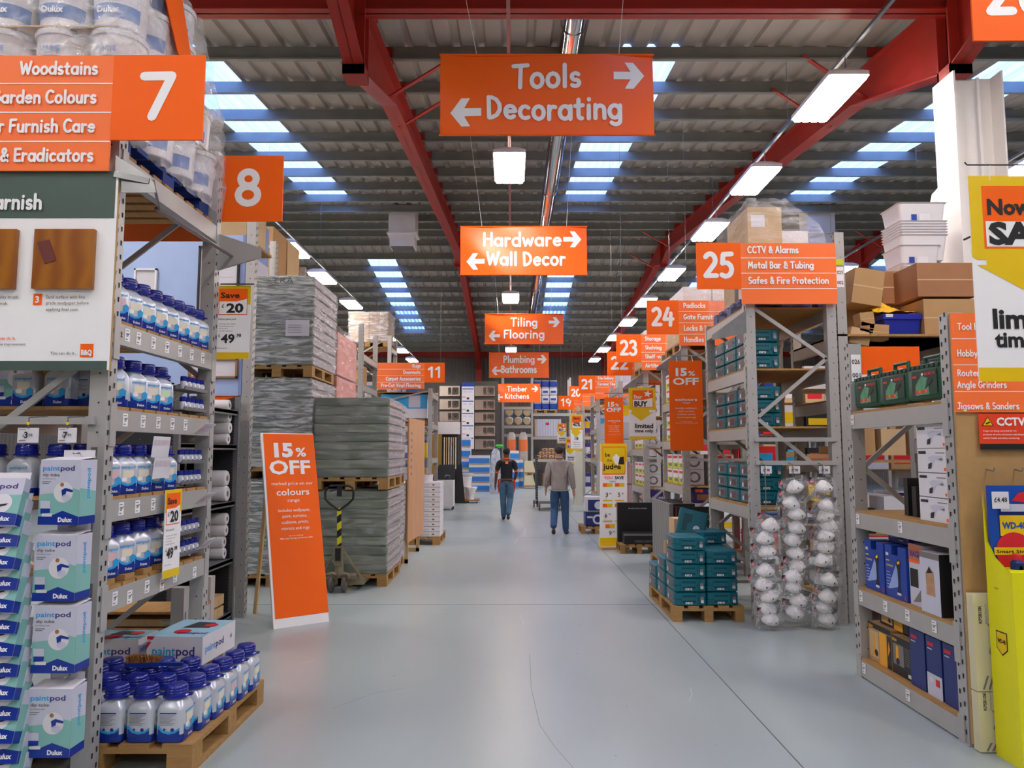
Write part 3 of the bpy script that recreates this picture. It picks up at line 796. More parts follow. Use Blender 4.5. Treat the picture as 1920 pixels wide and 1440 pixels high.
aisle_sign('7', ['Woodstains', 'Garden Colours', 'Floor Furnish Care', '& Eradicators'], 3.70, -170, 214, 385, 103, 262, 320, False, 'big orange aisle sign 7 on the near left rack', .43, pen=.2)
aisle_sign('8', ['', '', '', ''], 5.19, 100, 405, 532, 292, 415, 452, False, 'orange aisle sign 8 on the far post of the left rack')
aisle_sign('11', ['Rugs', 'Doormats', 'Carpet Accessories', 'Pre-Cut Vinyl Flooring'], 17.3, 700, 796, 834, 680, 717, 729, False, 'orange aisle sign 11 on the left, listing rugs and doormats', .52)
aisle_sign('25', ['CCTV & Alarms', 'Metal Bar & Tubing', 'Safes & Fire Protection', ''], 7.05, 1305, 1388, 1566, 455, 542, 570, True, 'orange aisle sign 25 listing alarms, metal bar and safes', .42)
aisle_sign('24', ['Padlocks', 'Gate Furniture', 'Locks & Latches', 'Handles'], 9.8, 1212, 1272, 1395, 563, 627, 648, True, 'orange aisle sign 24 listing padlocks and locks', .42)
aisle_sign('23', ['Storage', 'Shelving', 'Shelf Units', 'Airtite'], 12.6, 1155, 1202, 1300, 627, 679, 694, True, 'orange aisle sign 23 listing storage and shelving', .42)
aisle_sign('22', ['', '', '', ''], 14.2, 1138, 1185, 1268, 659, 704, 722, True, 'orange aisle sign 22 partly behind the 23 sign')
aisle_sign('21', ['Tile Gallery', 'Ceramic Tiles', '', ''], 19.3, 1085, 1116, 1178, 704, 738, 748, True, 'orange aisle sign 21 listing tile gallery and ceramic tiles', .45)
aisle_sign('20', ['', '', '', ''], 23.0, 1067, 1092, 1140, 724, 750, 762, True, 'orange aisle sign 20 just left of the 21 sign')
aisle_sign('19', ['', '', '', ''], 27.6, 1047, 1076, 1118, 742, 768, 774, True, 'orange aisle sign 19, smallest of the row on the right')
# partly seen 26 at the top right
Y = 3.9; t = sign_obj('aisle_sign', 'orange aisle sign cut off at the top right corner', 'sign', 'numbered aisle signs')
p = atY(1826, 76, Y); b = MB(); b.box(p.x, p.x + .5, Y, Y + .012, p.z, p.z + .45, ORANGE); b.build('number_panel', t)
b = MB(); b.marker('26', .25, .16, FRONT(p.x, Y, p.z), WHITE, .25, .36, pen=.2, off=.002); b.build('numeral', t)
b = MB(); b.tube([(p.x + .25, Y + .006, p.z + .45), (p.x + .25, Y + .006, roofz(Y) + .01)], .004, GALV, 5); b.build('cord', t)
# sign for aisle 26 on the near face of the right rack
Y = 4.2; t = sign_obj('aisle_sign', 'orange sign listing angle grinders and jigsaws on the chipboard panel', 'sign', 'numbered aisle signs')
p0 = atY(1782, 587, Y); zb = atY(1782, 773, Y).z; b = MB(); b.box(p0.x, p0.x + 1.0, Y, Y + .01, zb, p0.z, ORANGE2)
zs = [atY(1800, y, Y).z for y in (635, 684, 734)]
for z in zs: b.box(p0.x, p0.x + 1.0, Y - .001, Y, z - .0015, z + .0015, WHITE)
b.build('text_panel', t); b = MB()
for s, y in (('Tool Hire', 618), ('Hobby Tools', 668), ('Routers &', 705), ('Angle Grinders', 727), ('Jigsaws & Sanders', 767)):
    q = atY(1794, y, Y); b.marker(s, 0, 0, FRONT(q.x, Y, q.z), WHITE, .036, align='L', pen=.17)
b.build('lettering', t)
# orange cross panel seen above the drill cases
b = MB(); p = atY(1610, 702, 5.585); q = atY(1723, 650, 5.585); b.box(p.x, q.x, 5.581, 5.591, p.z, q.z, ORANGE)
tag(b.build('blank_sign'), 'plain orange panel behind the green drill cases', 'sign')

# varnishing guide poster on its board, left
Y = 3.72; t = sign_obj('information_board', 'tall white varnishing guide board with dark green header on the left rack', 'sign')
x0, x1 = -3.1, atY(214, 500, Y).x; z1 = atY(0, 321, Y).z; z0 = atY(0, 694, Y).z
b = MB(); b.box(x0, x1, Y, Y + .02, z0, z1, {'*': MDF, 'f': WHITE})
DG = mat('poster_green', '43564f', .5, var=.04)
zh = atY(0, 409, Y).z; zl = atY(0, 677, Y).z
b.box(x0, x1 - .012, Y - .002, Y, zh, z1, DG); b.box(x0, x1 - .012, Y - .002, Y, z0, zl, DG); b.build('board', t)
def pz(px, py): v = atY(px, py, Y); return v.x, v.z
b = MB(); x, z = pz(81, 392); b.marker('Varnish', 0, 0, FRONT(x, Y - .003, z), WHITE, .075, align='R', pen=.2)
for s, px, py, h, al in (('Sand surface with fine', 87, 560, .0165, 'L'), ('grade sandpaper before', 87, 571, .0165, 'L'), ('applying final coat.', 87, 583, .0165, 'L'), ('quality brush', 34, 560, .0165, 'R'), ('to apply varnish.', 16, 572, .0165, 'R'), ('home improvement.', 50, 648, .0145, 'R'), ('You can do it...', 145, 665, .016, 'R')):
    x, z = pz(px, py); b.text(s, 0, 0, FRONT(x, Y - .001, z), INK, h, align=al)
x, z = pz(30, 637); b.text('You can do it,', 0, 0, FRONT(x, Y - .001, z), ORANGE, .0155, align='R', bold=.02)
x, z = pz(62, 572); b.rect(0, .045, 0, .058, FRONT(x, Y, z), ORANGE); b.text('3', .022, .012, FRONT(x, Y, z), WHITE, .034, bold=.03)
x, z = pz(150, 670); b.rect(0, .066, 0, .068, FRONT(x, Y, z), ORANGE); b.text('B&Q', .033, .012, FRONT(x, Y, z), WHITE, .026, w=.054, bold=.05)
b.build('lettering', t)
WOODS = mat_wave('varnished_board', '8a4d1a', 'a3651f', 3, .3, 'X', 6, detail=3)
for (pa, pb, pc, pd) in ((64, 182, 432, 543), (-60, 37, 432, 543)):
    xa, za = pz(pa, pd); xb, zb_ = pz(pb, pc); b = MB(); b.box(xa, xb, Y - .025, Y, za, zb_, WOODS); b.build('wood_sample', t)
b = MB(); xa, za = pz(74, 490); b.poly([(0, .09), (.06, .105), (.1, 0), (.045, -.02)], FRONT(xa, Y - .026, za), mat('sandpaper', '6d3631', .9), .003, .003); b.build('sandpaper', t)

# Save £20 cards
def save_card(p, U, W, H, label):
    """card with lower left corner p, running along U"""
    t = sign_obj('price_card', label, 'price card'); U = Vector(U).normalized(); fr = (Vector(p), U, Vector((0, 0, 1)))
    b = MB(); b.rect(0, W, 0, H, fr, WHITE, 0, .004)
    b.rect(0, W, 0, H * .09, fr, YELLOW); b.rect(0, W, H * .74, H, fr, YELLOW, .001); b.rect(W * .07, W * .91, H * .6, H * .96, fr, ORANGE, .0015)
    b.poly([(W * .09, H * .61), (W * .89, H * .61), (W * .89, H * .82), (W * .6, H * .785), (W * .09, H * .785)], fr, WHITE, .002)
    b.build('card', t); b = MB()
    b.text('Save', W * .12, H * .835, fr, INK, H * .075, W * .56, 'L', .03, .003); b.text('£', W * .2, H * .7, fr, INK, H * .05, None, 'C', .02, .003); b.text('20', W * .3, H * .635, fr, INK, H * .125, W * .5, 'L', .04, .003)
    b.text('Dulux paint pod', W * .08, H * .53, fr, INK, H * .03, W * .5, 'L', 0, .002)
    for i, s in enumerate(('matching water system', 'fast and easy to use', 'self cleaning', 'includes tapping kit')): b.text(s, W * .1, H * (.47 - i * .032), fr, GREYINK, H * .018, None, 'L', 0, .002)
    b.text('£', W * .09, H * .3, fr, INK, H * .045, None, 'L', 0, .003); b.text('49', W * .17, H * .22, fr, INK, H * .12, W * .4, 'L', .03, .003); b.text('.98', W * .6, H * .3, fr, INK, H * .045, None, 'L', .02, .003)
    b.text('While stocks last', W * .06, H * .14, fr, INK, H * .014, None, 'L', 0, .002)
    b.build('lettering', t); return t
p = atY(402, 673, 5.2); q = atY(471, 536, 5.2)
c1 = save_card(p, (1, 0, 0), q.x - p.x, q.z - p.z, 'Save £20 price card hung beyond the far post of the left rack')
b = MB(); b.bar((-2.06, 5.19, q.z + .01), (-1.82, 5.19, q.z + .01), .01, .01, GALV); b.build('hook_arm', c1)
q = atX(311, 1000, -2.0); zt, zb = atX(325, 918, -2.0).z, atX(325, 1080, -2.0).z
c2 = save_card((-2.01, q.y, zb), (.1, 1, 0), .175, zt - zb, 'narrow Save £20 price card standing across the lower shelves of the left rack')
b = MB(); b.bar((XL, q.y + .1, zt - .02), (-2.0, q.y + .1, zt - .02), .01, .01, GALV); b.build('hook_arm', c2)

# CCTV notice
Y = 4.19; t = sign_obj('notice', 'small orange camera warning notice on the chipboard panel', 'notice')
p = atY(1838, 843, Y); q = atY(1960, 776, Y); b = MB(); W, H = q.x - p.x, q.z - p.z; fr = FRONT(p.x, Y, p.z)
b.box(p.x, q.x, Y, Y + .003, p.z, q.z, mat('notice_red', 'e8421a', .45)); b.rect(0, W, 0, H * .16, fr, INK); b.build('plate', t)
b = MB(); b.text('CCTV', W * .26, H * .68, fr, WHITE, H * .22, None, 'L', .04)
for i, s in enumerate(('Images are being recorded for the', 'purposes of crime prevention and detection', 'and for health and safety monitoring')): b.text(s, W * .05, H * (.5 - i * .1), fr, WHITE, H * .05, None, 'L')
b.poly([(W * .04, H * .66), (W * .22, H * .66), (W * .13, H * .93)], fr, INK, .002); b.poly([(W * .06, H * .675), (W * .2, H * .675), (W * .13, H * .9)], fr, YELLOW, .003)
b.poly([(W * .09, H * .72), (W * .11, H * .7), (W * .17, H * .76), (W * .15, H * .79)], fr, INK, .004); b.build('lettering', t)

# Now SAVE limited time poster
Y = 3.15; t = sign_obj('offer_poster', 'tall yellow and white poster reading Now SAVE limited time at the right edge', 'poster')
p = atY(1836, 715, Y); q = atY(1813, 330, Y); x0 = atY(1824, 500, Y).x; W = .52; H = q.z - p.z; fr = FRONT(x0, Y, p.z)
b = MB(); b.box(x0, x0 + W, Y, Y + .004, p.z, q.z, WHITE); b.rect(0, W, 0, H * .065, fr, YELLOW, .001)
b.poly([(0, H * .6), (.02, H * .585), (W, H * .585), (W, H), (0, H)], fr, YELLOW, .001)
b.poly([(.0, H * .595), (.06, H * .595), (.06, H * .56), (.02, H * .56), (.26, H * .41), (W - .02, H * .56), (W - .06, H * .56), (W - .06, H * .6)], fr, YELLOW, .0012)
b.poly([(.055, H * .64), (W - .05, H * .64), (W - .05, H * .95), (.055, H * .95)], fr, ORANGE, .0015); b.poly([(.065, H * .65), (W - .06, H * .65), (W - .06, H * .77), (.065, H * .775)], fr, WHITE, .002); b.build('card', t)
b = MB(); b.text('Now', .075, H * .81, fr, INK, .068, None, 'L', .04, .003); b.text('SAVE', .075, H * .665, fr, INK, .095, .37, 'L', .05, .003)
b.text('limited', .072, H * .255, fr, INK, .085, .34, 'L', .035, .002); b.text('time only', .075, H * .165, fr, INK, .066, .36, 'L', .035, .002); b.build('lettering', t)
b = MB(); zt = q.z + .05; b.tube([(x0 - .01, Y, zt + .012), (x0, Y, zt), (x0 + .7, Y, zt)], .0035, INK, 6); b.build('hook_arm', t)
b = MB(); b.tube([(x0 + .1, Y, zt), (x0 + .095, Y, q.z - .02)], .002, WHITE, 5); b.build('tie', t)
b = MB(); b.tube([(x0 + .68, Y, zt), (x0 + .68, 4.3, zt)], .006, INK, 6); b.build('hook_arm', t)

# 15% OFF colours posters
def off_text(b, fr, W, H, legal=True):
    b.text('15', W * .2, H * .83, fr, WHITE, H * .085, W * .34, 'L', .05); b.text('%', W * .58, H * .83, fr, WHITE, H * .055, W * .2, 'L', .02)
    b.text('OFF', W * .5, H * .73, fr, WHITE, H * .078, W * .78, 'C', .03)
def off_lines(b, fr, W, H, y0=.66, st=.04, top='marked price on our'):
    y = y0
    if top: b.text(top, W * .5, H * y, fr, WHITE, H * .018, W * .8); y -= .055
    b.text('colours', W * .5, H * y, fr, WHITE, H * .032, W * .66, 'C', .01); y -= .028
    b.text('range', W * .5, H * y, fr, WHITE, H * .017, W * .22); y -= .06
    for s, w_ in (('includes wallpaper,', .66), ('paint, curtains,', .5), ('cushions, prints,', .55), ('mirrors and rugs', .56)): b.text(s, W * .5, H * y, fr, WHITE, H * .017, W * w_); y -= st * .85
    b.text('Excludes lighting', W * .5, H * (y - .01), fr, WHITE, H * .006, W * .3); b.text('Offer ends Thursday 2nd October 2008', W * .5, H * (y - .025), fr, WHITE, H * .007, W * .66)
def hang_off(x0_, x1_, y0_, y1_, Y, label, hooktop, hy):
    p = atY(x0_, y1_, Y); q = atY(x1_, y0_, Y); W, H = q.x - p.x, q.z - p.z; fr = FRONT(p.x, Y, p.z)
    t = sign_obj('hanging_poster', label, 'poster'); b = MB(); b.box(p.x, q.x, Y, Y + .004, p.z, q.z, ORANGE); b.build('card', t)
    b = MB(); off_text(b, fr, W, H); off_lines(b, fr, W, H, .55, .04, None); b.build('lettering', t)
    for u in (.25, .72):
        b = MB(); b.tube([(p.x + W * u, Y, q.z - .01), (p.x + W * u - .01, Y + .01, q.z + hooktop)], .004, WHITE, 5); b.build('tie', t)
    b = MB(); b.tube([(p.x, Y + .01, q.z + hooktop), (2.27, Y + .01, q.z + hooktop), (2.27, hy, q.z + hooktop)], .008, GALV, 6); b.build('hook_arm', t)
hang_off(1257, 1316, 676, 845, 9.0, 'larger hanging orange 15% OFF poster beside the 25 rack', .06, 8.6)
hang_off(1134, 1168, 745, 846, 14.4, 'smaller hanging orange 15% OFF poster above the judge placard', .08, 14.07)
def star_card(x0_, x1_, y0_, y1_, Y, label, kind='star', hook=2.27, hy=0):
    p = atY(x0_, y1_, Y); q = atY(x1_, y0_, Y); W, H = q.x - p.x, q.z - p.z; fr = FRONT(p.x, Y, p.z)
    t = sign_obj('offer_card', label, 'offer card', 'hanging yellow offer cards'); b = MB(); b.box(p.x, q.x, Y, Y + .004, p.z, q.z, WHITE)
    b.rect(0, W, 0, H * .06, fr, YELLOW, .001); b.poly([(0, H * .57), (W, H * .57), (W, H), (0, H)], fr, YELLOW, .001)
    b.poly([(W * .1, H * .52), (W * .1, H * .58), (W * .75, H * .58), (W * .75, H * .52), (W * .9, H * .52), (W * .45, H * .36), (W * .02, H * .52)][::-1], fr, YELLOW, .0012)
    b.poly([(W * .14, H * .62), (W * .9, H * .62), (W * .9, H * .95), (W * .14, H * .95)], fr, ORANGE, .0015); b.poly([(W * .16, H * .63), (W * .88, H * .63), (W * .88, H * .8), (W * .5, H * .76), (W * .16, H * .77)], fr, WHITE, .002)
    b.build('card', t); b = MB()
    if kind == 'star':
        b.text('Star', W * .18, H * .79, fr, WHITE, H * .07, W * .32, 'L', .02, .003); b.text('BUY', W * .2, H * .64, fr, INK, H * .1, W * .5, 'L', .05, .003)
        b.poly([(W * .7 + W * .16 * (1 if i % 2 == 0 else .42) * math.sin(i * math.pi / 5 + .2), H * .88 + H * .075 * (1 if i % 2 == 0 else .42) * math.cos(i * math.pi / 5 + .2)) for i in range(10)][::-1], fr, WHITE, .003)
        b.text('limited', W * .55, H * .22, fr, INK, H * .09, W * .68, 'C', .03, .003); b.text('time only', W * .55, H * .14, fr, INK, H * .06, W * .68, 'C', .03, .003)
    else:
        b.text('Save', W * .5, H * .86, fr, INK, H * .07, W * .5, 'C', .03, .003); b.text('40%', W * .5, H * .67, fr, INK, H * .11, W * .64, 'C', .04, .003)
        b.text('18', W * .5, H * .29, fr, INK, H * .09, W * .3, 'C', .03, .003)
        for i, s in enumerate(('bathroom', 'collections', 'to choose from')): b.text(s, W * .5, H * (.22 - i * .06), fr, INK, H * .03, W * .6)
    b.build('lettering', t)
    b = MB(); b.tube([(p.x + W * .3, Y, q.z), (p.x + W * .3, Y + .01, q.z + .07), (hook, Y + .01, q.z + .07), (hook, hy, q.z + .07)], .004, INK, 5); b.build('hook_arm', t)
star_card(1180, 1229, 727, 824, 11.6, 'nearest yellow Star BUY card hanging in front of the 24 rack', hy=11.17)
star_card(1045, 1062, 794, 832, 21.5, 'farther small Star BUY card above the walking customer', hy=21.38)
star_card(1070, 1092, 777, 845, 19.5, 'yellow card reading Save 40% on 18 bathroom collections', 'save', hy=19.85)
star_card(1061, 1078, 822, 870, 20.4, 'lowest yellow BUY card half hidden behind the Save 40% card', hy=19.85)

# 15% OFF A-board
BL, BR, TL = atZ(513, 1180), atZ(617, 1165), Vector((-2.47, 7.35, 1.79))
t = sign_obj('easel_sign', 'leaning orange 15% OFF placard with wooden prop on the floor', 'placard')
U = (BR - BL); W = U.length; U.normalize(); V = TL - BL; V = (V - U * V.dot(U)); H = V.length; V.normalize(); Nn = U.cross(V)
b = MB(); b.poly([(0, 0), (W, 0), (W, H), (0, H)], (BL, U, V), WHITE, 0, .028); b.poly([(.0, H * .045), (W * .97, H * .045), (W * .97, H * .995), (.0, H * .995)], (BL + U * .02, U, V), ORANGE, .002, .001); b.build('board', t)
b = MB(); fr = (BL, U, V); 
b.text('15', W * .22, H * .87, fr, WHITE, H * .075, W * .36, 'L', .05); b.text('%', W * .63, H * .87, fr, WHITE, H * .05, W * .2, 'L', .02); b.text('OFF', W * .5, H * .775, fr, WHITE, H * .075, W * .78, 'C', .03)
y = .715
for s, w_, h_, dy_, bo in (('marked price on our', .78, .018, .055, 0), ('colours', .62, .036, .035, .01), ('range', .22, .018, .052, 0), ('includes wallpaper,', .6, .017, .03, 0), ('paint, curtains,', .46, .017, .032, 0), ('cushions, prints,', .5, .017, .032, 0), ('mirrors and rugs', .52, .017, .034, 0), ('Excludes lighting', .25, .007, .014, 0), ('Offer ends Thursday 2nd October 2008', .6, .008, .02, 0)):
    b.text(s, W * .52, H * y, fr, WHITE, H * h_, W * w_, 'C', bo); y -= dy_
b.build('lettering', t)
for k in (.12,):
    p1 = BL + U * W * k + V * H * .8 - Nn * .03; p2 = atZ(478, 1150); b = MB(); b.bar(p2 + Vector((0, 0, .0)), p1, .045, .03, PINE, up=(1, 0, 0)); b.build('prop', t)

# be the judge placard
Y = 12.6; t = sign_obj('judge_placard', 'tall white and yellow placard reading be the judge, standing on the floor', 'placard')
p = atY(1122, 990, Y); q = atY(1180, 830, Y); W = q.x - p.x - .06; zb = .05; H = q.z - zb; x0 = p.x + .02
lean = .22; O = Vector((x0, Y, zb)); U = Vector((1, .18, 0)).normalized(); V = (Vector((.03, .12, 1))).normalized(); fr = (O, U, V)
b = MB(); b.poly([(0, 0), (W, 0), (W, H), (0, H)], fr, WHITE, 0, .015); b.rect(0, W, 0, H * .075, fr, YELLOW, .001); b.rect(0, W, H * .82, H, fr, YELLOW, .001); b.poly([(W * .08, H * .69), (W * .92, H * .69), (W * .94, H * .72), (W * .94, H * .97), (W * .08, H * .97)], fr, ORANGE, .0015); b.poly([(W * .1, H * .7), (W * .9, H * .7), (W * .92, H * .73), (W * .92, H * .96), (W * .1, H * .96)], fr, YELLOW, .002)
b.poly([(W * .45, H * .86), (W * .55, H * .8), (W * .66, H * .78), (W * .72, H * .86), (W * .6, H * .9)], fr, WHITE, .0025); b.poly([(W * .6, H * .79), (W * .9, H * .79), (W * .88, H * .87), (W * .7, H * .86)], fr, INK, .0022)
for i in range(2):
    for j in range(2):
        u, v = W * (.1 + .45 * i), H * (.57 - .2 * j); b.rect(u, u + W * .35, v, v + H * .035, fr, YELLOW, .002); b.rect(u, u + W * .15, v, v + H * .035, fr, ORANGE, .003); b.rect(u, u + W * .35, v - H * .14, v - H * .13, fr, YELLOW, .002)
b.rect(W * .2, W * .55, H * .17, H * .205, fr, YELLOW, .002); b.rect(W * .2, W * .35, H * .17, H * .205, fr, ORANGE, .003); b.build('board', t)
b = MB(); b.text('be', W * .27, H * .87, fr, INK, H * .04, None, 'C', .02); b.text('the', W * .33, H * .82, fr, INK, H * .028, None, 'C', .01); b.text('judge', W * .44, H * .745, fr, INK, H * .055, W * .66, 'C', .03)
b.text('YOU', W * .14, H * .645, fr, ORANGE, H * .03, None, 'L', .02); b.text('SAVE', W * .54, H * .645, fr, INK, H * .03, None, 'L', .03); b.text('TODAY', W * .45, H * .615, fr, INK, H * .015, None, 'C', .01)
for u, v, s in ((.25, .47, '3'), (.7, .47, '5'), (.22, .27, '6'), (.68, .27, '9'), (.38, .1, '9')): b.text(s, W * u, H * v, fr, INK, H * .045); b.text('98', W * (u + .13), H * (v + .025), fr, INK, H * .016)
b.build('lettering', t)
b = MB(); b.bar((x0, Y - .04, .02), (x0 + W, Y + .08, .02), .2, .035, PINE); b.build('foot', t)
# ---------------------------------------------------------------- left side: paint bottles
def make_pod(sw):
    """wide-mouthed paint bottle, front faces +X; local base at z 0, 0.15 wide along Y, 0.285 tall"""
    b = MB()
    b.loft([(0, .058, .062, .02), (.006, .064, .069, .02), (.042, .066, .071, .026), (.158, .066, .071, .026), (.178, .059, .064, .028), (.2, .045, .048, .035), (.212, .042, .043, .04)], [BLUEB, BLUEB, SILVER, SILVER, SILVER, SILVER], n=4)
    fr = RIGHT(.066, 0, 0)
    for fr, W in ((fr, 1), (FRONT(0, -.071, 0), 0)):
        b.poly([(-.052, .03), (.052, .03), (.052, .075), (.03, .058), (0, .052), (-.03, .06), (-.052, .085)], fr, BLUEB, .0008)
        b.poly([(-.052, .074), (-.03, .052), (0, .044), (.03, .05), (.052, .066), (.052, .078), (.03, .062), (0, .056), (-.03, .066), (-.052, .092)], fr, CYAN, .0012)
        if W:
            b.text('paintpod', 0, .14, fr, CYAN, .016, .088, 'C', .02, .0012)
            b.rect(-.03, .035, .09, .13, fr, sw, .0012)
            b.poly([(.02, .062), (.052, .058), (.055, .088), (.038, .1), (.02, .09)], fr, CYAN, .0022)
            b.text('Dulux', .015, .018, fr, WHITE, .014, .045, 'C', .02, .0016)
            b.rect(-.035, -.005, .07, .09, fr, WHITE, .0014)
        else:
            b.rect(-.045, .035, .143, .148, fr, BLUEB, .001)
            for i in range(8): b.rect(-.045, .03 - (i % 3) * .012, .134 - i * .0065, .1362 - i * .0065, fr, GREYINK, .001)
            b.disc(-.02, .068, .006, fr, BLUEB, .002, 10); b.disc(.018, .066, .009, fr, BLUEB, .002, 10)
    o = smooth(b.build('paint_bottle'), 35); tag(o, 'x', 'paint bottle')
    b = MB(); prof = [(.05, 0), (.061, .004), (.061, .011), (.0535, .016), (.0535, .05), (.05, .06), (.047, .063), (.02, .065), (.002, .066)]
    b.lathe([(r, h + .206) for r, h in prof], (0, 0, 0), BLUECAP, 28)
    for i in range(2): b.lathe([(.0538, .232 + i * .014), (.0556, .235 + i * .014), (.0538, .238 + i * .014)], (0, 0, 0), BLUECAP, 28)
    b.loft([(.208, .014, .014, .004), (.217, .014, .014, .004)], BLUECAP, cx=.058, cy=.02)
    smooth(b.build('cap', o), 40); return o
PODS = [Kind(make_pod(CREAM)), Kind(make_pod(PINKSW)), Kind(make_pod(GREENSW))]
shelfname = {2.27: 'highest bottle shelf', 1.82: 'second bottle shelf down', 1.355: 'third bottle shelf down', .9: 'lowest bottle shelf'}
def pods_on(z, ys, x, wh, seq, rzs=None, dz=.018, s=1.0):
    for i, y in enumerate(ys):
        PODS[seq[i % len(seq)]].put((x, y, z + dz), (rzs[i] if rzs else R.uniform(-.06, .06)) - .4, label='blue-capped paint bottle on the %s, %s in its front row' % (wh, nth(i, len(ys))), group='paint bottles on the rack shelves', scale=(s, s, s))
pods_on(2.27, [3.93 + .152 * i for i in range(8)], XL - .09, shelfname[2.27], [1, 0, 0, 0, 0, 0, 0, 0], None, s=1.0)
pods_on(1.82, [4.0, 4.19, 4.35, 4.51], XL - .1, shelfname[1.82], [0, 0, 0, 2], [-.5, 0, 0, 0], s=1.02)
pods_on(1.355, [3.93, 4.1, 4.27, 4.43, 4.59], XL - .09, shelfname[1.355], [1, 0, 0, 0, 0])
b = MB()
pods_on(.9, [3.95, 4.12, 4.29, 4.46], XL - .09, shelfname[.9], [1, 0, 0, 0], dz=.05)
for z in (.92,):
    for i, y in enumerate((3.9, 4.1, 4.3, 4.48, 4.66)):
        b = MB(); b.box(XL - .5, XL - .01, y - .05, y + .05, z, z + .03, WOOD); tag(b.build('wooden_slat'), 'loose wooden slat under the bottles on the lowest shelf, %s' % nth(i, 5), 'slat')
# bottles seen beside the near frame (behind the tubs on the lower left)
for k, (z, wh) in enumerate(((1.82, 'second'), (1.355, 'third'))):
    for i, x in enumerate((-2.9, -2.73, -2.56, -2.39)):
        if k == 0 and i < 2: continue
        PODS[0].put((x, 3.96, z + .018), -1.57, 'paint bottle on the %s shelf behind the near frame, %s' % (wh, ['outermost', 'next in', 'third in', 'innermost'][i]), 'paint bottles on the rack shelves', scale=(1, 1, 1))
# rear rows on the shelves
for z in (2.27, 1.82, 1.355, .9):
    for i in range(6):
        PODS[0].put((XL - .26, 4.05 + .17 * i, z + (.02 if z > 1 else .052)), .05, 'paint bottle in the back row of the %s, %s' % (shelfname[z], nth(i, 6)), 'paint bottles on the rack shelves')
# sample pots on wire trays at the far end of the shelves
def make_pot():
    b = MB(); b.lathe([(.016, 0), (.019, .003), (.019, .045), (.017, .05)], (0, 0, 0), SILVER, 12); b.poly([(-.012, .01), (.012, .01), (.012, .04), (-.012, .04)], RIGHT(.0185, 0, 0), WHITE, .001); b.rect(-.012, .012, .01, .02, RIGHT(.0185, 0, 0), BLUEB, .0016)
    o = smooth(tag(b.build('sample_pot'), 'x', 'sample pot')); b = MB(); b.lathe([(.019, .05), (.02, .052), (.02, .078), (.018, .08)], (0, 0, 0), BLUECAP, 12); smooth(b.build('lid', o)); return o
POT = Kind(make_pot())
TR = None
n = 0
for z, (a, c) in {1.82: ('upper', 'lower'), 1.355: ('upper', 'lower'), .9: ('upper', 'lower')}.items():
    for lv, dz in ((a, .16), (c, .03)):
        b = MB(); ya, yb = 4.68, 5.03; zz = z + dz + (.02 if z > 1 else .03)
        b.box(XL - .13, XL - .005, ya, yb, zz - .006, zz, STEEL); b.box(XL - .012, XL - .004, ya, yb, zz, zz + .014, STEEL)
        b.box(XL - .14, XL - .13, ya, ya + .01, zz - dz, zz + .05, STEEL); b.box(XL - .14, XL - .13, yb - .01, yb, zz - dz, zz + .05, STEEL)
        tag(b.build('pot_tray'), '%s sample pot tray on the %s' % (lv, shelfname[z]), 'tray')
        for i in range(5):
            POT.put((XL - .035, ya + .04 + i * .066, zz), 0, 'sample pot on the %s tray of the %s, %s' % (lv, shelfname[z], nth(i, 5)), 'sample pots')
# shelf price labels
def price_label(x, y, z, wh, txt='29', s=1.0, facing=1):
    b = MB(); w, h = .05 * s, .068 * s; fr = RIGHT(x, y, z) if facing > 0 else LEFT(x, y, z)
    b.rect(-w / 2, w / 2, -h / 2, h / 2, fr, WHITE, .002, .0015); b.text(txt, -.002, -h * .12, fr, INK, h * .28, w * .42, 'C', .03, .003); b.text('98', w * .3, h * .06, fr, INK, h * .12, None, 'C', .02, .003); b.text('£', -w * .32, 0, fr, INK, h * .14, None, 'C', .02, .003)
    b.rect(-w * .4, w * .2, h * .3, h * .36, fr, GREYINK, .003); b.rect(-w * .4, w * .05, -h * .38, -h * .3, fr, GREYINK, .003)
    return tag(b.build('price_label'), wh, 'price label', 'shelf price labels')
for z, ys, wh in ((2.27, [3.93, 4.05, 4.22, 4.39, 4.56, 4.73, 4.9], 'highest bottle shelf'), (1.82, [3.95, 4.14, 4.32, 4.5, 4.68], 'second bottle shelf'), (1.355, [3.95, 4.12, 4.3, 4.47], 'third bottle shelf'), (.9, [3.93, 4.08, 4.27, 4.45, 4.62, 4.9], 'lowest bottle shelf')):
    for i, y in enumerate(ys): price_label(XL + .004, y, z - .05 + (0 if z > 1 or i % 2 == 0 else -.02), 'white price label on the edge of the %s, %s' % (wh, nth(i, len(ys))))
b = MB(); b.text('02', 0, 0, RIGHT(XL + .004, 3.86, 2.2), INK, .03, None, 'C', .03, .002); tag(b.build('shelf_number'), 'black 02 printed on the highest bottle shelf edge', 'shelf number')
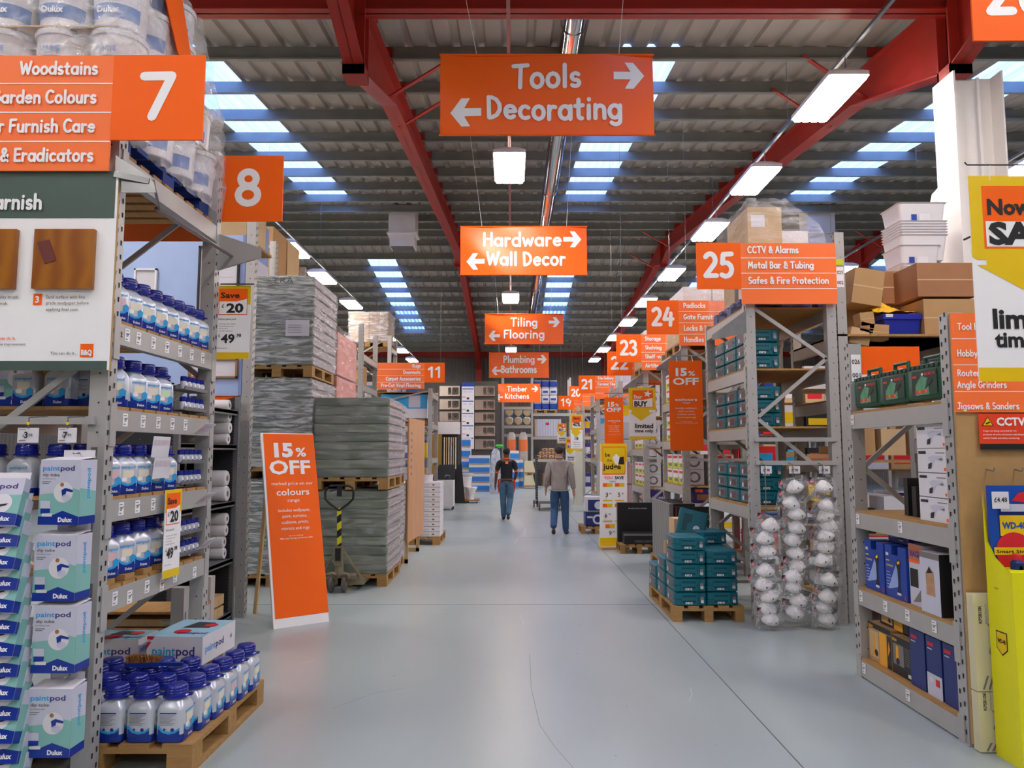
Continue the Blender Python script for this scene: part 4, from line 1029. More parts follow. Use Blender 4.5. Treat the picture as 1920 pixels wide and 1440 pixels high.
# leaflets hanging from the third shelf
b = MB()
for i in range(2):
    for j in range(2):
        fr = (Vector((XL + .02 + .01 * j, 4.3 + .1 * i, 1.69 - .12 * j)), Vector((.1, 1, 0)).normalized(), Vector((.1, 0, 1)).normalized()); b.rect(-.045, .045, -.12, 0, fr, BOXW, 0, .003)
        for k in range(4): b.rect(-.035 + k * .02, -.022 + k * .02, -.05, -.02, fr, PINKSW if k % 2 else LILAC, .002)
tag(b.build('leaflet_bunch'), 'bunch of white colour leaflets hanging from the second bottle shelf', 'leaflet')
for i, (y, z) in enumerate(((4.8, 1.74), (4.85, 1.29), (4.9, .99))):
    b = MB(); fr = (Vector((XL + .01, y, z - .02)), Vector((.0, 1, 0)), Vector((.75, 0, .65)).normalized()); b.rect(0, .17, 0, .1, fr, BOXW, 0, .002); b.rect(.02, .1, .02, .05, fr, PINKSW, .002); b.text('paintpod', .08, .065, fr, CYAN, .015, .1, 'C', 0, .003)
    tag(b.build('leaflet'), 'tilted leaflet on the shelf edge below the sample pots, %s' % ['top', 'middle', 'bottom'][i], 'leaflet')

# floor pallet with paint bottles
pallet(-2.62, 3.88, 0, 'wooden pallet on the floor under the near left paint bottles', sx=1.28, sy=.9)
def P(x, y, wh, rz=0, seq=0, z=.144): PODS[seq].put((x, y, z), rz, 'floor pallet paint bottle, ' + wh, 'paint bottles on the floor pallet', scale=(1.05, 1.05, 1.0))
for i, x in enumerate((-2.03, -1.878, -1.726)): P(x, 3.97, ['front row beside the rack post', 'front row middle', 'front corner'][i], 0)
for i, y in enumerate((4.13, 4.29, 4.45, 4.61, 4.77)): P(-1.70 + .012 * i, y, 'aisle edge, %s behind the corner bottle' % nth(i, 5, 'first', 'last'), 0, 1 if i == 2 else 0)
for r_, y in enumerate((4.13, 4.29, 4.45)):
    for i, x in enumerate((-2.31, -2.16, -2.01, -1.86)):
        P(x, y, '%s inner row, %s from the aisle' % (ORD[r_], ['fifth', 'fourth', 'third', 'second'][i]))
for i, x in enumerate((-2.53, -2.38, -2.225)): P(x, 3.97, 'front row outside the rack post, %s' % ['farthest from the aisle', 'middle', 'against the post'][i])
# scrubbing brush lying on the caps
b = MB(); BR_ = mat('brush_bristle', 'a86a34', .9, var=.3, scale=60, bump=.8, bscale=200)
for i in range(160):
    x, y = R.uniform(0, .17), R.uniform(-.02, .02); b.tube([(x, y, 0), (x + R.uniform(-.012, .012), y + R.uniform(-.012, .012), .035 + .008 * math.sin(x * 25))], .003, BR_, 4)
br = tag(b.build('scrubbing_brush', loc=(-2.12, 4.24, .445), rz=.12), 'brown-bristled brush with blue handle lying on the bottle caps', 'brush')
b = MB(); b.loft([(-.022, .1, .022, .02), (0, .1, .022, .02)], BLUEB, cx=.085); b.bar((.17, 0, -.012), (.3, -.02, -.012), .024, .018, BLUEB); b.build('handle', br)

# paintpod machine boxes behind the bottles
def pod_box(x0, y0, z0, W, D, H, rz, label, new=True):
    o = empty('machine_box', (x0, y0, z0), rz, label, 'box'); b = MB(); LB = mat('box_sky', '9cc6d8', .45, var=.12, scale=8)
    b.box(0, W, 0, D, 0, H, {'*': BOXW, 't': LB}); fr = FRONT(0, 0, 0); b.build('carton', o); b = MB()
    b.text('paint', W * .1, H * .34, fr, CYAN, H * .32, W * .42, 'L', .02, .001); b.text('pod', W * .53, H * .34, fr, PURPLE, H * .32, W * .33, 'L', .02, .001); b.text('roller system', W * .86, H * .16, fr, GREYINK, H * .07, None, 'R', 0, .001)
    b.poly([(0, H * .55), (W * .14, H), (0, H)], fr, REDP, .001); b.text('NEW', W * .04, H * .8, fr, WHITE, H * .09, None, 'C', .03, .002)
    fs = RIGHT(W, 0, 0); b.text('paint', D * .08, H * .4, fs, CYAN, H * .25, D * .3, 'L', .02, .001); b.text('pod', D * .39, H * .4, fs, PURPLE, H * .25, D * .24, 'L', .02, .001); b.disc(D * .86, H * .5, H * .12, fs, LILAC, .001); b.disc(D * .86, H * .5, H * .07, fs, GREYINK, .002)
    ft = TOP(0, 0, H); b.disc(W * .45, D * .28, W * .15, ft, REDP, .002, 18); b.text('paintpod', W * .7, D * .15, ft, PURPLE, .05, W * .5, 'C', .02, .002); b.poly([(W * .3, D * .5), (W * .8, D * .5), (W * .75, D * .8), (W * .4, D * .85)], ft, DARKSTEEL, .002); b.disc(W * .75, D * .65, W * .12, ft, REDP, .003, 14)
    b.build('printing', o); return o
b = MB(); b.box(-2.15, -1.86, 4.62, 4.95, .144, .343, CARD); tag(b.build('cardboard_box'), 'plain brown box carrying the red and white paintpod carton', 'box')
pod_box(-2.17, 4.56, .345, .34, .45, .165, -.06, 'white paintpod carton with red corner resting behind the caps')
pod_box(-2.58, 4.6, .35, .34, .25, .13, 0, 'second paintpod carton half hidden behind the near rack post')
b = MB(); b.box(-2.56, -2.26, 4.62, 4.84, .144, .348, CARD); tag(b.build('cardboard_box'), 'plain brown box under the half hidden paintpod carton', 'box')

# dip-tube cartons hanging on the near frame
def make_dip():
    b = MB(); W, D, H = .2, .115, .3; t = empty('dip_tube_carton', label='x', cat='carton')
    b.box(-W / 2, W / 2, 0, D, -H, 0, LILAC); b.box(-W * .36, W * .44, D - .002, D, 0, .045, BOXW)
    b.quad((-W / 2, 0, 0), (W / 2, 0, 0), (W / 2, D, .012), (-W / 2, D, .012), BOXW); b.build('carton', t)
    b = MB(); fr = FRONT(0, 0, 0); fs = RIGHT(W / 2, D / 2, 0)
    b.poly([(-.1, -.262), (.1, -.262), (.1, -.14), (.04, -.125), (-.03, -.155), (-.1, -.162)], fr, MINT, .0008); b.poly([(-.1, -.3), (.1, -.3), (.1, -.262), (.02, -.235), (-.04, -.26), (-.1, -.262)], fr, BLUEB, .0012)
    b.poly([(-.0575, -.262), (.0575, -.262), (.0575, -.15), (-.0575, -.13)], fs, MINT, .0008); b.rect(-.0575, .0575, -.3, -.262, fs, BLUEB, .001)
    b.text('paint', -.088, -.05, fr, CYAN, .024, .085, 'L', .02, .001); b.text('pod', .0, -.05, fr, PURPLE, .024, .07, 'L', .02, .001); b.text('dip tube', -.088, -.076, fr, GREYINK, .014, .085, 'L', .02, .001); b.text('and delivery tube', -.088, -.091, fr, GREYINK, .007, None, 'L', 0, .001)
    for i in range(2): b.rect(-.088, -.045 - i * .01, -.104 - i * .008, -.101 - i * .008, fr, GREYINK, .001)
    b.disc(.02, -.15, .048, fr, BOXW, .0014, 24); b.poly([(.015, -.17), (.01, -.14), (.03, -.13), (.068, -.14), (.066, -.15), (.035, -.145), (.03, -.17)], fr, BLUEB, .002); b.disc(.012, -.115, .01, fr, CARD2, .002, 8); b.disc(.035, -.175, .022, fr, LILAC, .002, 14, .016)
    b.poly([(-.09, -.21), (-.04, -.21), (-.042, -.245), (-.088, -.25)], fr, BLUEB, .002); b.poly([(-.092, -.19), (-.042, -.19), (-.04, -.225), (-.09, -.225)], fr, LILAC, .0024); b.rect(-.08, -.03, -.262, -.248, fr, BOXW, .003)
    b.text('Dulux', .035, -.286, fr, WHITE, .021, .07, 'C', .04, .002)
    fv = (Vector((W / 2, D / 2, 0)), Vector((0, 0, 1)), Vector((0, -1, 0))); b.text('paintpod', -.11, -.012, fv, CYAN, .026, .14, 'C', .02, .001)
    b.build('printing', t); return t
DIP = Kind(make_dip()); Yd = 3.5
for i, (px, py, rz) in enumerate(((115, 862, -.1), (106, 1003, -.04), (105, 1136, 0), (95, 1292, 0))):
    p = atY(px, py, Yd); DIP.put((p.x, Yd, p.z), rz, 'paintpod dip tube carton hanging on the near frame, %s of the column' % ['top', 'second from top', 'third from top', 'bottom'][i], 'dip tube cartons')
    b = MB(); b.tube([(p.x + .02, 3.72, p.z + .035), (p.x + .02, Yd + .06, p.z + .03)], .004, GALV, 6); b.bar((p.x + .02, 3.735, p.z + .06), (p.x + .02, 3.735, p.z - .15), .03, .004, GALV, up=(0, 1, 0)); tag(b.build('display_hook'), 'metal hook holding the %s dip tube carton' % ['top', 'second', 'third', 'bottom'][i], 'hook')
def make_packet():
    t = empty('roller_packet', label='x', cat='packet'); b = MB(); b.box(-.11, .11, 0, .05, -.22, 0, LILAC); b.box(-.08, .1, .048, .05, 0, .04, BOXW); b.build('carton', t); b = MB(); fr = FRONT(0, 0, 0); fs = RIGHT(.11, .025, 0)
    b.rect(-.11, .11, -.17, -.08, fr, MINT, .0008); b.poly([(-.11, -.22), (.11, -.22), (.11, -.17), (.04, -.16), (-.06, -.175), (-.11, -.17)], fr, BLUEB, .0012); b.rect(-.025, .025, -.22, -.17, fs, BLUEB, .001); b.rect(-.025, .025, -.17, -.06, fs, MINT, .001)
    b.text('paint', -.09, -.05, fr, CYAN, .024, .09, 'L', .02, .001); b.text('pod', .003, -.05, fr, PURPLE, .024, .08, 'L', .02, .001); b.disc(.03, -.12, .045, fr, BOXW, .001, 22); b.poly([(.01, -.14), (.05, -.13), (.06, -.12), (.02, -.125)], fr, INK, .002)
    b.rect(-.1, -.045, -.185, -.17, fr, BOXW, .002); b.text('Dulux', .045, -.2, fr, WHITE, .021, .075, 'C', .04, .002); b.build('printing', t); return t
PKT = Kind(make_packet())
for i in range(14):
    y = Yd - .02; p = atY(4, 888 + i * 39.6, y); t = PKT.put((p.x, y - .006 * 0 + .012 * (i % 2) , p.z - .02), R.uniform(-.04, .04), 'paintpod roller packet in the overlapping left column, %s' % nth(i, 14, 'topmost', 'lowest'), 'roller packets', rot=(-.32, 0, R.uniform(-.05, .05)))
# clear price tickets on the hook rail
for i, (x0_, x1_, y0_, y1_, s) in enumerate(((32, 73, 802, 830, '3'), (108, 144, 802, 830, '7'))):
    Y = 3.6; p, q = atY(x0_, y1_, Y), atY(x1_, y0_, Y); b = MB(); b.box(p.x, q.x, Y, Y + .003, p.z, q.z, BOXW); fr = FRONT(p.x, Y, p.z); W, H = q.x - p.x, q.z - p.z
    b.text('£', W * .3, H * .4, fr, INK, H * .2); b.text(s, W * .42, H * .32, fr, INK, H * .42, None, 'C', .03); b.text('98', W * .64, H * .42, fr, INK, H * .2); b.rect(W * .08, W * .4, H * .12, H * .17, fr, GREYINK, .002); b.rect(W * .06, W * .4, H * .88, H * .92, fr, GREYINK, .002)
    o = tag(b.build('price_ticket'), 'white price ticket on the hook rail, %s' % ('above the roller packets' if s == '3' else 'above the dip tube cartons'), 'price ticket'); b = MB(); b.tube([(p.x + W / 2, Y, q.z - .005), (p.x + W / 2, Y, q.z + .05), (p.x + W / 2, 3.74, q.z + .06)], .003, GALV, 6); b.build('clip', o)
    b = MB(); b.lathe([(.001, 0), (.008, .002), (.008, .006), (.001, .008)], (p.x + W / 2, Y - .008, q.z + .02), YELLOW, 10, 'Y'); b.build('stud', o)
# cartons on the shelf beside the near frame
for i, (x, z) in enumerate(((-2.95, 1.838),)):
    DIP.put((-2.62, 3.9, 1.838 + .3), 0, 'dip tube carton standing on the shelf behind the diagonal brace', 'dip tube cartons')
    b = MB(); b.box(-2.5, -2.33, 3.95, 4.3, 1.84, 2.12, CARD); tag(b.build('cardboard_box'), 'brown box on the shelf beside the standing dip tube carton', 'box')

# wrapped paint tubs on the top of the rack
BLUEPAL = mat('blue_pallet', '1c3f8c', .6, var=.12)
def make_blue_pallet():
    t = empty('pallet', label='blue pallet', cat='pallet')
    for i in range(3):
        b = MB(); x = .35 * i; b.box(x, x + .1, 0, 1.15, 0, .02, BLUEPAL); b.build('bottom_board', t)
        for j in range(3): b = MB(); b.box(x, x + .1, .5 * j, .5 * j + .14, .02, .1, BLUEPAL); b.build('block', t)
    for i in range(6): b = MB(); b.box(0, .8, i * .205, i * .205 + .12, .1, .13, BLUEPAL); b.build('top_board', t)
    return t
BPAL = Kind(make_blue_pallet())
BPAL.put((XL - .86, 3.85, 3.19), 0, 'blue pallet under the wrapped tubs on top of the left rack', scale=(1, 1.06, 1))
TUBW = mat('tub_white', 'd9d4d6', .35, var=.03); TUBP = mat('tub_print', '5f7fb8', .45, var=.05)
def make_tub():
    b = MB(); b.lathe([(.122, 0), (.128, .006), (.138, .24), (.142, .25), (.142, .262)], (0, 0, 0), TUBW, 28)
    for a in range(-5, 6):                        # printed band wraps the visible side
        t0, t1 = math.radians(-90 + a * 12), math.radians(-90 + (a + 1) * 12)
        for (r0, z0, r1, z1, m) in ((.131, .05, .1375, .13, TUBP), (.1375, .13, .1395, .2, BOXW)):
            b.quad((r0 * math.cos(t0), r0 * math.sin(t0), z0), (r0 * math.cos(t1), r0 * math.sin(t1), z0), (r1 * math.cos(t1), r1 * math.sin(t1), z1), (r1 * math.cos(t0), r1 * math.sin(t0), z1), m)
    b.text('WHITE', 0, .15, FRONT(0, -.1385, 0), TUBP, .03, .11, 'C', .04, .004); b.text('Dulux', 0, .075, FRONT(0, -.136, 0), WHITE, .035, .12, 'C', .04, .004)
    o = smooth(b.build('paint_tub'), 40); tag(o, 'x', 'paint tub'); b = MB(); b.lathe([(.148, .25), (.15, .256), (.15, .28), (.14, .285), (.138, .276), (.01, .276)], (0, 0, 0), TUBW, 28); smooth(b.build('lid', o), 40); return o
TUB = Kind(make_tub())
for l in range(3):
    for r_ in range(4 if l < 2 else 3):
        for c in range(3):
            x = XL - .12 - c * .305; y = 4.02 + r_ * .3; z = 3.325 + l * .3
            TUB.put((x - (.04 if l else 0), y, z), 0, 'wrapped white paint tub, %s layer, %s from the aisle, %s from the front' % (['bottom', 'middle', 'top'][l], ['first', 'second', 'third'][c], ORD[r_]), 'wrapped paint tubs')
for l in range(1, 4):
    b = MB(); z = 3.325 + l * .3 - .012; b.box(XL - .93, XL - .0 if l < 2 else XL - .1, 3.88, 5.1 if l < 2 else 4.95, z, z + .008, CARD3); tag(b.build('layer_sheet'), 'brown layer sheet in the wrapped tub stack, %s' % ['lowest', 'middle', 'top'][l - 1], 'cardboard sheet')
for r_ in range(3):
    for c in range(3): TUB.put((XL - .2 - c * .305, 4.1 + r_ * .3, 4.225), 0, 'wrapped white tub, fourth layer, %s from the aisle, %s from the front' % (['first', 'second', 'third'][c], ORD[r_]), 'wrapped paint tubs')
def hull(name, secs, m, label, n=24, wob=.012, seed=1, cat='plastic wrap'):
    """film skin: stacked rounded rectangles (z, x0, x1, y0, y1)"""
    rr = random.Random(seed); vs = []; fs = []; P_ = []
    K = 4 * n
    # densify
    S = []
    for i in range(len(secs) - 1):
        st = max(1, int(abs(secs[i + 1][0] - secs[i][0]) / .06))
        for k in range(st): S.append([a + (b_ - a) * k / st for a, b_ in zip(secs[i], secs[i + 1])])
    S.append(list(secs[-1]))
    for z, x0, x1, y0, y1 in S:
        for j in range(K):
            u = j / K * 4; k = int(u); f = u - k
            if k == 0: x, y = x0 + (x1 - x0) * f, y0
            elif k == 1: x, y = x1, y0 + (y1 - y0) * f
            elif k == 2: x, y = x1 + (x0 - x1) * f, y1
            else: x, y = x0, y1 + (y0 - y1) * f
            vs.append((x + rr.uniform(-wob, wob), y + rr.uniform(-wob, wob), z + rr.uniform(-wob, wob)))
    for i in range(len(S) - 1):
        for j in range(K): fs.append((i * K + j, i * K + (j + 1) % K, (i + 1) * K + (j + 1) % K, (i + 1) * K + j))
    fs.append(tuple(range((len(S) - 1) * K, len(S) * K)))
    b = MB(); b.add(vs, fs, m); o = b.build(name, smooth=True); return tag(o, label, cat)
hull('plastic_wrap', [(3.24, XL - .97, XL + .02, 3.83, 5.12), (3.6, XL - .97, XL + .03, 3.82, 5.12), (3.95, XL - .96, XL + .0, 3.83, 5.1), (4.55, XL - .9, XL - .08, 3.9, 4.9)], FILMT, 'clear film wrapped round the paint tubs on top of the left rack', seed=3)
b = MB(); b.add([(XL + .035, 4.3, 4.0), (XL + .035, 4.55, 3.95), (XL - .05, 4.5, 4.5), (XL - .06, 4.2, 4.5), (XL + .03, 4.3, 4.0), (XL + .03, 4.55, 3.95), (XL - .055, 4.5, 4.5), (XL - .065, 4.2, 4.5)], [(0, 1, 2, 3), (7, 6, 5, 4)], ORANGE); tag(b.build('delivery_note'), 'orange sheet stuck on the film round the paint tubs', 'sheet')

# ---------------------------------------------------------------- blue display wall with framed pictures, behind the left rack
Y = 7.45; BW = mat('display_blue', 'a9bfe6', .6, var=.03)
xr = atY(457, 600, Y).x; z0 = atY(400, 742, Y).z; z1 = atY(430, 441, Y).z
b = MB(); b.box(-5.2, xr, Y, Y + .06, z0, z1, BW); b.box(xr - .03, xr, Y - .01, Y, z0, z1, mat('display_edge', '7f94c4', .5)); dw = tag(b.build('display_wall'), 'pale blue display wall with framed pictures behind the left rack', 'display wall')
b = MB(); upright_mesh(xr + .1, Y - .02, 4.6, b, -1, 1); b.build('upright', dw)
b = MB(); b.box(-4.2, xr, Y + .06, Y + .8, z1 - .03, z1, WOODD); b.build('top_board', dw)
for i, (x0_, x1_, y0_, y1_, fc, lb) in enumerate(((365, 449, 461, 660, INK, 'large black-framed picture on the pale blue wall'), (245, 294, 503, 640, WHITE, 'small white-framed picture on the pale blue wall'), (352, 445, 672, 705, CARD2, 'brown-framed picture low on the pale blue wall'))):
    p, q = atY(x0_, y1_, Y - .03), atY(x1_, y0_, Y - .03); z_0 = p.z if i < 2 else p.z - .02
    o = empty('picture_frame', (0, 0, 0), label=lb, cat='picture'); b = MB(); w = .018
    for (a, c, e, f_) in ((p.x, q.x, z_0, z_0 + w), (p.x, q.x, q.z - w, q.z), (p.x, p.x + w, z_0, q.z), (q.x - w, q.x, z_0, q.z)): b.box(a, c, Y - .03, Y - .001, e, f_, fc)
    b.build('frame', o); b = MB(); b.box(p.x + w, q.x - w, Y - .012, Y - .002, z_0 + w, q.z - w, BOXW)
    fr = FRONT(p.x, Y - .012, z_0); W, H = q.x - p.x, q.z - z_0
    b.rect(W * .3, W * .7, H * .3, H * .32, fr, LILAC, .001); b.rect(W * .15, W * .85, H * .7, H * .71, fr, LILAC, .001); b.build('print', o)
b = MB(); p = atY(428, 832, 7.5); q = atY(452, 742, 7.5); b.box(p.x - .3, q.x, Y + .01, Y + .03, p.z, z0 + .001, ORANGE); tag(b.build('small_sign'), 'small orange sign hanging under the pale blue display wall', 'sign')
for i, x in enumerate((-3.25, -3.8)):
    b = MB(); b.box(x, x + .5, Y + .1, Y + .7, z1, z1 + .42, CARD3); b.rect(0, .5, .2, .23, FRONT(x, Y + .1, z1), CARD2, .001); tag(b.build('cardboard_box'), 'wrapped pale carton on top of the blue display wall, %s' % ['nearer the aisle', 'farther in'][i], 'box')
# tall rack and side panel seen over the wrapped stacks
RF = rack('tall grey rack rising behind the wrapped green stacks', -4.7, -3.42, 10.6, 12.2, 4.65, [4.0, 3.2], 1, near=True, deck='sheet', brace=True)
b = MB(); b.box(-3.5, -3.46, 9.3, 10.4, 0, 4.75, mat('display_edge')); b.box(-3.459, -3.455, 9.3, 10.4, 3.5, 4.2, LILAC); tag(b.build('side_panel_board'), 'tall slate-blue board between the blue wall and the wrapped stacks', 'board')
for i in range(2): b = MB(); b.box(-4.6, -3.5, 10.7 + i * .7, 11.35 + i * .7, 4.02, 4.9, CARD3 if i else CARD); tag(b.build('cardboard_box'), 'big brown carton on top of the tall rack behind the wrapped stacks, %s' % ['nearer', 'farther'][i], 'box')

# ---------------------------------------------------------------- shelving with white rolls
SX = -2.68; ya, yb = 6.0, 7.3
t = empty('shelving_unit', (0, 0, 0), label='dark grey slotted shelving unit holding white rolls', cat='shelving')
for y in (ya, yb):
    b = MB(); b.add([(SX - .6, y, 0), (SX, y, 0), (SX, y, 2.15), (SX - .6, y, 1.98), (SX - .6, y + .02, 0), (SX, y + .02, 0), (SX, y + .02, 2.15), (SX - .6, y + .02, 1.98)], [(0, 1, 2, 3), (7, 6, 5, 4), (0, 4, 5, 1), (1, 5, 6, 2), (2, 6, 7, 3), (3, 7, 4, 0)], DARKSTEEL)
    b.box(SX - .03, SX + .012, y - .012, y + .034, 0, 2.14, STEEL)
    for k in range(70): 
        b.disc(-.04, .08 + k * .029, .005, FRONT(SX, y, 0), STEEL, .001, 6)
        if k % 2 == 0: b.disc(-.3, .08 + k * .029, .005, FRONT(SX, y, 0), STEEL, .001, 6)
    b.build('side_panel', t)
zs = [atY(425, y, 6.9).z for y in (834, 945, 1058, 1165)]
for z in zs + [2.0]:
    b = MB(); b.box(SX - .58, SX, ya + .02, yb, z - .03, z, STEEL); b.box(SX - .01, SX, ya + .02, yb, z - .045, z + .005, STEEL); b.build('shelf', t)
b = MB(); b.box(SX - .6, SX - .58, ya, yb, 0, 1.98, DARKSTEEL); b.build('back_panel', t)
b = MB(); b.lathe([(.05, 0), (.056, .012), (.056, .5), (.05, .512)], (0, 0, 0), WHITEP, 20, 'X'); b.disc(0, 0, .02, RIGHT(.512, 0, 0), GREYINK, .001, 12)
ROLL = Kind(smooth(tag(b.build('white_roll'), 'x', 'roll'), 50))
for s_, (z, n) in enumerate(((zs[0], 4), (zs[1], 2), (zs[2], 4))):
    r_ = 1.0 if n == 4 else 1.35
    for col, y in enumerate((7.2,)):
        for k in range(n):
            ROLL.put((SX - .545 + R.uniform(-.02, .0), y, z + .057 * r_ + k * .108 * r_), label='white roll on the %s shelf of the dark slotted unit, %s up' % (['upper', 'middle', 'lower'][s_], ORD[k]), group='white rolls', scale=(1, r_, r_))
for k in range(2):
    b = MB(); z = .06 + k * .12
    b.box(SX - .55, SX - .02, 6.2, 7.15, zs[3] + k * .11, zs[3] + .09 + k * .11, PINE); b.box(SX - .1, SX - .012, 6.19, 6.4, zs[3] + .02 + k * .11, zs[3] + .07 + k * .11, GALV)
    tag(b.build('folded_trestle'), '%s folded pine trestle on the bottom shelf of the slotted unit' % ['lower', 'upper'][k], 'trestle')
# pine lengths on the bottom shelf beyond the bottle rack
LOWR = rack('low grey shelf with folded pine trestles behind the bottle rack', -3.1, -2.3, 5.35, 5.9, .65, [.16, .45], 1, near=False, deck='sheet', brace=False)
for k in range(4):
    b = MB(); b.box(-3.0, -2.33, 5.44 + .01 * k, 5.8, .18 + .06 * k if k < 4 else 0, .23 + .06 * k, PINE); b.box(-2.5, -2.4, 5.43 + .01 * k, 5.44 + .01 * k, .195 + .06 * k, .22 + .06 * k, GALV); tag(b.build('folded_trestle'), 'folded pine trestle behind the bottle rack, %s up' % ORD[k], 'trestle')

# ---------------------------------------------------------------- wrapped green packs on pallets
GREENP = mat('pack_green', '66705a', .5, var=.12, scale=3); GREENP2 = mat('pack_green_dark', '586450', .5, var=.12, scale=3)
PINKP = mat_wave('pack_print', 'b9a2a4', '8f8796', 5, .5, 'Z', 3, detail=3)
def load(x0, x1, y0, y1, z0, z1, n, lb, seed, film=FILMB, filmlb=None, pinkside=True, mats=(None, None)):
    h = (z1 - z0) / n
    for i in range(n):
        b = MB(); d = R.uniform(0, .008); m = (mats[0] or GREENP) if i % 2 else (mats[1] or GREENP2)
        zt = z0 + (i + 1) * h - .004
        b.loft([(z0 + i * h, (x1 - x0) / 2 - .012 - d, (y1 - y0) / 2 - .012, .01), (z0 + i * h + .012, (x1 - x0) / 2 - d, (y1 - y0) / 2, .02), (zt - .012, (x1 - x0) / 2 - d, (y1 - y0) / 2, .02), (zt, (x1 - x0) / 2 - .012 - d, (y1 - y0) / 2 - .012, .01)], m, cx=(x0 + x1) / 2, cy=(y0 + y1) / 2)
        if pinkside: b.rect(-(y1 - y0) / 2 + .03, (y1 - y0) / 2 - .03, .014, h - .02, RIGHT(x1 - d, (y0 + y1) / 2, z0 + i * h), PINKP, .0015)
        tag(b.build('flooring_pack'), 'flat pack in the %s, %s from the bottom' % (lb, nth(i, n, 'lowest', 'topmost')), 'pack', 'green flooring packs')
    hull('plastic_wrap', [(z0 + .004, x0 - .012, x1 + .012, y0 - .012, y1 + .012), (z1 - .02, x0 - .012, x1 + .012, y0 - .012, y1 + .012), (z1 + .012, x0 + .05, x1 - .05, y0 + .05, y1 - .05)], film, 'clear film wrapped round the ' + (filmlb or lb), wob=.006, seed=seed, n=20)
xa, xb = -3.33, -2.45
for k, (zp, zt, n) in enumerate(((0, 1.27, 9), (1.27, 2.52, 9), (2.52, 3.79, 9))):
    nm = ['bottom', 'middle', 'top'][k]
    pallet(xa, 9.1, zp, 'wooden pallet under the %s load of the tall left stack' % nm, sx=1.1, sy=.92)
    load(xa, xb, 9.1, 10.3, zp + .144, zt - .01, n, '%s load of the tall left stack' % nm, 10 + k, FILMB if k else FILMB)
b = MB(); p = atY(535, 630, 9.07); q = atY(580, 600, 9.07); b.box(p.x, q.x, 9.07, 9.075, p.z, q.z, BOXW)
for i in range(4): b.rect(.03, .2, .04 + i * .03, .045 + i * .03, FRONT(p.x, 9.06, p.z), GREYINK, .001)
tag(b.build('delivery_note'), 'white paper stuck on the film of the tall left stack', 'paper')
b = MB(); q_ = atY(500, 530, 9.08); b.marker('XTRA', 0, 0, FRONT(q_.x, 9.07, q_.z), INK, .06, .34, 'L', .14, .001); tag(b.build('marker_writing'), 'black handwriting along the top edge of the tall wrapped stack', 'writing')
xa, xb = -2.42, -1.5
for k, (zp, zt, n) in enumerate(((0, 1.15, 9), (1.15, 2.28, 9))):
    nm = ['lower', 'upper'][k]
    pallet(xa, 9.1, zp, 'wooden pallet under the %s load behind the pallet truck' % nm, sx=1.15, sy=.9)
    load(xa, xb, 9.12, 10.2, zp + .144, zt - .01, n, '%s load behind the pallet truck' % nm, 20 + k, FILM)
    pallet(xa, 10.36, zp, 'wooden pallet under the %s load of the rear stack' % nm, sx=1.08, sy=.4)
    load(xa, xb - .04, 10.36, 10.84, zp + .144, zt - .01, n, '%s load of the rear green stack' % nm, 24 + k, FILM)
# pink wrapped load and rolled mat behind the tall stack
PINKB = mat('pink_pack', 'c98078', .5, var=.15, scale=4)
b = MB(); 
for k in range(5): b = MB(); b.box(-3.3, -2.5, 10.6, 11.9, .15 + k * .64, .76 + k * .64, PINKB); tag(b.build('flooring_pack'), 'pink printed pack behind the tall left stack, %s' % nth(k, 5, 'lowest', 'topmost'), 'pack', 'pink packs')
pallet(-3.32, 10.6, 0, 'wooden pallet under the pink packs behind the tall stack', sx=1.05)
hull('plastic_wrap', [(.1, -3.33, -2.47, 10.57, 11.93), (3.38, -3.33, -2.47, 10.57, 11.93), (3.4, -3.2, -2.6, 10.7, 11.8)], FILM, 'clear film round the pink packs behind the tall stack', seed=31)
MAT_ = mat('cream_rug', 'b9b283', .8, var=.08, bump=.3, bscale=60)
p = atY(632, 620, 13.2); b = MB(); b.loft([(0, .24, .1, .09), (3.2, .24, .1, .09), (3.5, .2, .09, .08), (3.52, .15, .06, .05)], MAT_, n=6, cx=-3.1, cy=13.1)
tag(smooth(b.build('rolled_rug')), 'tall cream rolled rug standing behind the wrapped stacks', 'rug')

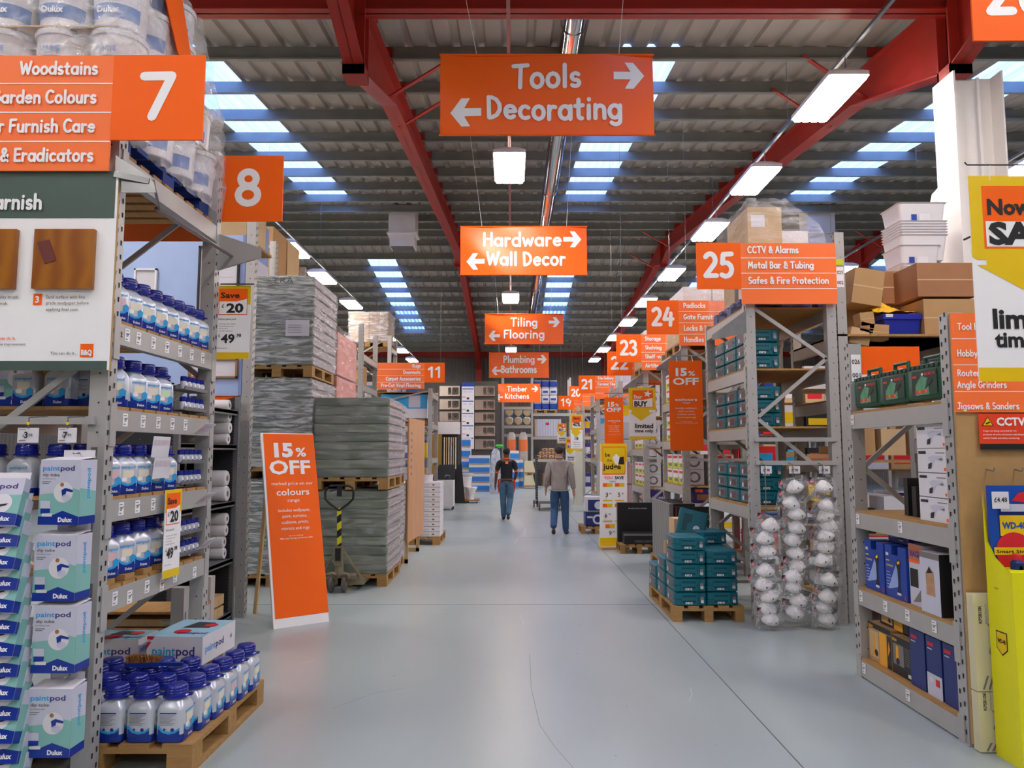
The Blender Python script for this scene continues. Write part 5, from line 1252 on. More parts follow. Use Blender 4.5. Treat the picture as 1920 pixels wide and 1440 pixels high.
# ---------------------------------------------------------------- hand pallet truck
def pallet_truck(cx, cy):
    t = empty('pallet_truck', (cx, cy, 0), label='hand pallet truck with black and yellow striped handle', cat='pallet truck')
    TR_ = mat('truck_metal', '8c8268', .5, metal=.3, var=.15, scale=8); TY = mat('truck_tyre', '55504c', .7, var=.1)
    STR = None
    m = bpy.data.materials.new('hazard_stripes'); m.use_nodes = True; n, l = m.node_tree.nodes, m.node_tree.links
    tc = n.new('ShaderNodeTexCoord'); mp = n.new('ShaderNodeMapping'); mp.inputs['Rotation'].default_value = (0, math.radians(35), 0); w = n.new('ShaderNodeTexWave'); w.bands_direction = 'Z'; w.inputs['Scale'].default_value = 2.3
    cr = n.new('ShaderNodeValToRGB'); cr.color_ramp.interpolation = 'CONSTANT'; cr.color_ramp.elements[0].color = rgb('17170f'); cr.color_ramp.elements[1].color = rgb('d6cf1c'); cr.color_ramp.elements[1].position = .5
    l.new(tc.outputs['Object'], mp.inputs[0]); l.new(mp.outputs[0], w.inputs['Vector']); l.new(w.outputs['Fac'], cr.inputs[0]); l.new(cr.outputs[0], n['Principled BSDF'].inputs['Base Color'])
    b = MB(); b.bar((0, -.02, .5), (0, -.06, .96), .045, .035, m, up=(0, 1, 0)); b.build('drawbar', t)
    b = MB(); top = 1.22; pts = []
    for x, z in ((0, .93), (-.1, 1.0), (-.16, 1.06), (-.165, 1.13), (-.15, 1.19), (-.11, 1.21), (0, 1.215), (.11, 1.21), (.15, 1.19), (.165, 1.13), (.16, 1.06), (.1, 1.0), (0, .93)): pts.append((x, -.07, z))
    b.tube(pts, .014, BLACK, 10); smooth(b.build('handle_loop', t))
    b = MB(); b.bar((0, -.07, 1.09), (0, -.07, 1.215), .05, .04, BLACK, up=(0, 1, 0)); b.bar((-.03, -.09, 1.17), (-.1, -.12, 1.15), .02, .012, BLACK); b.build('release_lever', t)
    b = MB(); b.bar((0, -.03, .3), (0, -.03, .52), .09, .08, TR_, up=(0, 1, 0)); b.box(-.03, .03, -.09, -.03, .36, .5, BLACK); b.lathe([(.05, .16), (.052, .2), (.05, .32), (.03, .34)], (0, 0, 0), TR_, 16); b.build('pump', t)
    for s in (-1, 1):
        b = MB(); b.bar((s * .05, .02, .45), (s * .25, .1, .12), .02, .05, TR_, up=(0, 1, 0)); b.build('frame_arm', t)
        b = MB(); b.box(min(s * .05, s * .27), max(s * .05, s * .27), .08, .16, .06, .13, TR_); b.build('frame_plate', t)
        b = MB(); x = s * .2; b.box(x - .075, x + .075, .12, 1.2, .07, .12, TR_); b.build('fork', t)
        b = MB(); b.lathe([(.04, -.022), (.085, -.02), (.09, -.012), (.09, .012), (.085, .02), (.04, .022)], (s * .075, -.06, .09), TY, 22, 'X'); w_ = smooth(b.build('wheel', t)); b = MB(); b.lathe([(.03, -.026), (.03, .026)], (s * .075, -.06, .09), TR_, 12, 'X'); b.build('hub', w_)
        b = MB(); b.tube([(s * .02, -.06, .2), (s * .06, -.06, .215), (s * .12, -.06, .2), (s * .13, -.06, .16)], .018, TR_, 8); b.build('axle_bracket', t)
        b = MB(); b.lathe([(.005, -.04), (.025, -.038), (.025, .038), (.005, .04)], (s * .17, -.05, .19), TR_, 12, 'X'); b.build('roller', t)
    return t
pallet_truck(-2.0, 8.8)

# plywood divider panel on a pine stand
t = empty('plywood_panel', (0, 0, 0), label='tall plywood panel on pine legs beside the white tile boxes', cat='panel')
a, c = Vector((-1.5, 10.9, 0)), Vector((-1.46, 12.5, 0)); b = MB()
b.add([a + Vector((0, 0, .3)), c + Vector((0, 0, .28)), c + Vector((0, 0, 2.12)), a + Vector((0, 0, 2.1)), a + Vector((-.02, 0, .3)), c + Vector((-.02, 0, .28)), c + Vector((-.02, 0, 2.12)), a + Vector((-.02, 0, 2.1))], [(0, 1, 2, 3), (7, 6, 5, 4), (0, 4, 5, 1), (1, 5, 6, 2), (2, 6, 7, 3), (3, 7, 4, 0)], PLY)
fr = (a + Vector((0, .12, 0)), (c - a).normalized(), Vector((0, 0, 1))); b.rect(0, .26, 1.2, 2.0, fr, BOXW, .002)
for i in range(7): b.rect(.05, .2, 1.26 + i * .1, 1.3 + i * .1, fr, GREYINK, .003)
b.build('board', t)
for y in (11.0, 12.3):
    b = MB(); b.bar((-1.53, y, 0), (-1.53, y, 1.2), .05, .05, PINE, up=(0, 1, 0)); b.build('leg', t)
    b = MB(); b.bar((-1.95, y, .03), (-1.5, y, .03), .05, .06, PINE); b.build('foot', t); b = MB(); b.bar((-1.9, y, .06), (-1.54, y, .4), .03, .05, PINE); b.build('brace', t)
# white tile boxes
pallet(-2.25, 13.1, 0, 'wooden pallet under the stack of white tile boxes', sx=1.25, sy=.95)
for i in range(11):
    for c_ in range(2):
        x0_ = -2.24 + c_ * .5; h = .082; z = .144 + i * (h + .003); b = MB(); b.box(x0_, x0_ + .49, 13.12, 13.75, z, z + h, BOXW); fr = FRONT(x0_, 13.12, z); b.rect(.1, .3, .02, .05, fr, LILAC, .001); b.disc(.37, .04, .025, fr, GREYINK, .001, 10, .015); b.rect(0, .49, .0, .004, fr, GREYINK, .0012)
        tag(b.build('tile_box'), 'flat white tile box in the %s column, %s from the bottom' % (['inner', 'aisle-side'][c_], nth(i, 11, 'lowest', 'topmost')), 'box', 'white tile boxes')
b = MB(); b.lathe([(.09, 0), (.095, .01), (.1, .12), (.105, .13), (.02, .132)], (-1.5, 13.35, 1.08), TUBW, 20); b.disc(0, 0, .1, TOP(-1.5, 13.35, 1.212), CARD, .002, 20); tag(smooth(b.build('tub')), 'white tub with tan lid on top of the tile boxes', 'tub')
# ---------------------------------------------------------------- right side
# chipboard end panel and products of the nearest rack
p = atY(1786, 773, 4.22)
t = empty('chipboard_panel', (0, 0, 0), label='tall plain chipboard panel on the near end of the right rack', cat='panel')
b = MB(); b.box(2.505, 3.42, 4.212, 4.232, .02, 2.39, MDF); b.build('board', t)
for x in (2.69, 2.87):
    q = atY(1852 if x < 2.8 else 1905, 880, 4.2); b = MB(); b.tube([(q.x, 4.21, q.z), (q.x, 4.15, q.z - .01), (q.x, 4.14, q.z + .012)], .004, GALV, 6); b.build('peg', t)

def carton(name, label, cat, group, x0, x1, y0, y1, z0, z1, m, art=None, face='L'):
    o = empty(name, (0, 0, 0), label=label, cat=cat, group=group); b = MB(); b.box(x0, x1, y0, y1, z0, z1, m); b.build('carton', o)
    if art:
        b = MB()
        if face == 'L': fr = LEFT(x0, y1, z0); W = y1 - y0
        else: fr = FRONT(x0, y0, z0); W = x1 - x0
        art(b, fr, W, z1 - z0); b.build('printing', o)
    return o
# green drill cases on the top shelf
GREEND = mat('green_case_dark', '07301f', .5, var=.05)
def make_drill():
    t = empty('drill_case', label='x', cat='tool case'); b = MB(); W, D, H = .28, .12, .3       # front faces -X, W along Y
    b.loft([(-.055, .13, .1, .03), (-.05, .14, .11, .03), (.05, .14, .11, .03), (.055, .13, .1, .03)], GREENC, n=4)
    b.v = [(z, -x, y + .13) for x, y, z in b.v]
    for i in range(7): b.box(-.062, -.05, -.12 + i * .038, -.098 + i * .038, .215, .235, GREEND)
    smooth(b.build('case', t), 35)
    b = MB(); b.tube([(0, -.06, .225), (0, -.06, .285), (0, .06, .285), (0, .06, .225)], .013, GREENC, 8); b.build('carry_handle', t)
    fr = LEFT(-.056, .1, .05); b = MB(); b.poly([(0, 0), (.2, 0), (.2, .15), (0, .15)], fr, GREEND, .003); b.poly([(.03, .0), (.14, .0), (.13, .1), (.08, .12), (.03, .06)], fr, mat('case_print_green', '4f8f68', .5, var=.2, scale=30), .004)
    b.poly([(.12, .04), (.165, .08), (.16, .1), (.125, .095), (.12, .07), (.105, .03)], fr, BLACK, .005)
    b.text('BOSCH', .15, .118, fr, REDP, .018, .08, 'C', .03, .005); b.disc(.09, .127, .009, fr, BOXW, .005, 12); b.rect(.01, .045, .11, .122, fr, REDP, .005)
    for i in range(4): b.rect(.03 + i * .025, .05 + i * .025, .012, .03, fr, REDP if i % 2 == 0 else ORANGE, .005)
    b.build('label_print', t)
    b = MB(); b.box(-.05, .05, .1401, .1415, .07, .19, BOXW); b.v = [(x, -y, z) for x, y, z in b.v]; b.box(-.03, .03, -.1425, -.1415, .09, .17, GREYINK); b.build('sticker', t)
    b = MB(); b.lathe([(.004, 0), (.012, .002), (.012, .008), (.004, .01)], (-.02, -.02, .24), WHITE, 12); b.build('security_tag', t)
    return t
DR = Kind(make_drill())
for i, y in enumerate((4.56, 4.93, 5.3)): DR.put((XR + .09, y, 1.9), .05, 'green hard drill case on the top shelf of the right rack, %s' % nth(i, 3), 'green drill cases', scale=(1.1, 1.28, 1.0))
# multi-tool cartons: white, stacked four high
def art_saw(b, fr, W, H):
    b.rect(W * .04, W * .3, H * .78, H * .9, fr, INK, .001); b.rect(W * .62, W * .92, H * .8, H * .84, fr, GREYINK, .001)
    b.poly([(W * .35, H * .62), (W * .5, H * .72), (W * .82, H * .7), (W * .85, H * .52), (W * .6, H * .5), (W * .5, H * .2), (W * .36, H * .15), (W * .33, H * .3), (W * .45, H * .45)], fr, LILAC, .001)
    b.poly([(W * .38, H * .36), (W * .5, H * .42), (W * .47, H * .16), (W * .36, H * .14)], fr, INK, .002); b.poly([(W * .7, H * .56), (W * .84, H * .62), (W * .82, H * .5)], fr, GREYINK, .002); b.rect(W * .88, W * .94, H * .08, H * .2, fr, ORANGE, .001)
for i in range(4):
    z = 1.185 + i * .147
    carton('tool_carton', 'white shrink-wrapped grinder carton in the stack of four, %s' % nth(i, 4, 'lowest', 'topmost'), 'carton', 'white grinder cartons', XR + .03, XR + .38, 4.36, 4.68, z, z + .142, BOXW, art_saw)
for i in range(2):
    b = MB(); b.box(XR + .1, XR + .3, 4.85 + i * .1, 4.9 + i * .1, 1.185, 1.38 + i * .05, BLACK); tag(b.build('boxed_goods'), 'dark boxed goods on the second shelf of the right rack, %s' % ['nearer', 'farther'][i], 'carton')
# work lamp cartons, blue with a handle notch
def make_worklamp():
    t = empty('lamp_carton', label='x', cat='carton'); b = MB(); W, D, H = .27, .17, .34
    for (y0, y1, z1) in ((0, .1, H), (.1, .18, H - .06), (.18, W, H)): b.box(0, D, y0, y1, 0, z1, BLUEBOX)
    b.build('carton', t); b = MB(); fr = LEFT(0, W, 0)
    b.poly([(.03, .05), (.14, .22), (.17, .2), (.16, .08)], fr, mat('light_beam', '8fa6d8', .5, var=.1), .001)
    b.poly([(.14, .23), (.17, .26), (.2, .25), (.19, .18), (.185, .1), (.2, .04), (.16, .03), (.15, .05), (.165, .1), (.16, .19)], fr, BLACK, .002); b.poly([(.16, .24), (.19, .255), (.195, .235), (.165, .225)], fr, YELLOW, .003); b.rect(.15, .2, .03, .045, fr, BOXW, .003)
    b.text('LITHIUM-ION', .015, .2, fr, YELLOW, .014, .09, 'L', .02, .002); b.rect(.015, .05, .27, .29, fr, BOXW, .002); b.rect(.015, .06, .235, .243, fr, YELLOW, .002)
    for i in range(6): b.rect(.015, .06 + (i % 3) * .01, .16 - i * .02, .164 - i * .02, fr, LILAC, .002)
    b.rect(.24, .255, .01, .035, fr, REDP, .002); b.build('printing', t); return t
WL = Kind(make_worklamp())
for i, (y, z, x) in enumerate(((5.17, .64, .0), (4.88, .64, .0), (5.02, .985, .1))):
    WL.put((XR + .03 + x, y, z), 0, 'blue inspection lamp carton with handle notch, %s' % ['at the far post', 'second from the far post', 'lying higher at the back'][i], 'blue lamp cartons', scale=(1, 1, 1 if i < 2 else .55))
def art_rage(b, fr, W, H):
    b.rect(0, W, H * .72, H, fr, mat('carton_brick', 'b0674a', .5, var=.1), .001); b.text('RAGE', W * .1, H * .8, fr, PURPLE, H * .1, W * .75, 'L', .04, .002); b.rect(0, W, H * .7, H * .74, fr, ORANGE, .002); b.rect(W * .05, W * .6, H * .3, H * .6, fr, INK, .001); b.poly([(W * .2, H * .05), (W * .8, H * .3), (W * .9, H * .1)], fr, GREYINK, .002)
carton('tool_carton', 'brick-red and grey carton between the lamp cartons and the router carton', 'carton', None, XR + .04, XR + .3, 4.69, 4.86, .64, 1.02, LILAC, art_rage)
def art_router(b, fr, W, H):
    b.rect(0, W, H * .9, H, fr, GREYINK, .001); b.poly([(W * .3, H * .3), (W * .3, H * .66), (W * .45, H * .75), (W * .7, H * .7), (W * .75, H * .3)], fr, mat('router_print', 'b58a66', .5, var=.2, scale=20), .001); b.poly([(W * .35, H * .65), (W * .5, H * .78), (W * .65, H * .68)], fr, INK, .002)
o = carton('tool_carton', 'black and silver precision router carton near the post', 'carton', None, XR + .0, XR + .36, 4.45, 4.66, .64, 1.0, {'*': LILAC, 'f': BLACK}, art_router)
b = MB(); fv = (Vector((XR + .17, 4.45, .64)), Vector((0, 0, 1)), Vector((-1, 0, 0))); b.text('titan', .02, .01, fv, mat('titan_yellow', 'e8a21c', .5), .035, .1, 'L', .04, .002); b.text('Precision Router', .14, .01, fv, BOXW, .022, .2, 'L', .02, .002)
fr = FRONT(XR + .2, 4.45, .64); b.rect(0, .16, 0, .36, fr, mat('titan_yellow'), .001)
for i in range(3): b.rect(.03, .13, .04 + i * .11, .12 + i * .11, fr, LILAC, .002)
b.build('side_printing', o)
# bottom shelf: yellow and black tool cartons, blue cartons
TY_ = mat('titan_yellow')
def art_titan(b, fr, W, H):
    b.rect(0, W, H * .86, H, fr, BLACK, .001); b.text('titan', W * .03, H * .88, fr, TY_, H * .09, W * .2, 'L', .03, .002); b.poly([(W * .05, H * .1), (W * .45, H * .1), (W * .45, H * .8), (W * .05, H * .8)], fr, CARD3, .001); b.poly([(W * .12, H * .2), (W * .2, H * .3), (W * .22, H * .7), (W * .3, H * .72), (W * .28, H * .3), (W * .35, H * .15)], fr, TY_, .002); b.disc(W * .35, H * .25, H * .09, fr, BLACK, .003, 12)
    b.rect(W * .5, W * .8, 0, H * .84, fr, TY_, .001); b.rect(W * .82, W, 0, H * .84, fr, BLACK, .001); b.poly([(W * .85, H * .3), (W * .95, H * .5), (W * .9, H * .7)], fr, TY_, .002)
def art_titan2(b, fr, W, H):
    b.rect(0, W, 0, H, fr, BLACK, .0008); b.text('titan', W * .03, H * .86, fr, TY_, H * .1, W * .24, 'L', .03, .002); b.rect(W * .06, W * .6, H * .25, H * .8, fr, GREYINK, .001); b.poly([(W * .2, H * .35), (W * .36, H * .35), (W * .34, H * .75), (W * .22, H * .75)], fr, TY_, .002); b.disc(W * .3, H * .35, H * .09, fr, INK, .003, 12)
    for i in range(8): b.rect(W * .66, W * .92, H * (.76 - i * .06), H * (.78 - i * .06), fr, GREYINK, .002)
    b.rect(W * .8, W * .95, H * .06, H * .15, fr, BOXW, .002)
carton('tool_carton', 'yellow and black sander carton at the far end of the bottom shelf', 'carton', None, XR + .05, XR + .4, 5.16, 5.48, .14, .4, CARD, art_titan)
carton('tool_carton', 'black tool carton with yellow drill picture on the bottom shelf', 'carton', None, XR + .05, XR + .4, 4.9, 5.15, .14, .385, CARD, art_titan2)
carton('tool_carton', 'yellow and black carton stacked on the far sander carton', 'carton', None, XR + .1, XR + .4, 5.02, 5.4, .402, .57, BLACK, art_titan)
def art_blue(b, fr, W, H):
    b.rect(W * .1, W * .5, H * .84, H * .9, fr, REDP, .001); b.rect(W * .1, W * .4, H * .78, H * .8, fr, LILAC, .001)
def art_blue2(b, fr, W, H):
    art_blue(b, fr, W, H); b.rect(0, W, 0, H * .38, fr, LILAC, .001); b.disc(W * .3, H * .28, W * .13, fr, BOXW, .002, 4); b.rect(W * .58, W * .85, H * .2, H * .32, fr, REDP, .002)
NAVYB = mat('navy_carton', '1c2f6e', .42, var=.06)
for i, (y0, y1, a) in enumerate(((4.35, 4.51, art_blue), (4.53, 4.69, art_blue2), (4.71, 4.88, art_blue))):
    carton('tool_carton', 'tall navy blue carton on the bottom shelf, %s' % nth(i, 3), 'carton', 'navy cartons', XR + .03, XR + .35, y0, y1, .14, .49, NAVYB, a)
for z, ys, nm in ((1.88, (5.47,), 'top'), (1.165, (5.45, 4.86), 'second'), (.62, (5.45, 5.1, 4.82, 4.52), 'third'), (.12, (5.45, 4.86), 'bottom')):
    for i, y in enumerate(ys): price_label(XR - .006, y, z - .045, 'price label on the right rack\'s %s shelf edge, %s from the far post' % (nm, nth(i, len(ys), 'first', 'last')), '29' if i % 2 else '19', facing=-1)
def post_number(a, c, x, y, z, lb, x2=.07):
    b = MB(); fr = FRONT(x, y, z); b.rect(0, x2, 0, .2, fr, WHITE, .001, .001); b.text(a, x2 / 2, .13, fr, INK, .035, x2 * .85, 'C', .02, .002); b.text(c, x2 / 2, .03, fr, INK, .035, x2 * .85, 'C', .02, .002); return tag(b.build('post_number'), lb, 'number label')
post_number('026', '001', XR + .01, 5.49, 2.12, 'white label reading 026 001 on the far post of the right rack')
post_number('025', '002', 3.165, 7.158, 3.2, 'white label reading 025 002 on the tall post')
b = MB(); b.rect(0, .07, 0, .06, FRONT(3.165, 7.158, 3.42), LIME, .002, .001); tag(b.build('sticker'), 'lime green sticker above the 025 002 label', 'sticker')
# goods seen through the shelves, on the run behind
SW = rack('grey gondola rack behind the near right rack seen through its shelves', 3.45, 5.2, 5.7, 6.5, 2.2, [1.7, 1.35, .95, .4], -1, near=False, deck='sheet', brace=False)
i = 0
for z in (1.72, 1.37, .97, .42):
    x = 3.5; k = 0
    while x < 5.0:
        w = R.uniform(.1, .22); h = R.uniform(.14, .26); m = R.choice([BLUEBOX, BOXW, REDP, YELLOW, CYAN, BLACK, ORANGE, CARD3]); b = MB(); y = 5.74
        if R.random() < .4: b.lathe([(w * .3, 0), (w * .32, .01), (w * .32, h * .9), (w * .2, h), (w * .2, h * 1.05)], (x + w / 2, y + w / 2, z), m, 14)
        else: b.box(x, x + w, y, y + .2, z, z + h, {'*': m}); b.rect(.01, w - .01, h * .3, h * .7, FRONT(x, y, z), R.choice([BOXW, YELLOW, CYAN]), .001)
        tag(b.build('boxed_goods'), 'goods on the gondola behind the right rack, %s shelf, %s from the aisle' % ({1.72: 'top', 1.37: 'second', .97: 'third', .42: 'bottom'}[z], ORD[k]), 'carton', 'goods behind the right rack'); k += 1
        x += w + R.uniform(.01, .05)

# yellow floor stand with spray cans
t = empty('floor_stand', (0, 0, 0), label='bright yellow cardboard floor stand with spray cans at the right edge', cat='display stand')
x0, y0 = 2.575, 3.92; x1, y1 = 3.2, 4.13
b = MB()
def SP(z): return atX(1860, z, x0).z
ztop = 1.38
b.box(x0, x1, y0, y1, 0, .98, YEL40); b.build('body', t)
b = MB(); b.add([(x0, y1, .98), (x0, y0 + .02, .98), (x0, y0 + .06, 1.0), (x0, y1 - .08, 1.04), (x0, y1 - .02, 1.12), (x0, y1, 1.4)], [(0, 1, 2, 3, 4, 5)], YEL40); b.add([(x0 + .006, y1, .98), (x0 + .006, y0 + .02, .98), (x0 + .006, y0 + .06, 1.0), (x0 + .006, y1 - .08, 1.04), (x0 + .006, y1 - .02, 1.12), (x0 + .006, y1, 1.4)], [(5, 4, 3, 2, 1, 0)], YEL40); b.build('side_flap', t)
HB = mat('header_blue', '164ba6', .4, var=.05)
b = MB(); b.box(x0 + .01, x1, y1 - .04, y1 - .02, .98, 1.42, HB); fr = FRONT(x0 + .01, y1 - .04, .98)
b.rect(.05, .2, 0, .32, fr, mat('can_navy', '10255e', .35), .004); b.rect(.05, .2, .17, .28, fr, YELLOW, .006); b.text('WD-40', .125, .21, fr, HB, .035, .13, 'C', .04, .008); b.rect(.06, .19, .3, .34, fr, LILAC, .005); b.disc(.12, .09, .1, fr, REDP, .007, 24); b.rect(.01, .23, .07, .11, fr, YELLOW, .009); b.text('Smart Straw', .12, .08, fr, INK, .018, .2, 'C', .02, .01)
b.poly([(.12, .36), (.16, .4), (.24, .42), (.5, .39), (.5, .375), (.25, .37), (.18, .35)], fr, REDP, .006)
b.text('DUAL POSITION', .27, .32, fr, BOXW, .018, None, 'L', .02, .004); b.text('Smart Straw', .25, .24, fr, YELLOW, .05, None, 'L', .04, .004); b.rect(.24, .6, .225, .23, fr, YELLOW, .004)
for i in range(2):
    for j in range(2): b.rect(.27 + .17 * i, .4 + .17 * i, .03 + .1 * j, .11 + .1 * j, fr, [CARD3, LILAC, GREYINK, CREAM][i + 2 * j], .005)
b.build('header_card', t)
b = MB(); b.rect(0, .09, 0, .09, FRONT(x0 - .01, y1 - .1, 1.3), BOXW, .001, .002); b.text('£4.48', .045, .035, FRONT(x0 - .01, y1 - .1, 1.3), INK, .026, .07, 'C', .02, .002); b.build('price_ticket', t)
b = MB(); fl = LEFT(x0, y1, 0); u = .1
b.poly([(u - .045, .66), (u + .045, .66), (u + .045, .57), (u, .535), (u - .045, .57)][::-1], fl, INK, .0012); b.poly([(u - .039, .654), (u + .039, .654), (u + .039, .573), (u, .543), (u - .039, .573)][::-1], fl, YELLOW, .002); b.text('WD-40', u, .6, fl, INK, .022, .066, 'C', .05, .003); b.disc(.08, .88, .02, fl, mat('stand_slot', 'b9b400', .6), .0015, 10, .006); b.build('emblem', t)
b = MB(); b.box(x0 + .006, x1, y0 + .03, y1 - .05, .972, .985, YEL40); b.build('tray', t)
for i in range(4):
    b = MB(); x = x0 + .09 + i * .13; b.lathe([(.03, 0), (.031, .02), (.031, .0), (.031, .02)], (x, y0 + .09, .985), HB, 14); b.lathe([(.031, 0), (.031, .035), (.02, .05), (.006, .052)], (x, y0 + .09, .985), mat('can_navy'), 14); o = tag(b.build('spray_can'), 'spray can in the yellow stand, %s from the aisle' % ORD[i], 'spray can', 'spray cans'); b = MB(); b.lathe([(.022, .05), (.022, .075), (.018, .08)], (x, y0 + .09, .985), REDP if i % 2 == 0 else mat('can_pink', 'd8789a', .4), 14); b.build('nozzle', o)
# two flat cartons standing between stand and panel
def art_mask(b, fr, W, H):
    b.poly([(W * .5, H * .4), (W * .62, H * .55), (W * .9, H * .62), (W, H * .5), (W * .95, H * .35), (W * .7, H * .28)], fr, GREYINK, .001); b.poly([(W * .6, H * .45), (W * .7, H * .52), (W * .9, H * .52), (W * .85, H * .38), (W * .68, H * .36)], fr, CREAM, .002); b.tube([fr[0] + fr[1] * W * .5 + fr[2] * H * .7, fr[0] + fr[1] * W * .7 + fr[2] * H * .6], .002, INK, 5)
    for i in range(4): b.poly([(W * (.2 + i * .2), H * .02), (W * (.28 + i * .2), H * .02), (W * (.45 + i * .2), H * .16), (W * (.37 + i * .2), H * .16)], fr, GREYINK, .001)
    fv = (fr[0] + fr[1] * W * .3 + fr[2] * H * .7, fr[2], -fr[1]); b.text('KPSB10K', 0, 0, fv, INK, W * .12, None, 'L', .02, .001); b.text('Electric Planer Kit', 0, -W * .18, fv, GREYINK, W * .07, None, 'L', 0, .001)
PB = mat('cream_carton', 'cdc6a2', .6, var=.04)
carton('flat_carton', 'upper cream flat carton with line drawing leaning on the chipboard', 'carton', None, 2.5, 2.65, 4.145, 4.2, .32, .83, PB, art_mask, 'F')
carton('flat_carton', 'lower cream flat carton standing on the floor by the chipboard', 'carton', None, 2.5, 2.65, 4.145, 4.2, .005, .315, PB, art_mask, 'F')

# jumble on the tall rack behind (tops of aisle 25)
zB = 2.74; Y = 7.25
def jumble(lb, px0, px1, py0, py1, m, y=7.25, d=.45, rx=0, ry=0, cat='box', name='cardboard_box', z0=None, art=None):
    p = atY(px0, py1, y); q = atY(px1, py0, y); W = q.x - p.x; H = q.z - p.z; o = empty(name, (p.x + W / 2, y, (z0 if z0 is not None else p.z)), 0, lb, cat); o.rotation_euler = (rx, ry, 0)
    b = MB(); b.box(-W / 2, W / 2, 0, d, 0, H, m); b.build('carton', o); b = MB()
    b.rect(-.001, W + .001, H * .48, H * .52, FRONT(-W / 2, 0, 0), CARD3 if m is not CARD3 else CARD, .001)
    if art: art(b, FRONT(-W / 2, 0, 0), W, H)
    b.build('tape', o); return o
jumble('large lower brown carton beside the blue crate on the tall rack', 1735, 1845, 570, 640, CARD, 7.3, .5, z0=zB, cat='box')
jumble('brown carton with printed side on top of the large lower carton', 1722, 1830, 505, 568, CARD2, 7.3, .45, z0=zB + .4)
jumble('tilted brown carton with open flap by the tall post', 1597, 1650, 525, 592, CARD, 7.4, .35, ry=.16, z0=zB + .34)
jumble('brown carton standing behind the tilted open carton', 1655, 1702, 500, 560, CARD2, 7.75, .3, z0=zB + .42)
for i, (a, c, e, f_, r_, lb) in enumerate(((1592, 1628, 615, 645, .2, 'small carton lowest left of the blue crate'), (1615, 1640, 585, 610, -.1, 'small ochre carton highest left of the blue crate'), (1630, 1665, 608, 636, .08, 'small ochre carton touching the blue crate'), (1612, 1636, 605, 622, .25, 'small white-labelled carton in the heap by the crate'))):
    jumble(lb, a, c, e, f_, [CARD3, CARD, CARD, CARD2][i], 7.22, .15, ry=r_)
# blue crate with a yellow bag
p = atY(1662, 645, 7.3); q = atY(1732, 588, 7.3)
t = empty('plastic_crate', (0, 0, 0), label='deep blue plastic crate on the tall rack', cat='crate'); b = MB(); W = q.x - p.x
CR = mat('crate_blue', '1a2690', .4, var=.05)
b.loft([(zB + .0, W / 2 - .02, .2, .02), (q.z - .04, W / 2 - .005, .215, .02)], CR, cx=(p.x + q.x) / 2, cy=7.55); b.build('body', t); b = MB(); b.loft([(q.z - .05, W / 2 + .01, .225, .02), (q.z, W / 2 + .01, .225, .02), (q.z, W / 2 - .02, .2, .02), (q.z - .03, W / 2 - .02, .2, .02)], CR, cx=(p.x + q.x) / 2, cy=7.55); b.build('rim', t)
b = MB(); b.rect(.02, .09, -.03, .0, FRONT(p.x, 7.325, q.z), BOXW, .002); b.build('label_print', t)
b = MB(); rr = random.Random(4); YB = mat('yellow_bag', 'e0a818', .35, var=.15); n = 12
vs = [((q.x + p.x) / 2 - .05 + (i / n - .5) * W * 1.1, 7.36 + j / n * .35, q.z + .02 + .13 * math.exp(-((i / n - .3) ** 2) * 12) * math.sin(math.pi * j / n) + rr.uniform(0, .025)) for j in range(n + 1) for i in range(n + 1)]
b.add(vs, [(j * (n + 1) + i, j * (n + 1) + i + 1, (j + 1) * (n + 1) + i + 1, (j + 1) * (n + 1) + i) for j in range(n) for i in range(n)], YB); tag(b.build('plastic_bag'), 'crumpled yellow plastic bag on the blue crate', 'bag')
# nested white crates and grey bin
def nested(cx, cy, z, n, w, label):
    for i in range(n):
        b = MB(); zz = z + i * .03 + (.17 if i == n - 1 else 0); H = .26
        b.loft([(zz, w / 2 - .03, .17, .03), (zz + H, w / 2, .2, .03), (zz + H + .012, w / 2 + .015, .215, .03), (zz + H + .012, w / 2 - .01, .19, .03), (zz + .02, w / 2 - .035, .165, .03)], BOXW, cx=cx, cy=cy)
        o = tag(b.build('white_tub_crate'), '%s, %s in the nest' % (label, nth(i, n, 'lowest', 'topmost')), 'crate', 'nested white crates')
        if i == n - 1:
            b = MB(); b.rect(-.12, -.06, .04, .16, FRONT(cx, cy - .185, zz), BLUEBOX, .002); b.rect(-.04, .08, .06, .15, FRONT(cx, cy - .19, zz), BOXW, .002); b.build('label_print', o)
p = atY(1715, 475, 8.0); nested(p.x, 8.0, p.z - .12, 7, .5, 'white open crate above the cartons')
p = atY(1705, 545, 7.95); nested(p.x + .06, 8.0, p.z - .1, 5, .42, 'white open crate lower behind the cartons')
b = MB(); p = atY(1790, 520, 8.35); b.lathe([(.12, 0), (.15, .5), (.16, .51), (.16, .55), (.14, .56)], (p.x, 8.35, p.z - .02), GALV, 22); o = smooth(tag(b.build('dustbin'), 'grey metal dustbin against the white column', 'bin')); 
b = MB(); p2 = (p.x, 8.35); b.box(p2[0] - .1, p2[0] + .15, 8.25, 8.5, p.z + .55, p.z + .68, CARD3); tag(b.build('cardboard_box'), 'pale box on top of the grey dustbin', 'box')
# shelf carrying those items at the back of the tall rack
b = MB(); b.box(3.16, 4.6, 7.16, 8.45, zB - .02, zB, WOODD); b.build('deck', R25B)
b = MB(); b.box(3.5, 4.45, 7.72, 8.25, zB, zB + .36, CARD); tag(b.build('cardboard_box'), 'wide plain box behind the crate carrying the white crates', 'box')

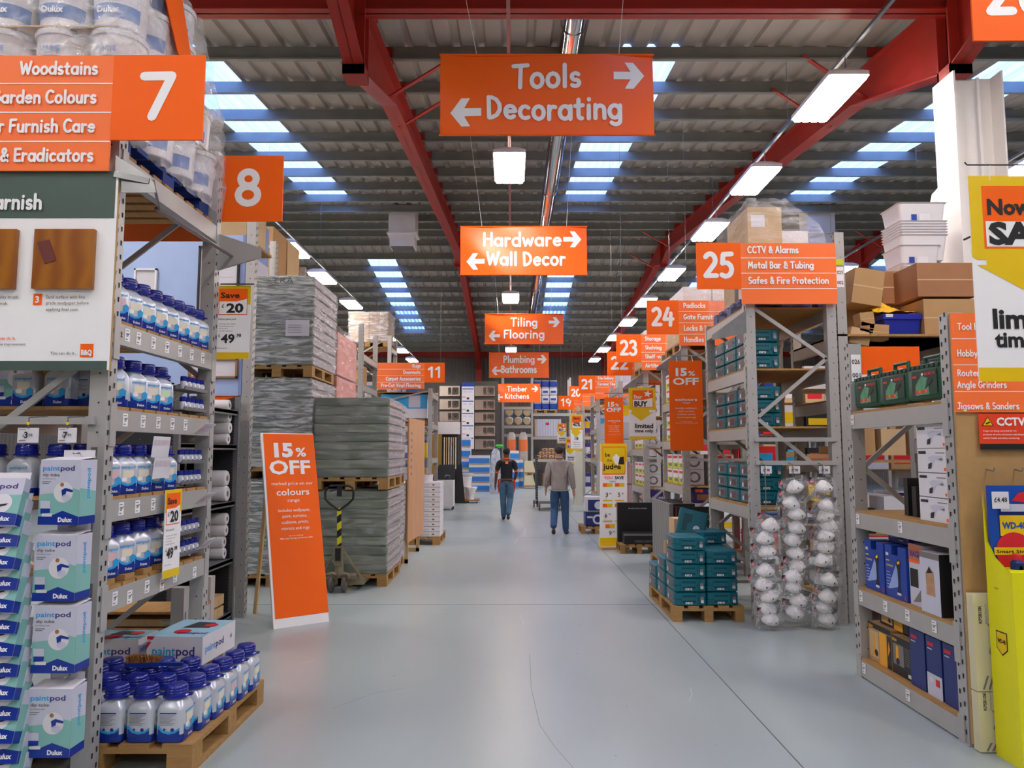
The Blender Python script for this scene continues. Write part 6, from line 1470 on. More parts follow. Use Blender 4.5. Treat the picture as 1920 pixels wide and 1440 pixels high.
# goods stacked on shelves of the tall rack and gondola 25
for k, z in enumerate((.16, .82, 1.57, 2.12)):
    for i in range(4):
        x = 3.3 + i * .3; h = R.uniform(.2, .42); carton('boxed_goods', 'carton on the tall rack behind the 25 rack, %s shelf, %s from the aisle' % (['lowest', 'second', 'third', 'fourth'][k], ORD[i]), 'carton', 'cartons on the tall rack', x, x + R.uniform(.2, .27), 7.3, 7.6, z, z + h, R.choice([CARD, BOXW, BLACK, CARD3, BLUEBOX]))

# ---------------------------------------------------------------- teal stackable cases
def make_teal():
    """narrow end faces the camera (-Y); art side faces -X"""
    t = empty('tool_case', label='x', cat='tool case'); W, D, H = .3, .4, .128
    b = MB(); b.loft([(.0, W / 2 - .012, D / 2 - .012, .02), (.008, W / 2, D / 2, .02), (.056, W / 2, D / 2, .02), (.058, W / 2 - .004, D / 2 - .004, .02), (.062, W / 2 - .004, D / 2 - .004, .02), (.064, W / 2, D / 2, .02), (.118, W / 2, D / 2, .02), (.126, W / 2 - .014, D / 2 - .014, .02)], TEAL, n=4, cx=W / 2, cy=D / 2)
    for x in (.035, .24): b.box(x, x + .025, .03, D - .03, .124, .128, TEAL)
    smooth(b.build('shell', t), 30)
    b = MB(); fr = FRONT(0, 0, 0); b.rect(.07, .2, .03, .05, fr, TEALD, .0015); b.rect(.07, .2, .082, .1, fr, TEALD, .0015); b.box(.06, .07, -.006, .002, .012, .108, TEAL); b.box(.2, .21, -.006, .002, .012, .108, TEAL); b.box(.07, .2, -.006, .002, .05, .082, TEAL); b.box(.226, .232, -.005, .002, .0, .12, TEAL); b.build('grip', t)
    b = MB(); b.box(.24, .272, -.012, .001, .035, .085, GALV); b.box(.243, .269, -.018, -.01, .03, .058, mat('latch_bright', 'e8e8ea', .2, metal=.6)); b.tube([(.247, -.008, .085), (.247, -.01, .102), (.268, -.01, .102), (.268, -.008, .085)], .002, GALV, 5); b.build('latch', t)
    b = MB(); b.rect(.1, .165, .018, .036, fr, BOXW, .0075); b.rect(.11, .12, .022, .032, fr, GREYINK, .0085); b.rect(.135, .155, .022, .032, fr, GREYINK, .0085); b.build('sticker', t)
    b = MB(); fl = LEFT(0, D, 0); b.rect(.08, .32, .02, .108, fl, GREYINK, .0015); b.rect(.09, .12, .08, .1, fl, REDP, .003); b.rect(.09, .13, .03, .07, fl, BOXW, .003); b.rect(.15, .3, .03, .098, fl, mat('case_art', '4a3a44', .4, var=.4, scale=25), .003)
    b.build('side_print', t); return t
TC = Kind(make_teal())
def teal(x, y, z, lb, grp='teal cases on the rack shelves', rz=0): return TC.put((x, y, z), rz, lb, grp)
pallet(1.53, 7.24, 0, 'wooden pallet under the teal cases beside the 25 rack', sx=.84, sy=1.06)
GP = 'teal cases on the pallet'
for st, (x, y, n, nm) in enumerate(((1.55, 7.26, 5, 'tall aisle-side front'), (1.86, 7.28, 4, 'inner front'), (1.54, 7.68, 3, 'second aisle-side'), (1.53, 8.1, 2, 'rearmost aisle-side'), (1.86, 7.72, 4, 'second inner'), (1.86, 8.13, 3, 'rearmost inner'))):
    for k in range(n): teal(x, y, .144 + k * .13, 'teal case in the %s stack on the pallet, %s' % (nm, nth(k, n, 'lowest', 'topmost')), GP)
teal(1.9, 7.76, .144 + 4 * .13, 'single teal case lying on the second inner stack', GP)
# open case with raised lid
t = empty('open_tool_case', (1.68, 7.7, .144 + 4 * .13), -.15, 'open teal case with raised lid on top of the pallet stacks', 'tool case')
b = MB(); b.box(0, .3, 0, .38, 0, .008, TEAL)
for (a, c, e, f_) in ((0, .3, 0, .01), (0, .3, .37, .38), (0, .01, 0, .38), (.29, .3, 0, .38)): b.box(a, c, e, f_, 0, .07, TEAL)
b.build('base', t); b = MB(); b.box(.01, .29, .01, .37, .03, .05, BLACK); b.build('insert', t)
b = MB(); b.loft([(0, .14, .035, .02), (.008, .15, .04, .02), (.28, .15, .04, .02), (.29, .14, .03, .02)], TEAL, cx=.15, cy=0); b.poly([(.05, .06), (.1, .06), (.1, .14), (.14, .16), (.14, .24), (.05, .24)], FRONT(0, -.042, 0), TEALD, .001); b.disc(.2, .1, .035, FRONT(0, -.042, 0), LILAC, .002, 14)
o = b.build('lid', t); o.location = (0, .36, .07); o.rotation_euler = (-.1, .22, 0)
carton('cardboard_box', 'open brown box behind the teal cases', 'box', None, 1.95, 2.2, 9.1, 9.4, .5, .8, CARD3)
b = MB(); b.box(1.9, 2.22, 9.05, 9.5, 0, .5, CARD); tag(b.build('cardboard_box'), 'larger plain box on the floor under the open brown box', 'box')
for z, nm in ((2.41, 'top'), (1.85, 'middle'), (1.1, 'lower')):
    for c_ in range(3):
        for k in range(3): teal(2.3 + (0 if c_ == 0 else .0), 7.2 + c_ * .42, z + k * .13, 'teal case on the %s shelf of the 25 rack, %s column, %s' % (nm, nth(c_, 3), ['bottom', 'middle', 'top'][k]))
# dust masks in clear bags hanging in three strips
def make_mask():
    t = empty('dust_mask', label='x', cat='dust mask'); b = MB(); vs = []; fs = []; n = 14; m_ = 7
    for j in range(m_ + 1):
        a = j / m_ * math.pi / 2
        for i in range(n):
            u = 2 * math.pi * i / n; r = math.sin(a)
            cu, su = math.cos(u), math.sin(u); zz_ = .062 * r * su if su > 0 else .04 * r * su
            vs.append((.068 * r * cu * (1 - .38 * max(0, su) * r), -.058 * math.cos(a) ** .8 - .008, zz_ - .012 * math.cos(a)))
    for j in range(m_):
        for i in range(n): fs.append((j * n + i, j * n + (i + 1) % n, (j + 1) * n + (i + 1) % n, (j + 1) * n + i))
    b.add(vs, fs, mat('mask_white', 'e4e0de', .7, var=.04)); smooth(b.build('cup', t), 80)
    b = MB(); b.lathe([(.003, -.002), (.009, 0), (.009, .004), (.003, .006)], (.02, -.062, -.012), BLACK, 10, 'Y'); b.build('valve', t)
    b = MB(); rr = random.Random(5); n = 8; vs = []
    for j in range(n + 1):
        for i in range(n + 1):
            u, v = i / n - .5, j / n - .5; vs.append((u * .21, -.085 * math.cos(u * 3) * math.cos(v * 2.6) + rr.uniform(-.01, .01), v * .16 + rr.uniform(-.008, .008)))
    b.add(vs, [(j * (n + 1) + i, j * (n + 1) + i + 1, (j + 1) * (n + 1) + i + 1, (j + 1) * (n + 1) + i) for j in range(n) for i in range(n)], FILMC); b.build('bag', t)
    b = MB(); b.box(-.1, .08, -.008, -.005, .04, .085, BLACK); b.rect(-.095, -.075, .045, .07, FRONT(0, -.009, 0), REDP, .001); b.build('header_card', t); return t
MK = Kind(make_mask())
for s_, (pxs, ys, nm) in enumerate((((1437,), (985, 1010, 1035, 1070, 1095, 1118, 1140, 1160), 'left'), ((1490,), (915, 945, 965, 990, 1012, 1038, 1060, 1080, 1100, 1125, 1147), 'middle'), ((1546,), (915, 948, 968, 985, 1005, 1025, 1052, 1088, 1118, 1140, 1160), 'right'))):
    p = atY(pxs[0], 905, 6.95)
    b = MB(); b.tube([(p.x, 7.08, 1.5), (p.x, 6.98, 1.49), (p.x, 6.98, atY(0, ys[-1], 6.95).z)], .005, GALV, 6); tag(b.build('display_hook'), 'metal strip holding the %s column of dust masks' % nm, 'hook')
    for k, y in enumerate(ys):
        q = atY(pxs[0] + R.uniform(-7, 7), y, 6.95); MK.put((q.x, 6.96 - R.uniform(0, .03), q.z), label='bagged white dust mask in the %s strip, %s' % (nm, nth(k, len(ys), 'topmost', 'lowest')), group='bagged dust masks', rot=(R.uniform(-.2, .2), R.uniform(-.25, .25), R.uniform(-.4, .4)), scale=(1.22, 1.22, 1.22))
    q0, q1 = atY(pxs[0] - 10, 888, 7.0), atY(pxs[0] + 10, 874, 7.0)
    b = MB(); b.box(q0.x, q1.x, 7.0, 7.003, q0.z, q1.z, BOXW); b.text('£7.98', (q1.x - q0.x) / 2, .02, FRONT(q0.x, 7.0, q0.z), INK, .026, .06, 'C', .02, .001); o = tag(b.build('price_ticket'), 'white price ticket above the %s strip of dust masks' % nm, 'price ticket'); b = MB(); b.tube([((q0.x + q1.x) / 2, 7.0, q1.z), ((q0.x + q1.x) / 2, 7.08, 1.5)], .003, YELLOW, 5); b.build('clip', o)
# wrapped loads on top of the 25 and 24 racks
BPAL.put((2.3, 7.22, 3.01), 0, 'blue pallet on top of the 25 rack', scale=(1, 1.05, 1))
for i, (a, c, y, z0_, z1_) in enumerate(((2.35, 2.68, 7.25, 3.15, 3.62), (2.7, 3.02, 7.28, 3.15, 3.58), (2.33, 2.64, 7.7, 3.15, 3.7), (2.67, 3.05, 7.7, 3.15, 3.66), (2.36, 2.7, 7.3, 3.64, 4.05), (2.72, 2.98, 7.35, 3.6, 3.82), (2.4, 2.7, 7.75, 3.72, 4.1), (2.45, 2.66, 8.1, 3.15, 3.9))):
    carton('cardboard_box', 'pale carton in the wrapped load above the 25 sign, %s' % ['front left', 'front right', 'rear left', 'rear right', 'upper front left', 'upper front right', 'upper rear', 'rearmost'][i], 'carton', 'wrapped cartons above the 25 sign', a, c, y, y + .38, z0_, z1_, R.choice([BOXW, CARD3, LILAC]), lambda b, fr, W, H: b.rect(W * .1, W * .5, H * .5, H * .8, fr, GREYINK if R.random() < .5 else BOXW, .001), 'F')
hull('plastic_wrap', [(3.02, 2.28, 3.12, 7.19, 8.55), (3.6, 2.28, 3.12, 7.19, 8.55), (3.85, 2.3, 3.05, 7.22, 8.5), (4.13, 2.36, 2.75, 7.28, 8.1)], FILM, 'clear film tented over the load above the 25 sign', seed=41)
for rk, (y, nm, h) in enumerate(((9.95, 'padlocks-sign', .72), (12.85, 'storage-sign', .6))):
    pallet(2.3, y, 2.97, 'wooden pallet on top of the %s rack' % nm)
    for k in range(3):
        for c_ in range(2): carton('cardboard_box', 'carton in the wrapped load on the %s rack, %s, %s' % (nm, ['lowest', 'middle', 'topmost'][k], ['aisle side', 'inner side'][c_]), 'carton', 'wrapped cartons on the %s rack' % nm, 2.32 + .4 * c_, 2.7 + .4 * c_, y + .02, y + 1.1, 3.12 + k * h / 3 * 1.0, 3.12 + (k + 1) * h / 3 - .004, [CARD3, CARD, BOXW][k], lambda b, fr, W, H: b.rect(W * .1, W * .4, H * .3, H * .8, fr, BOXW, .001), 'F')
    hull('plastic_wrap', [(3.08, 2.3, 3.13, y, y + 1.14), (3.12 + h - .02, 2.3, 3.13, y, y + 1.14), (3.13 + h, 2.4, 3.0, y + .1, y + 1)], FILM, 'clear film round the carton load on the %s rack' % nm, seed=43 + rk)
# white and lime boxed goods on racks 24 and 23
def art_lime(b, fr, W, H):
    b.rect(0, W, 0, H * .45, fr, LIME, .001); b.rect(W * .1, W * .9, H * .72, H * .88, fr, REDP, .001); b.rect(W * .3, W * .9, H * .15, H * .36, fr, GREYINK, .002); b.poly([(W * .1, H * .4), (W * .25, H * .65), (W * .8, H * .6), (W * .9, H * .4)], fr, BOXW, .002)
def art_ring(b, fr, W, H):
    b.disc(W * .5, H * .5, W * .32, fr, GREYINK, .001, 16, H * .36); b.disc(W * .5, H * .5, W * .2, fr, BOXW, .002, 16, H * .24)
for (y0_, nm, zs_) in ((9.95, 'padlocks-sign', (2.32, 1.77, 1.17)), (12.85, 'storage-sign', (2.22, 1.67, 1.02))):
    for s_, z in enumerate(zs_):
        for r_ in range(2):
            for c_ in range(3):
                y = y0_ + .03 + c_ * .37; h = .2; o = empty('boxed_tool', (0, 0, 0), label='white and lime boxed tool on the %s rack, %s shelf, %s row, %s' % (nm, ['upper', 'middle', 'lower'][s_], ['bottom', 'top'][r_], nth(c_, 3)), cat='carton', group='white and lime boxes')
                b = MB(); b.box(2.29, 2.55, y, y + .34, z + r_ * (h + .003), z + r_ * (h + .003) + h, BOXW); art_lime(b, LEFT(2.29, y + .34, z + r_ * (h + .003)), .34, h); art_ring(b, FRONT(2.29, y, z + r_ * (h + .003)), .26, h); b.build('carton', o)
                if c_ == 0:
                    o = empty('boxed_tool', (0, 0, 0), label='inner white and lime boxed tool on the %s rack, %s shelf, %s row' % (nm, ['upper', 'middle', 'lower'][s_], ['bottom', 'top'][r_]), cat='carton', group='white and lime boxes')
                    b = MB(); b.box(2.62, 2.95, y, y + .34, z + r_ * (h + .003), z + r_ * (h + .003) + h, BOXW); art_lime(b, FRONT(2.62, y, z + r_ * (h + .003)), .33, h); b.build('carton', o)
# low goods under racks 24: dark sheets on a pallet, wallpaper stripper cartons
pallet(2.02, 9.75, .0, 'wooden pallet carrying dark fire panels', sx=.9, sy=1.1)
for i in range(5):
    x = 2.04 + i * .07; carton('fireguard', 'upright dark patterned panel on the pallet beside the 24 rack, %s from the aisle' % ORD[i], 'panel', 'upright dark panels', x, x + .05, 9.78, 11.0 - i * .03, .144, .93, mat_wave('guard_stripes', '2a2a2c', 'a7a9a6', 6, .5, 'Y') if i < 1 else BLACK, None, 'F')
carton('fireguard', 'wide dark gridded box facing the aisle mouth beside the 24 rack', 'panel', None, 2.1, 2.62, 9.72, 9.77, .15, .9, BLACK, lambda b, fr, W, H: ([b.rect(W * .08 + i * W * .075, W * .09 + i * W * .075, H * .05, H * .68, fr, CREAM, .001) for i in range(12)], [b.rect(W * .08, W * .96, H * .06 + i * H * .07, H * .066 + i * H * .07, fr, CREAM, .0015) for i in range(9)], b.rect(0, W, H * .78, H * .8, fr, CARD2, .001), b.rect(W * .02, W * .03, 0, H, fr, REDP, .001)), 'F')
def art_dark(b, fr, W, H): b.rect(W * .1, W * .9, H * .2, H * .6, fr, CARD2, .001); b.text('VICTORIAN', W * .65, H * .8, fr, BOXW, H * .08, W * .4, 'C', .02, .002); b.rect(W * .05, W * .3, H * .75, H * .95, fr, ORANGE, .001)
carton('boxed_goods', 'purple and orange scroll frame carton on the lower shelf of the 24 rack', 'carton', None, 2.4, 2.8, 9.95, 10.3, .93, 1.12, PURPLE, art_dark, 'F')
carton('boxed_goods', 'white and purple wall stripper carton at the 23 rack', 'carton', None, 2.3, 2.68, 12.85, 13.2, .55, .95, BOXW, lambda b, fr, W, H: (b.rect(0, W, H * .4, H, fr, PURPLE, .001), b.text('ANY WALL', W * .5, H * .6, fr, BOXW, H * .14, W * .8, 'C', .03, .002), b.rect(0, W, H * .1, H * .16, fr, REDP, .001)), 'F')
b = MB(); b.box(2.3, 2.7, 12.85, 13.3, 0, .55, DARKSTEEL); tag(b.build('storage_box'), 'dark plain box under the white and purple carton', 'box')
# black boxed displays on a pallet in the aisle mouth before the 23 rack
pallet(1.72, 12.0, 0, 'wooden pallet under the black flat cartons', sx=.75, sy=.45)
pb = atZ(1210, 1028); 
carton('black_carton', 'large black flat carton standing upright on the small pallet', 'carton', None, 1.72, 2.32, 12.3, 12.42, .15, .78, BLACK, lambda b, fr, W, H: (b.text('Bioethanol Stove Heater', W * .3, H * .84, fr, BOXW, H * .035, W * .5, 'L', .0, .001),), 'F')
carton('black_carton', 'black carton lying flat in front of the upright one', 'carton', None, 1.78, 2.32, 12.02, 12.28, .15, .32, BLACK, lambda b, fr, W, H: (b.text('FIRELIGHTS', W * .62, H * .15, fr, GREYINK, H * .2, W * .6, 'C', .02, .001), b.rect(0, W, H * .75, H * .95, fr, GREYINK, .001)), 'F')
# ---------------------------------------------------------------- farther left racks
def goods(rk, x0, x1, y, z, hmax, n, cols, depth=.5, name='boxed_goods', face=None):
    w = (x1 - x0) / n
    for i in range(n):
        h = hmax * R.uniform(.6, 1); carton(name, 'goods on %s, %s from the aisle' % (rk, nth(i, n, 'first', 'last')), 'carton', 'goods on ' + rk, x1 - (i + 1) * w + .02, x1 - i * w - .01, y, y + depth, z, z + h, R.choice(cols), face or (lambda b, fr, W, H: b.rect(W * .15, W * .8, H * .3, H * .75, fr, R.choice([BOXW, CYAN, LILAC, YELLOW]), .001)), 'F')
RL1 = rack('grey rack with cartons just beyond the wrapped stacks', -3.9, -2.9, 14.4, 16.0, 4.1, [3.5, 2.9, 2.2, 1.4], 1, near=True, deck='sheet', brace=True)
RL3 = rack('taller grey rack holding a wrapped brown load behind the 11 sign', -4.3, -3.12, 19.1, 20.12, 4.6, [4.3, 3.2, 2.0], 1, near=False, deck='sheet', brace=True)
pallet(-4.28, 19.12, 4.32, 'wooden pallet under the wrapped brown load behind the 11 sign', sx=1.35, sy=.8)
for k in range(4):
    for c_ in range(2): carton('cardboard_box', 'brown carton in the wrapped load behind the 11 sign, %s row, %s' % (ORD[k], ['aisle side', 'inner side'][c_]), 'carton', 'brown wrapped cartons', -3.7 - .5 * c_, -3.21 - .5 * c_, 19.14, 20.0, 4.47 + k * .19, 4.655 + k * .19, CARD3 if c_ else CARD, None)
hull('plastic_wrap', [(4.44, -4.24, -3.18, 19.11, 20.03), (5.23, -4.24, -3.18, 19.11, 20.03), (5.25, -4.0, -3.4, 19.3, 19.9)], FILMB, 'clear film round the brown load behind the 11 sign', seed=51)
for z, h, nm in ((2.92, .4, 'third'), (2.22, .5, 'second'), (1.42, .6, 'lowest')): goods('the %s shelf of the farther left rack' % nm, -3.85, -2.92, 14.5, z, h, 3, [CARD, CARD3, BOXW, BLUEBOX])
RL2 = rack('grey rack under the 11 sign with blue and white goods', -3.4, -1.88, 17.5, 19.0, 3.1, [3.0, 2.26, 1.45, .8], 1, near=False, deck='sheet')
carton('wrapped_pack', 'large blue and white wrapped pack on the rack under the 11 sign', 'pack', None, -3.1, -2.0, 17.6, 18.4, 2.4, 2.96, BOXW, lambda b, fr, W, H: (b.rect(0, W, H * .4, H, fr, CYAN, .001), b.rect(W * .6, W * .85, H * .45, H * .95, fr, LILAC, .002), b.rect(W * .05, W * .4, H * .2, H * .7, fr, BOXW, .002)), 'F')
PAL.put((-3.1, 17.6, 2.28), 0, 'wooden pallet under the blue and white pack', 'wooden pallets', scale=(1.3, .7, .8))
goods('the middle shelf under the 11 sign', -3.2, -2.0, 17.6, 1.47, .5, 4, [BLUEBOX, YELLOW, BOXW, CARD]); goods('the lower shelf under the 11 sign', -3.2, -2.0, 17.6, .82, .45, 4, [CARD3, BOXW, LIME, GREENC])
goods('the floor under the 11 sign', -3.2, -2.0, 17.6, .0, .6, 4, [BOXW, CARD3, LILAC])
for i, y in enumerate((20.2, 23.2, 26.2)):
    nm = ['first', 'second', 'third'][i]
    rack('far grey left rack, %s beyond the 11 sign' % nm, -4.6, -2.9, y, y + 1.4, 3.3, [3.1, 2.3, 1.5, .7], 1, near=False, deck='sheet', brace=False)
    for z, sn in ((3.12, 'top'), (2.32, 'third'), (1.52, 'second'), (.72, 'lowest')): goods('the %s shelf of the %s far left rack' % (sn, nm), -4.4, -2.95, y + .1, z, .5, 4, [CARD, BOXW, CARD3, BLUEBOX, LILAC])

# worktop display and sanitary ware
def px_box(name, lb, cat, px0, px1, py0, py1, y, d, m, art=None, z0=None, group=None):
    p = atY(px0, py1, y); q = atY(px1, py0, y); return carton(name, lb, cat, group, p.x, q.x, y, y + d, p.z if z0 is None else z0, q.z, m, art, 'F')
t = empty('worktop_stand', (0, 0, 0), label='worktop sample stand with white header and upright cream strips', cat='display stand')
y = 24.6; b = MB(); p = atY(806, 814, y); q = atY(862, 791, y); b.box(p.x, q.x, y, y + .3, p.z, q.z, BOXW); b.build('header', t)
b = MB(); p = atY(806, 905, y); q = atY(828, 814, y); b.box(p.x, q.x, y, y + .1, 0, q.z, mat('mustard_board', 'a8802c', .5)); b.build('side_panel', t)
b = MB(); p = atY(828, 905, y); q = atY(858, 814, y); b.box(p.x, q.x, y + .1, y + .3, 0, q.z, BLACK); b.build('back_panel', t)
for i in range(6):
    x = p.x + .06 + i * .075; b = MB(); b.box(x, x + .035, y + .02, y + .06, p.z + .2, q.z - .1, [CREAM, PINE, CREAM, BOXW, PINE, CREAM][i]); b.box(x - .01, x + .045, y + .0, y + .08, p.z - .1, p.z + .45, BLACK); b.build('sample_strip', t)
t = empty('sink_unit', (0, 0, 0), label='white kitchen unit with black sloping worktop and silver tap', cat='kitchen unit')
y = 20.9; p = atY(815, 950, y); q = atY(850, 900, y); b = MB(); b.box(p.x, q.x, y, y + .55, .1, q.z, WHITEP); b.build('cabinet', t)
b = MB(); b.add([(p.x - .1, y + .1, q.z), (q.x + .02, y + .1, q.z), (q.x + .02, y + .4, q.z + .42), (p.x + .08, y + .4, q.z + .42), (p.x - .1, y + .15, q.z), (q.x + .02, y + .15, q.z), (q.x + .02, y + .45, q.z + .42), (p.x + .08, y + .45, q.z + .42)], [(0, 1, 2, 3), (7, 6, 5, 4), (0, 4, 5, 1), (1, 5, 6, 2), (2, 6, 7, 3), (3, 7, 4, 0)], BLACK); b.build('worktop', t)
b = MB(); b.tube([(q.x - .1, y + .05, q.z), (q.x - .1, y + .05, q.z + .12), (q.x - .2, y, q.z + .14), (q.x - .24, y, q.z + .08)], .014, CHROME, 8); b.build('tap', t)
for i, (dx, dy) in enumerate(((.05, .05), (.48, .05), (.05, .5), (.48, .5))):
    b = MB(); b.lathe([(.03, -.015), (.045, -.012), (.045, .012), (.03, .015)], (p.x + dx, y + dy, .045), BLACK, 12, 'X'); b.box(p.x + dx - .01, p.x + dx + .01, y + dy - .01, y + dy + .01, .04, .1, GALV); b.build('caster', t)
t = empty('leaning_panel', (0, 0, 0), label='black leaning worktop panel beside the white kitchen unit', cat='panel'); y = 23.7; b = MB(); p = atY(853, 943, y); q = atY(872, 943, y); r_ = atY(857, 868, y)
b.add([(p.x, y, 0), (q.x, y, 0), (q.x - .12, y, r_.z), (p.x + .04, y, r_.z - .1), (p.x, y + .05, 0), (q.x, y + .05, 0), (q.x - .12, y + .05, r_.z), (p.x + .04, y + .05, r_.z - .1)], [(0, 1, 2, 3), (7, 6, 5, 4), (0, 4, 5, 1), (1, 5, 6, 2), (2, 6, 7, 3), (3, 7, 4, 0)], BLACK); b.build('panel', t)
CER = mat('ceramic_white', 'ece8e6', .12, var=.02)
t = empty('toilet', (0, 0, 0), label='white toilet standing on a small wooden dolly', cat='toilet'); y = 24.0; p = atY(884, 936, y); X = p.x
b = MB(); b.box(X - .27, X + .25, y - .2, y + .4, .07, .11, CARD2); b.build('dolly_board', t)
for sx_ in (-.2, .18): b = MB(); b.lathe([(.02, -.01), (.035, -.008), (.035, .008), (.02, .01)], (X + sx_, y - .12, .035), BLACK, 10, 'X'); b.build('wheel', t)
b = MB(); b.loft([(.11, .09, .16, .08), (.2, .08, .14, .08), (.35, .12, .19, .11), (.48, .19, .25, .17), (.5, .19, .25, .17), (.5, .14, .2, .13), (.42, .1, .15, .1)], CER, n=7, cx=X, cy=y); smooth(b.build('bowl', t), 60)
b = MB(); b.loft([(.5, .18, .08, .03), (.78, .2, .09, .03), (.8, .21, .1, .03), (.82, .2, .09, .03)], CER, cx=X - .2, cy=y + .25); smooth(b.build('cistern', t), 50)
t = empty('wash_basin', (0, 0, 0), label='white pedestal wash basin beside the leaning black panel', cat='basin'); p = atY(874, 900, 24.3); X = p.x; b = MB(); b.loft([(0, .1, .1, .08), (.6, .07, .08, .06), (.75, .09, .09, .07)], CER, n=6, cx=X, cy=24.3); smooth(b.build('pedestal', t), 60)
b = MB(); b.loft([(.75, .12, .1, .09), (.88, .25, .2, .12), (.92, .26, .21, .12), (.92, .22, .17, .1), (.84, .14, .1, .08)], CER, n=6, cx=X, cy=24.3); smooth(b.build('basin', t), 60)

# sinks on the back display
INOX = mat('sink_steel', 'b3a79c', .25, metal=.85, var=.08, scale=3)
BACKP = mat('display_dark', '3c3834', .6)
yS = 33.6
b = MB(); p = atY(822, 905, yS + .1); q = atY(934, 715, yS + .1); b.box(p.x, q.x, yS + .08, yS + .16, 0, q.z, BACKP); tag(b.build('display_board'), 'dark display board carrying the stainless sinks', 'display board')
def make_sink():
    t = empty('kitchen_sink', label='x', cat='sink'); b = MB(); W, H = .92, .46
    b.box(-W / 2, W / 2, -.02, .0, -H / 2, H / 2, INOX)
    for (a, c, e, f_) in ((-W / 2, W / 2, H / 2 - .015, H / 2), (-W / 2, W / 2, -H / 2, -H / 2 + .015), (-W / 2, -W / 2 + .015, -H / 2, H / 2), (W / 2 - .015, W / 2, -H / 2, H / 2)): b.box(a, c, -.035, -.02, e, f_, INOX)
    b.build('drainer', t)
    for (cx, w) in ((.26, .3), (-.0, .15)):
        b = MB(); b.loft([(0, w / 2 + .012, .172, .05), (.022, w / 2 + .012, .172, .05), (.022, w / 2, .16, .045), (.002, w / 2 - .03, .13, .04)], [INOX, INOX, mat('sink_bowl_shade', '6e665f', .3, metal=.8), mat('sink_bowl_shade')], n=5, cx=cx); b.v = [(x, -.02 - z, y) for x, y, z in b.v]; smooth(b.build('bowl', t), 30)  # darker steel paints the shade inside the shallow bowls
        b = MB(); b.disc(cx, 0, .03, FRONT(0, -.045, 0), BLACK, .001, 12); b.build('drain', t)
    b = MB(); b.rect(-.04, .02, -.19, -.15, FRONT(0, -.04, 0), ORANGE, .001); b.build('price_tag', t); return t
SK = Kind(make_sink())
for i, y_ in enumerate((733, 758, 781)): q = atY(843, y_, yS); SK.put((q.x, yS + .06, q.z), 0, 'stainless kitchen sink in the left column of the back display, %s' % ['top', 'middle', 'bottom'][i], 'stainless sinks')
for i, y_ in enumerate((733, 759, 783, 808, 833)): q = atY(909, y_, yS); SK.put((q.x, yS + .06, q.z), 0, 'stainless kitchen sink in the right column of the back display, %s' % nth(i, 5, 'topmost', 'lowest'), 'stainless sinks')
t = empty('sink_guide_sign', (0, 0, 0), label='tall white and blue sink guide strip between the sink columns', cat='sign'); p = atY(865, 842, yS - .1); q = atY(889, 717, yS - .1); b = MB(); b.box(p.x, q.x, yS - .04, yS - .02, p.z, q.z, BOXW); fr = FRONT(p.x, yS - .04, p.z); W, H = q.x - p.x, q.z - p.z; b.rect(0, W, H * .94, H, fr, BLUEBOX, .001); b.build('panel', t); b = MB()
for i in range(5):
    v = H * (.93 - (i + 1) * .185); b.rect(W * .05, W * .95, v + H * .15, v + H * .165, fr, BLUEBOX, .001); b.rect(W * .1, W * .4, v + H * .1, v + H * .13, fr, LILAC, .001); b.rect(W * .55, W * .85, v + H * .1, v + H * .13, fr, LILAC, .001); b.rect(W * .4, W * .6, v, v + H * .03, fr, INK, .001); b.rect(W * .05, W * .3, v + H * .03, v + H * .04, fr, REDP, .001)
b.build('printing', t)
BB = mat('bath_box_blue', '2f7fd0', .5)
def bath(px0, px1, pyb, y, n, h, nm, ht=None):
    p = atY(px0, pyb, y); q = atY(px1, pyb, y)
    for k in range(n):
        m = [CARD, BB, BOXW][k % 3] if k else CARD
        carton('bath_carton', 'blue and white bath carton, %s stack, %s' % (nm, nth(k, n, 'lowest', 'topmost')), 'carton', 'blue and white cartons', p.x, q.x, y, y + .6, k * h, k * h + h - .01, BOXW, lambda b, fr, W, H: (b.rect(0, W, H * .12, H * .7, fr, BB, .001), b.rect(0, W, 0, H * .1, fr, CARD, .001)), 'F')
bath(879, 918, 921, 30.5, 4, .37, 'nearer wide'); bath(865, 882, 915, 31.3, 5, .45, 'tall narrow'); bath(956, 973, 915, 33.5, 4, .42, 'middle'); bath(966, 982, 915, 34.2, 3, .42, 'farther middle')
# bags with green top by the employee
b = MB(); p = atY(922, 880, 29); b.loft([(0, .2, .2, .1), (.9, .22, .2, .12), (1.6, .16, .15, .1), (1.75, .06, .06, .04)], mat('bag_bluewhite', 'b5bcd0', .5, var=.35, scale=9), n=5, cx=p.x + .15, cy=29.2); tag(smooth(b.build('insulation_bag'), 60), 'tall white and blue bag beside the bath cartons', 'bag')
b = MB(); p = atY(936, 836, 29.0); b.loft([(p.z - .08, .05, .05, .03), (p.z, .16, .12, .08), (p.z + .06, .1, .08, .06)], mat('green_cap', '3fd040', .5), n=5, cx=p.x, cy=29.2); b.box(p.x - .01, p.x + .01, 29.19, 29.21, 1.2, p.z, GALV); tag(smooth(b.build('green_cap'), 40), 'bright green cap on a stand above the blue and white bag', 'cap')
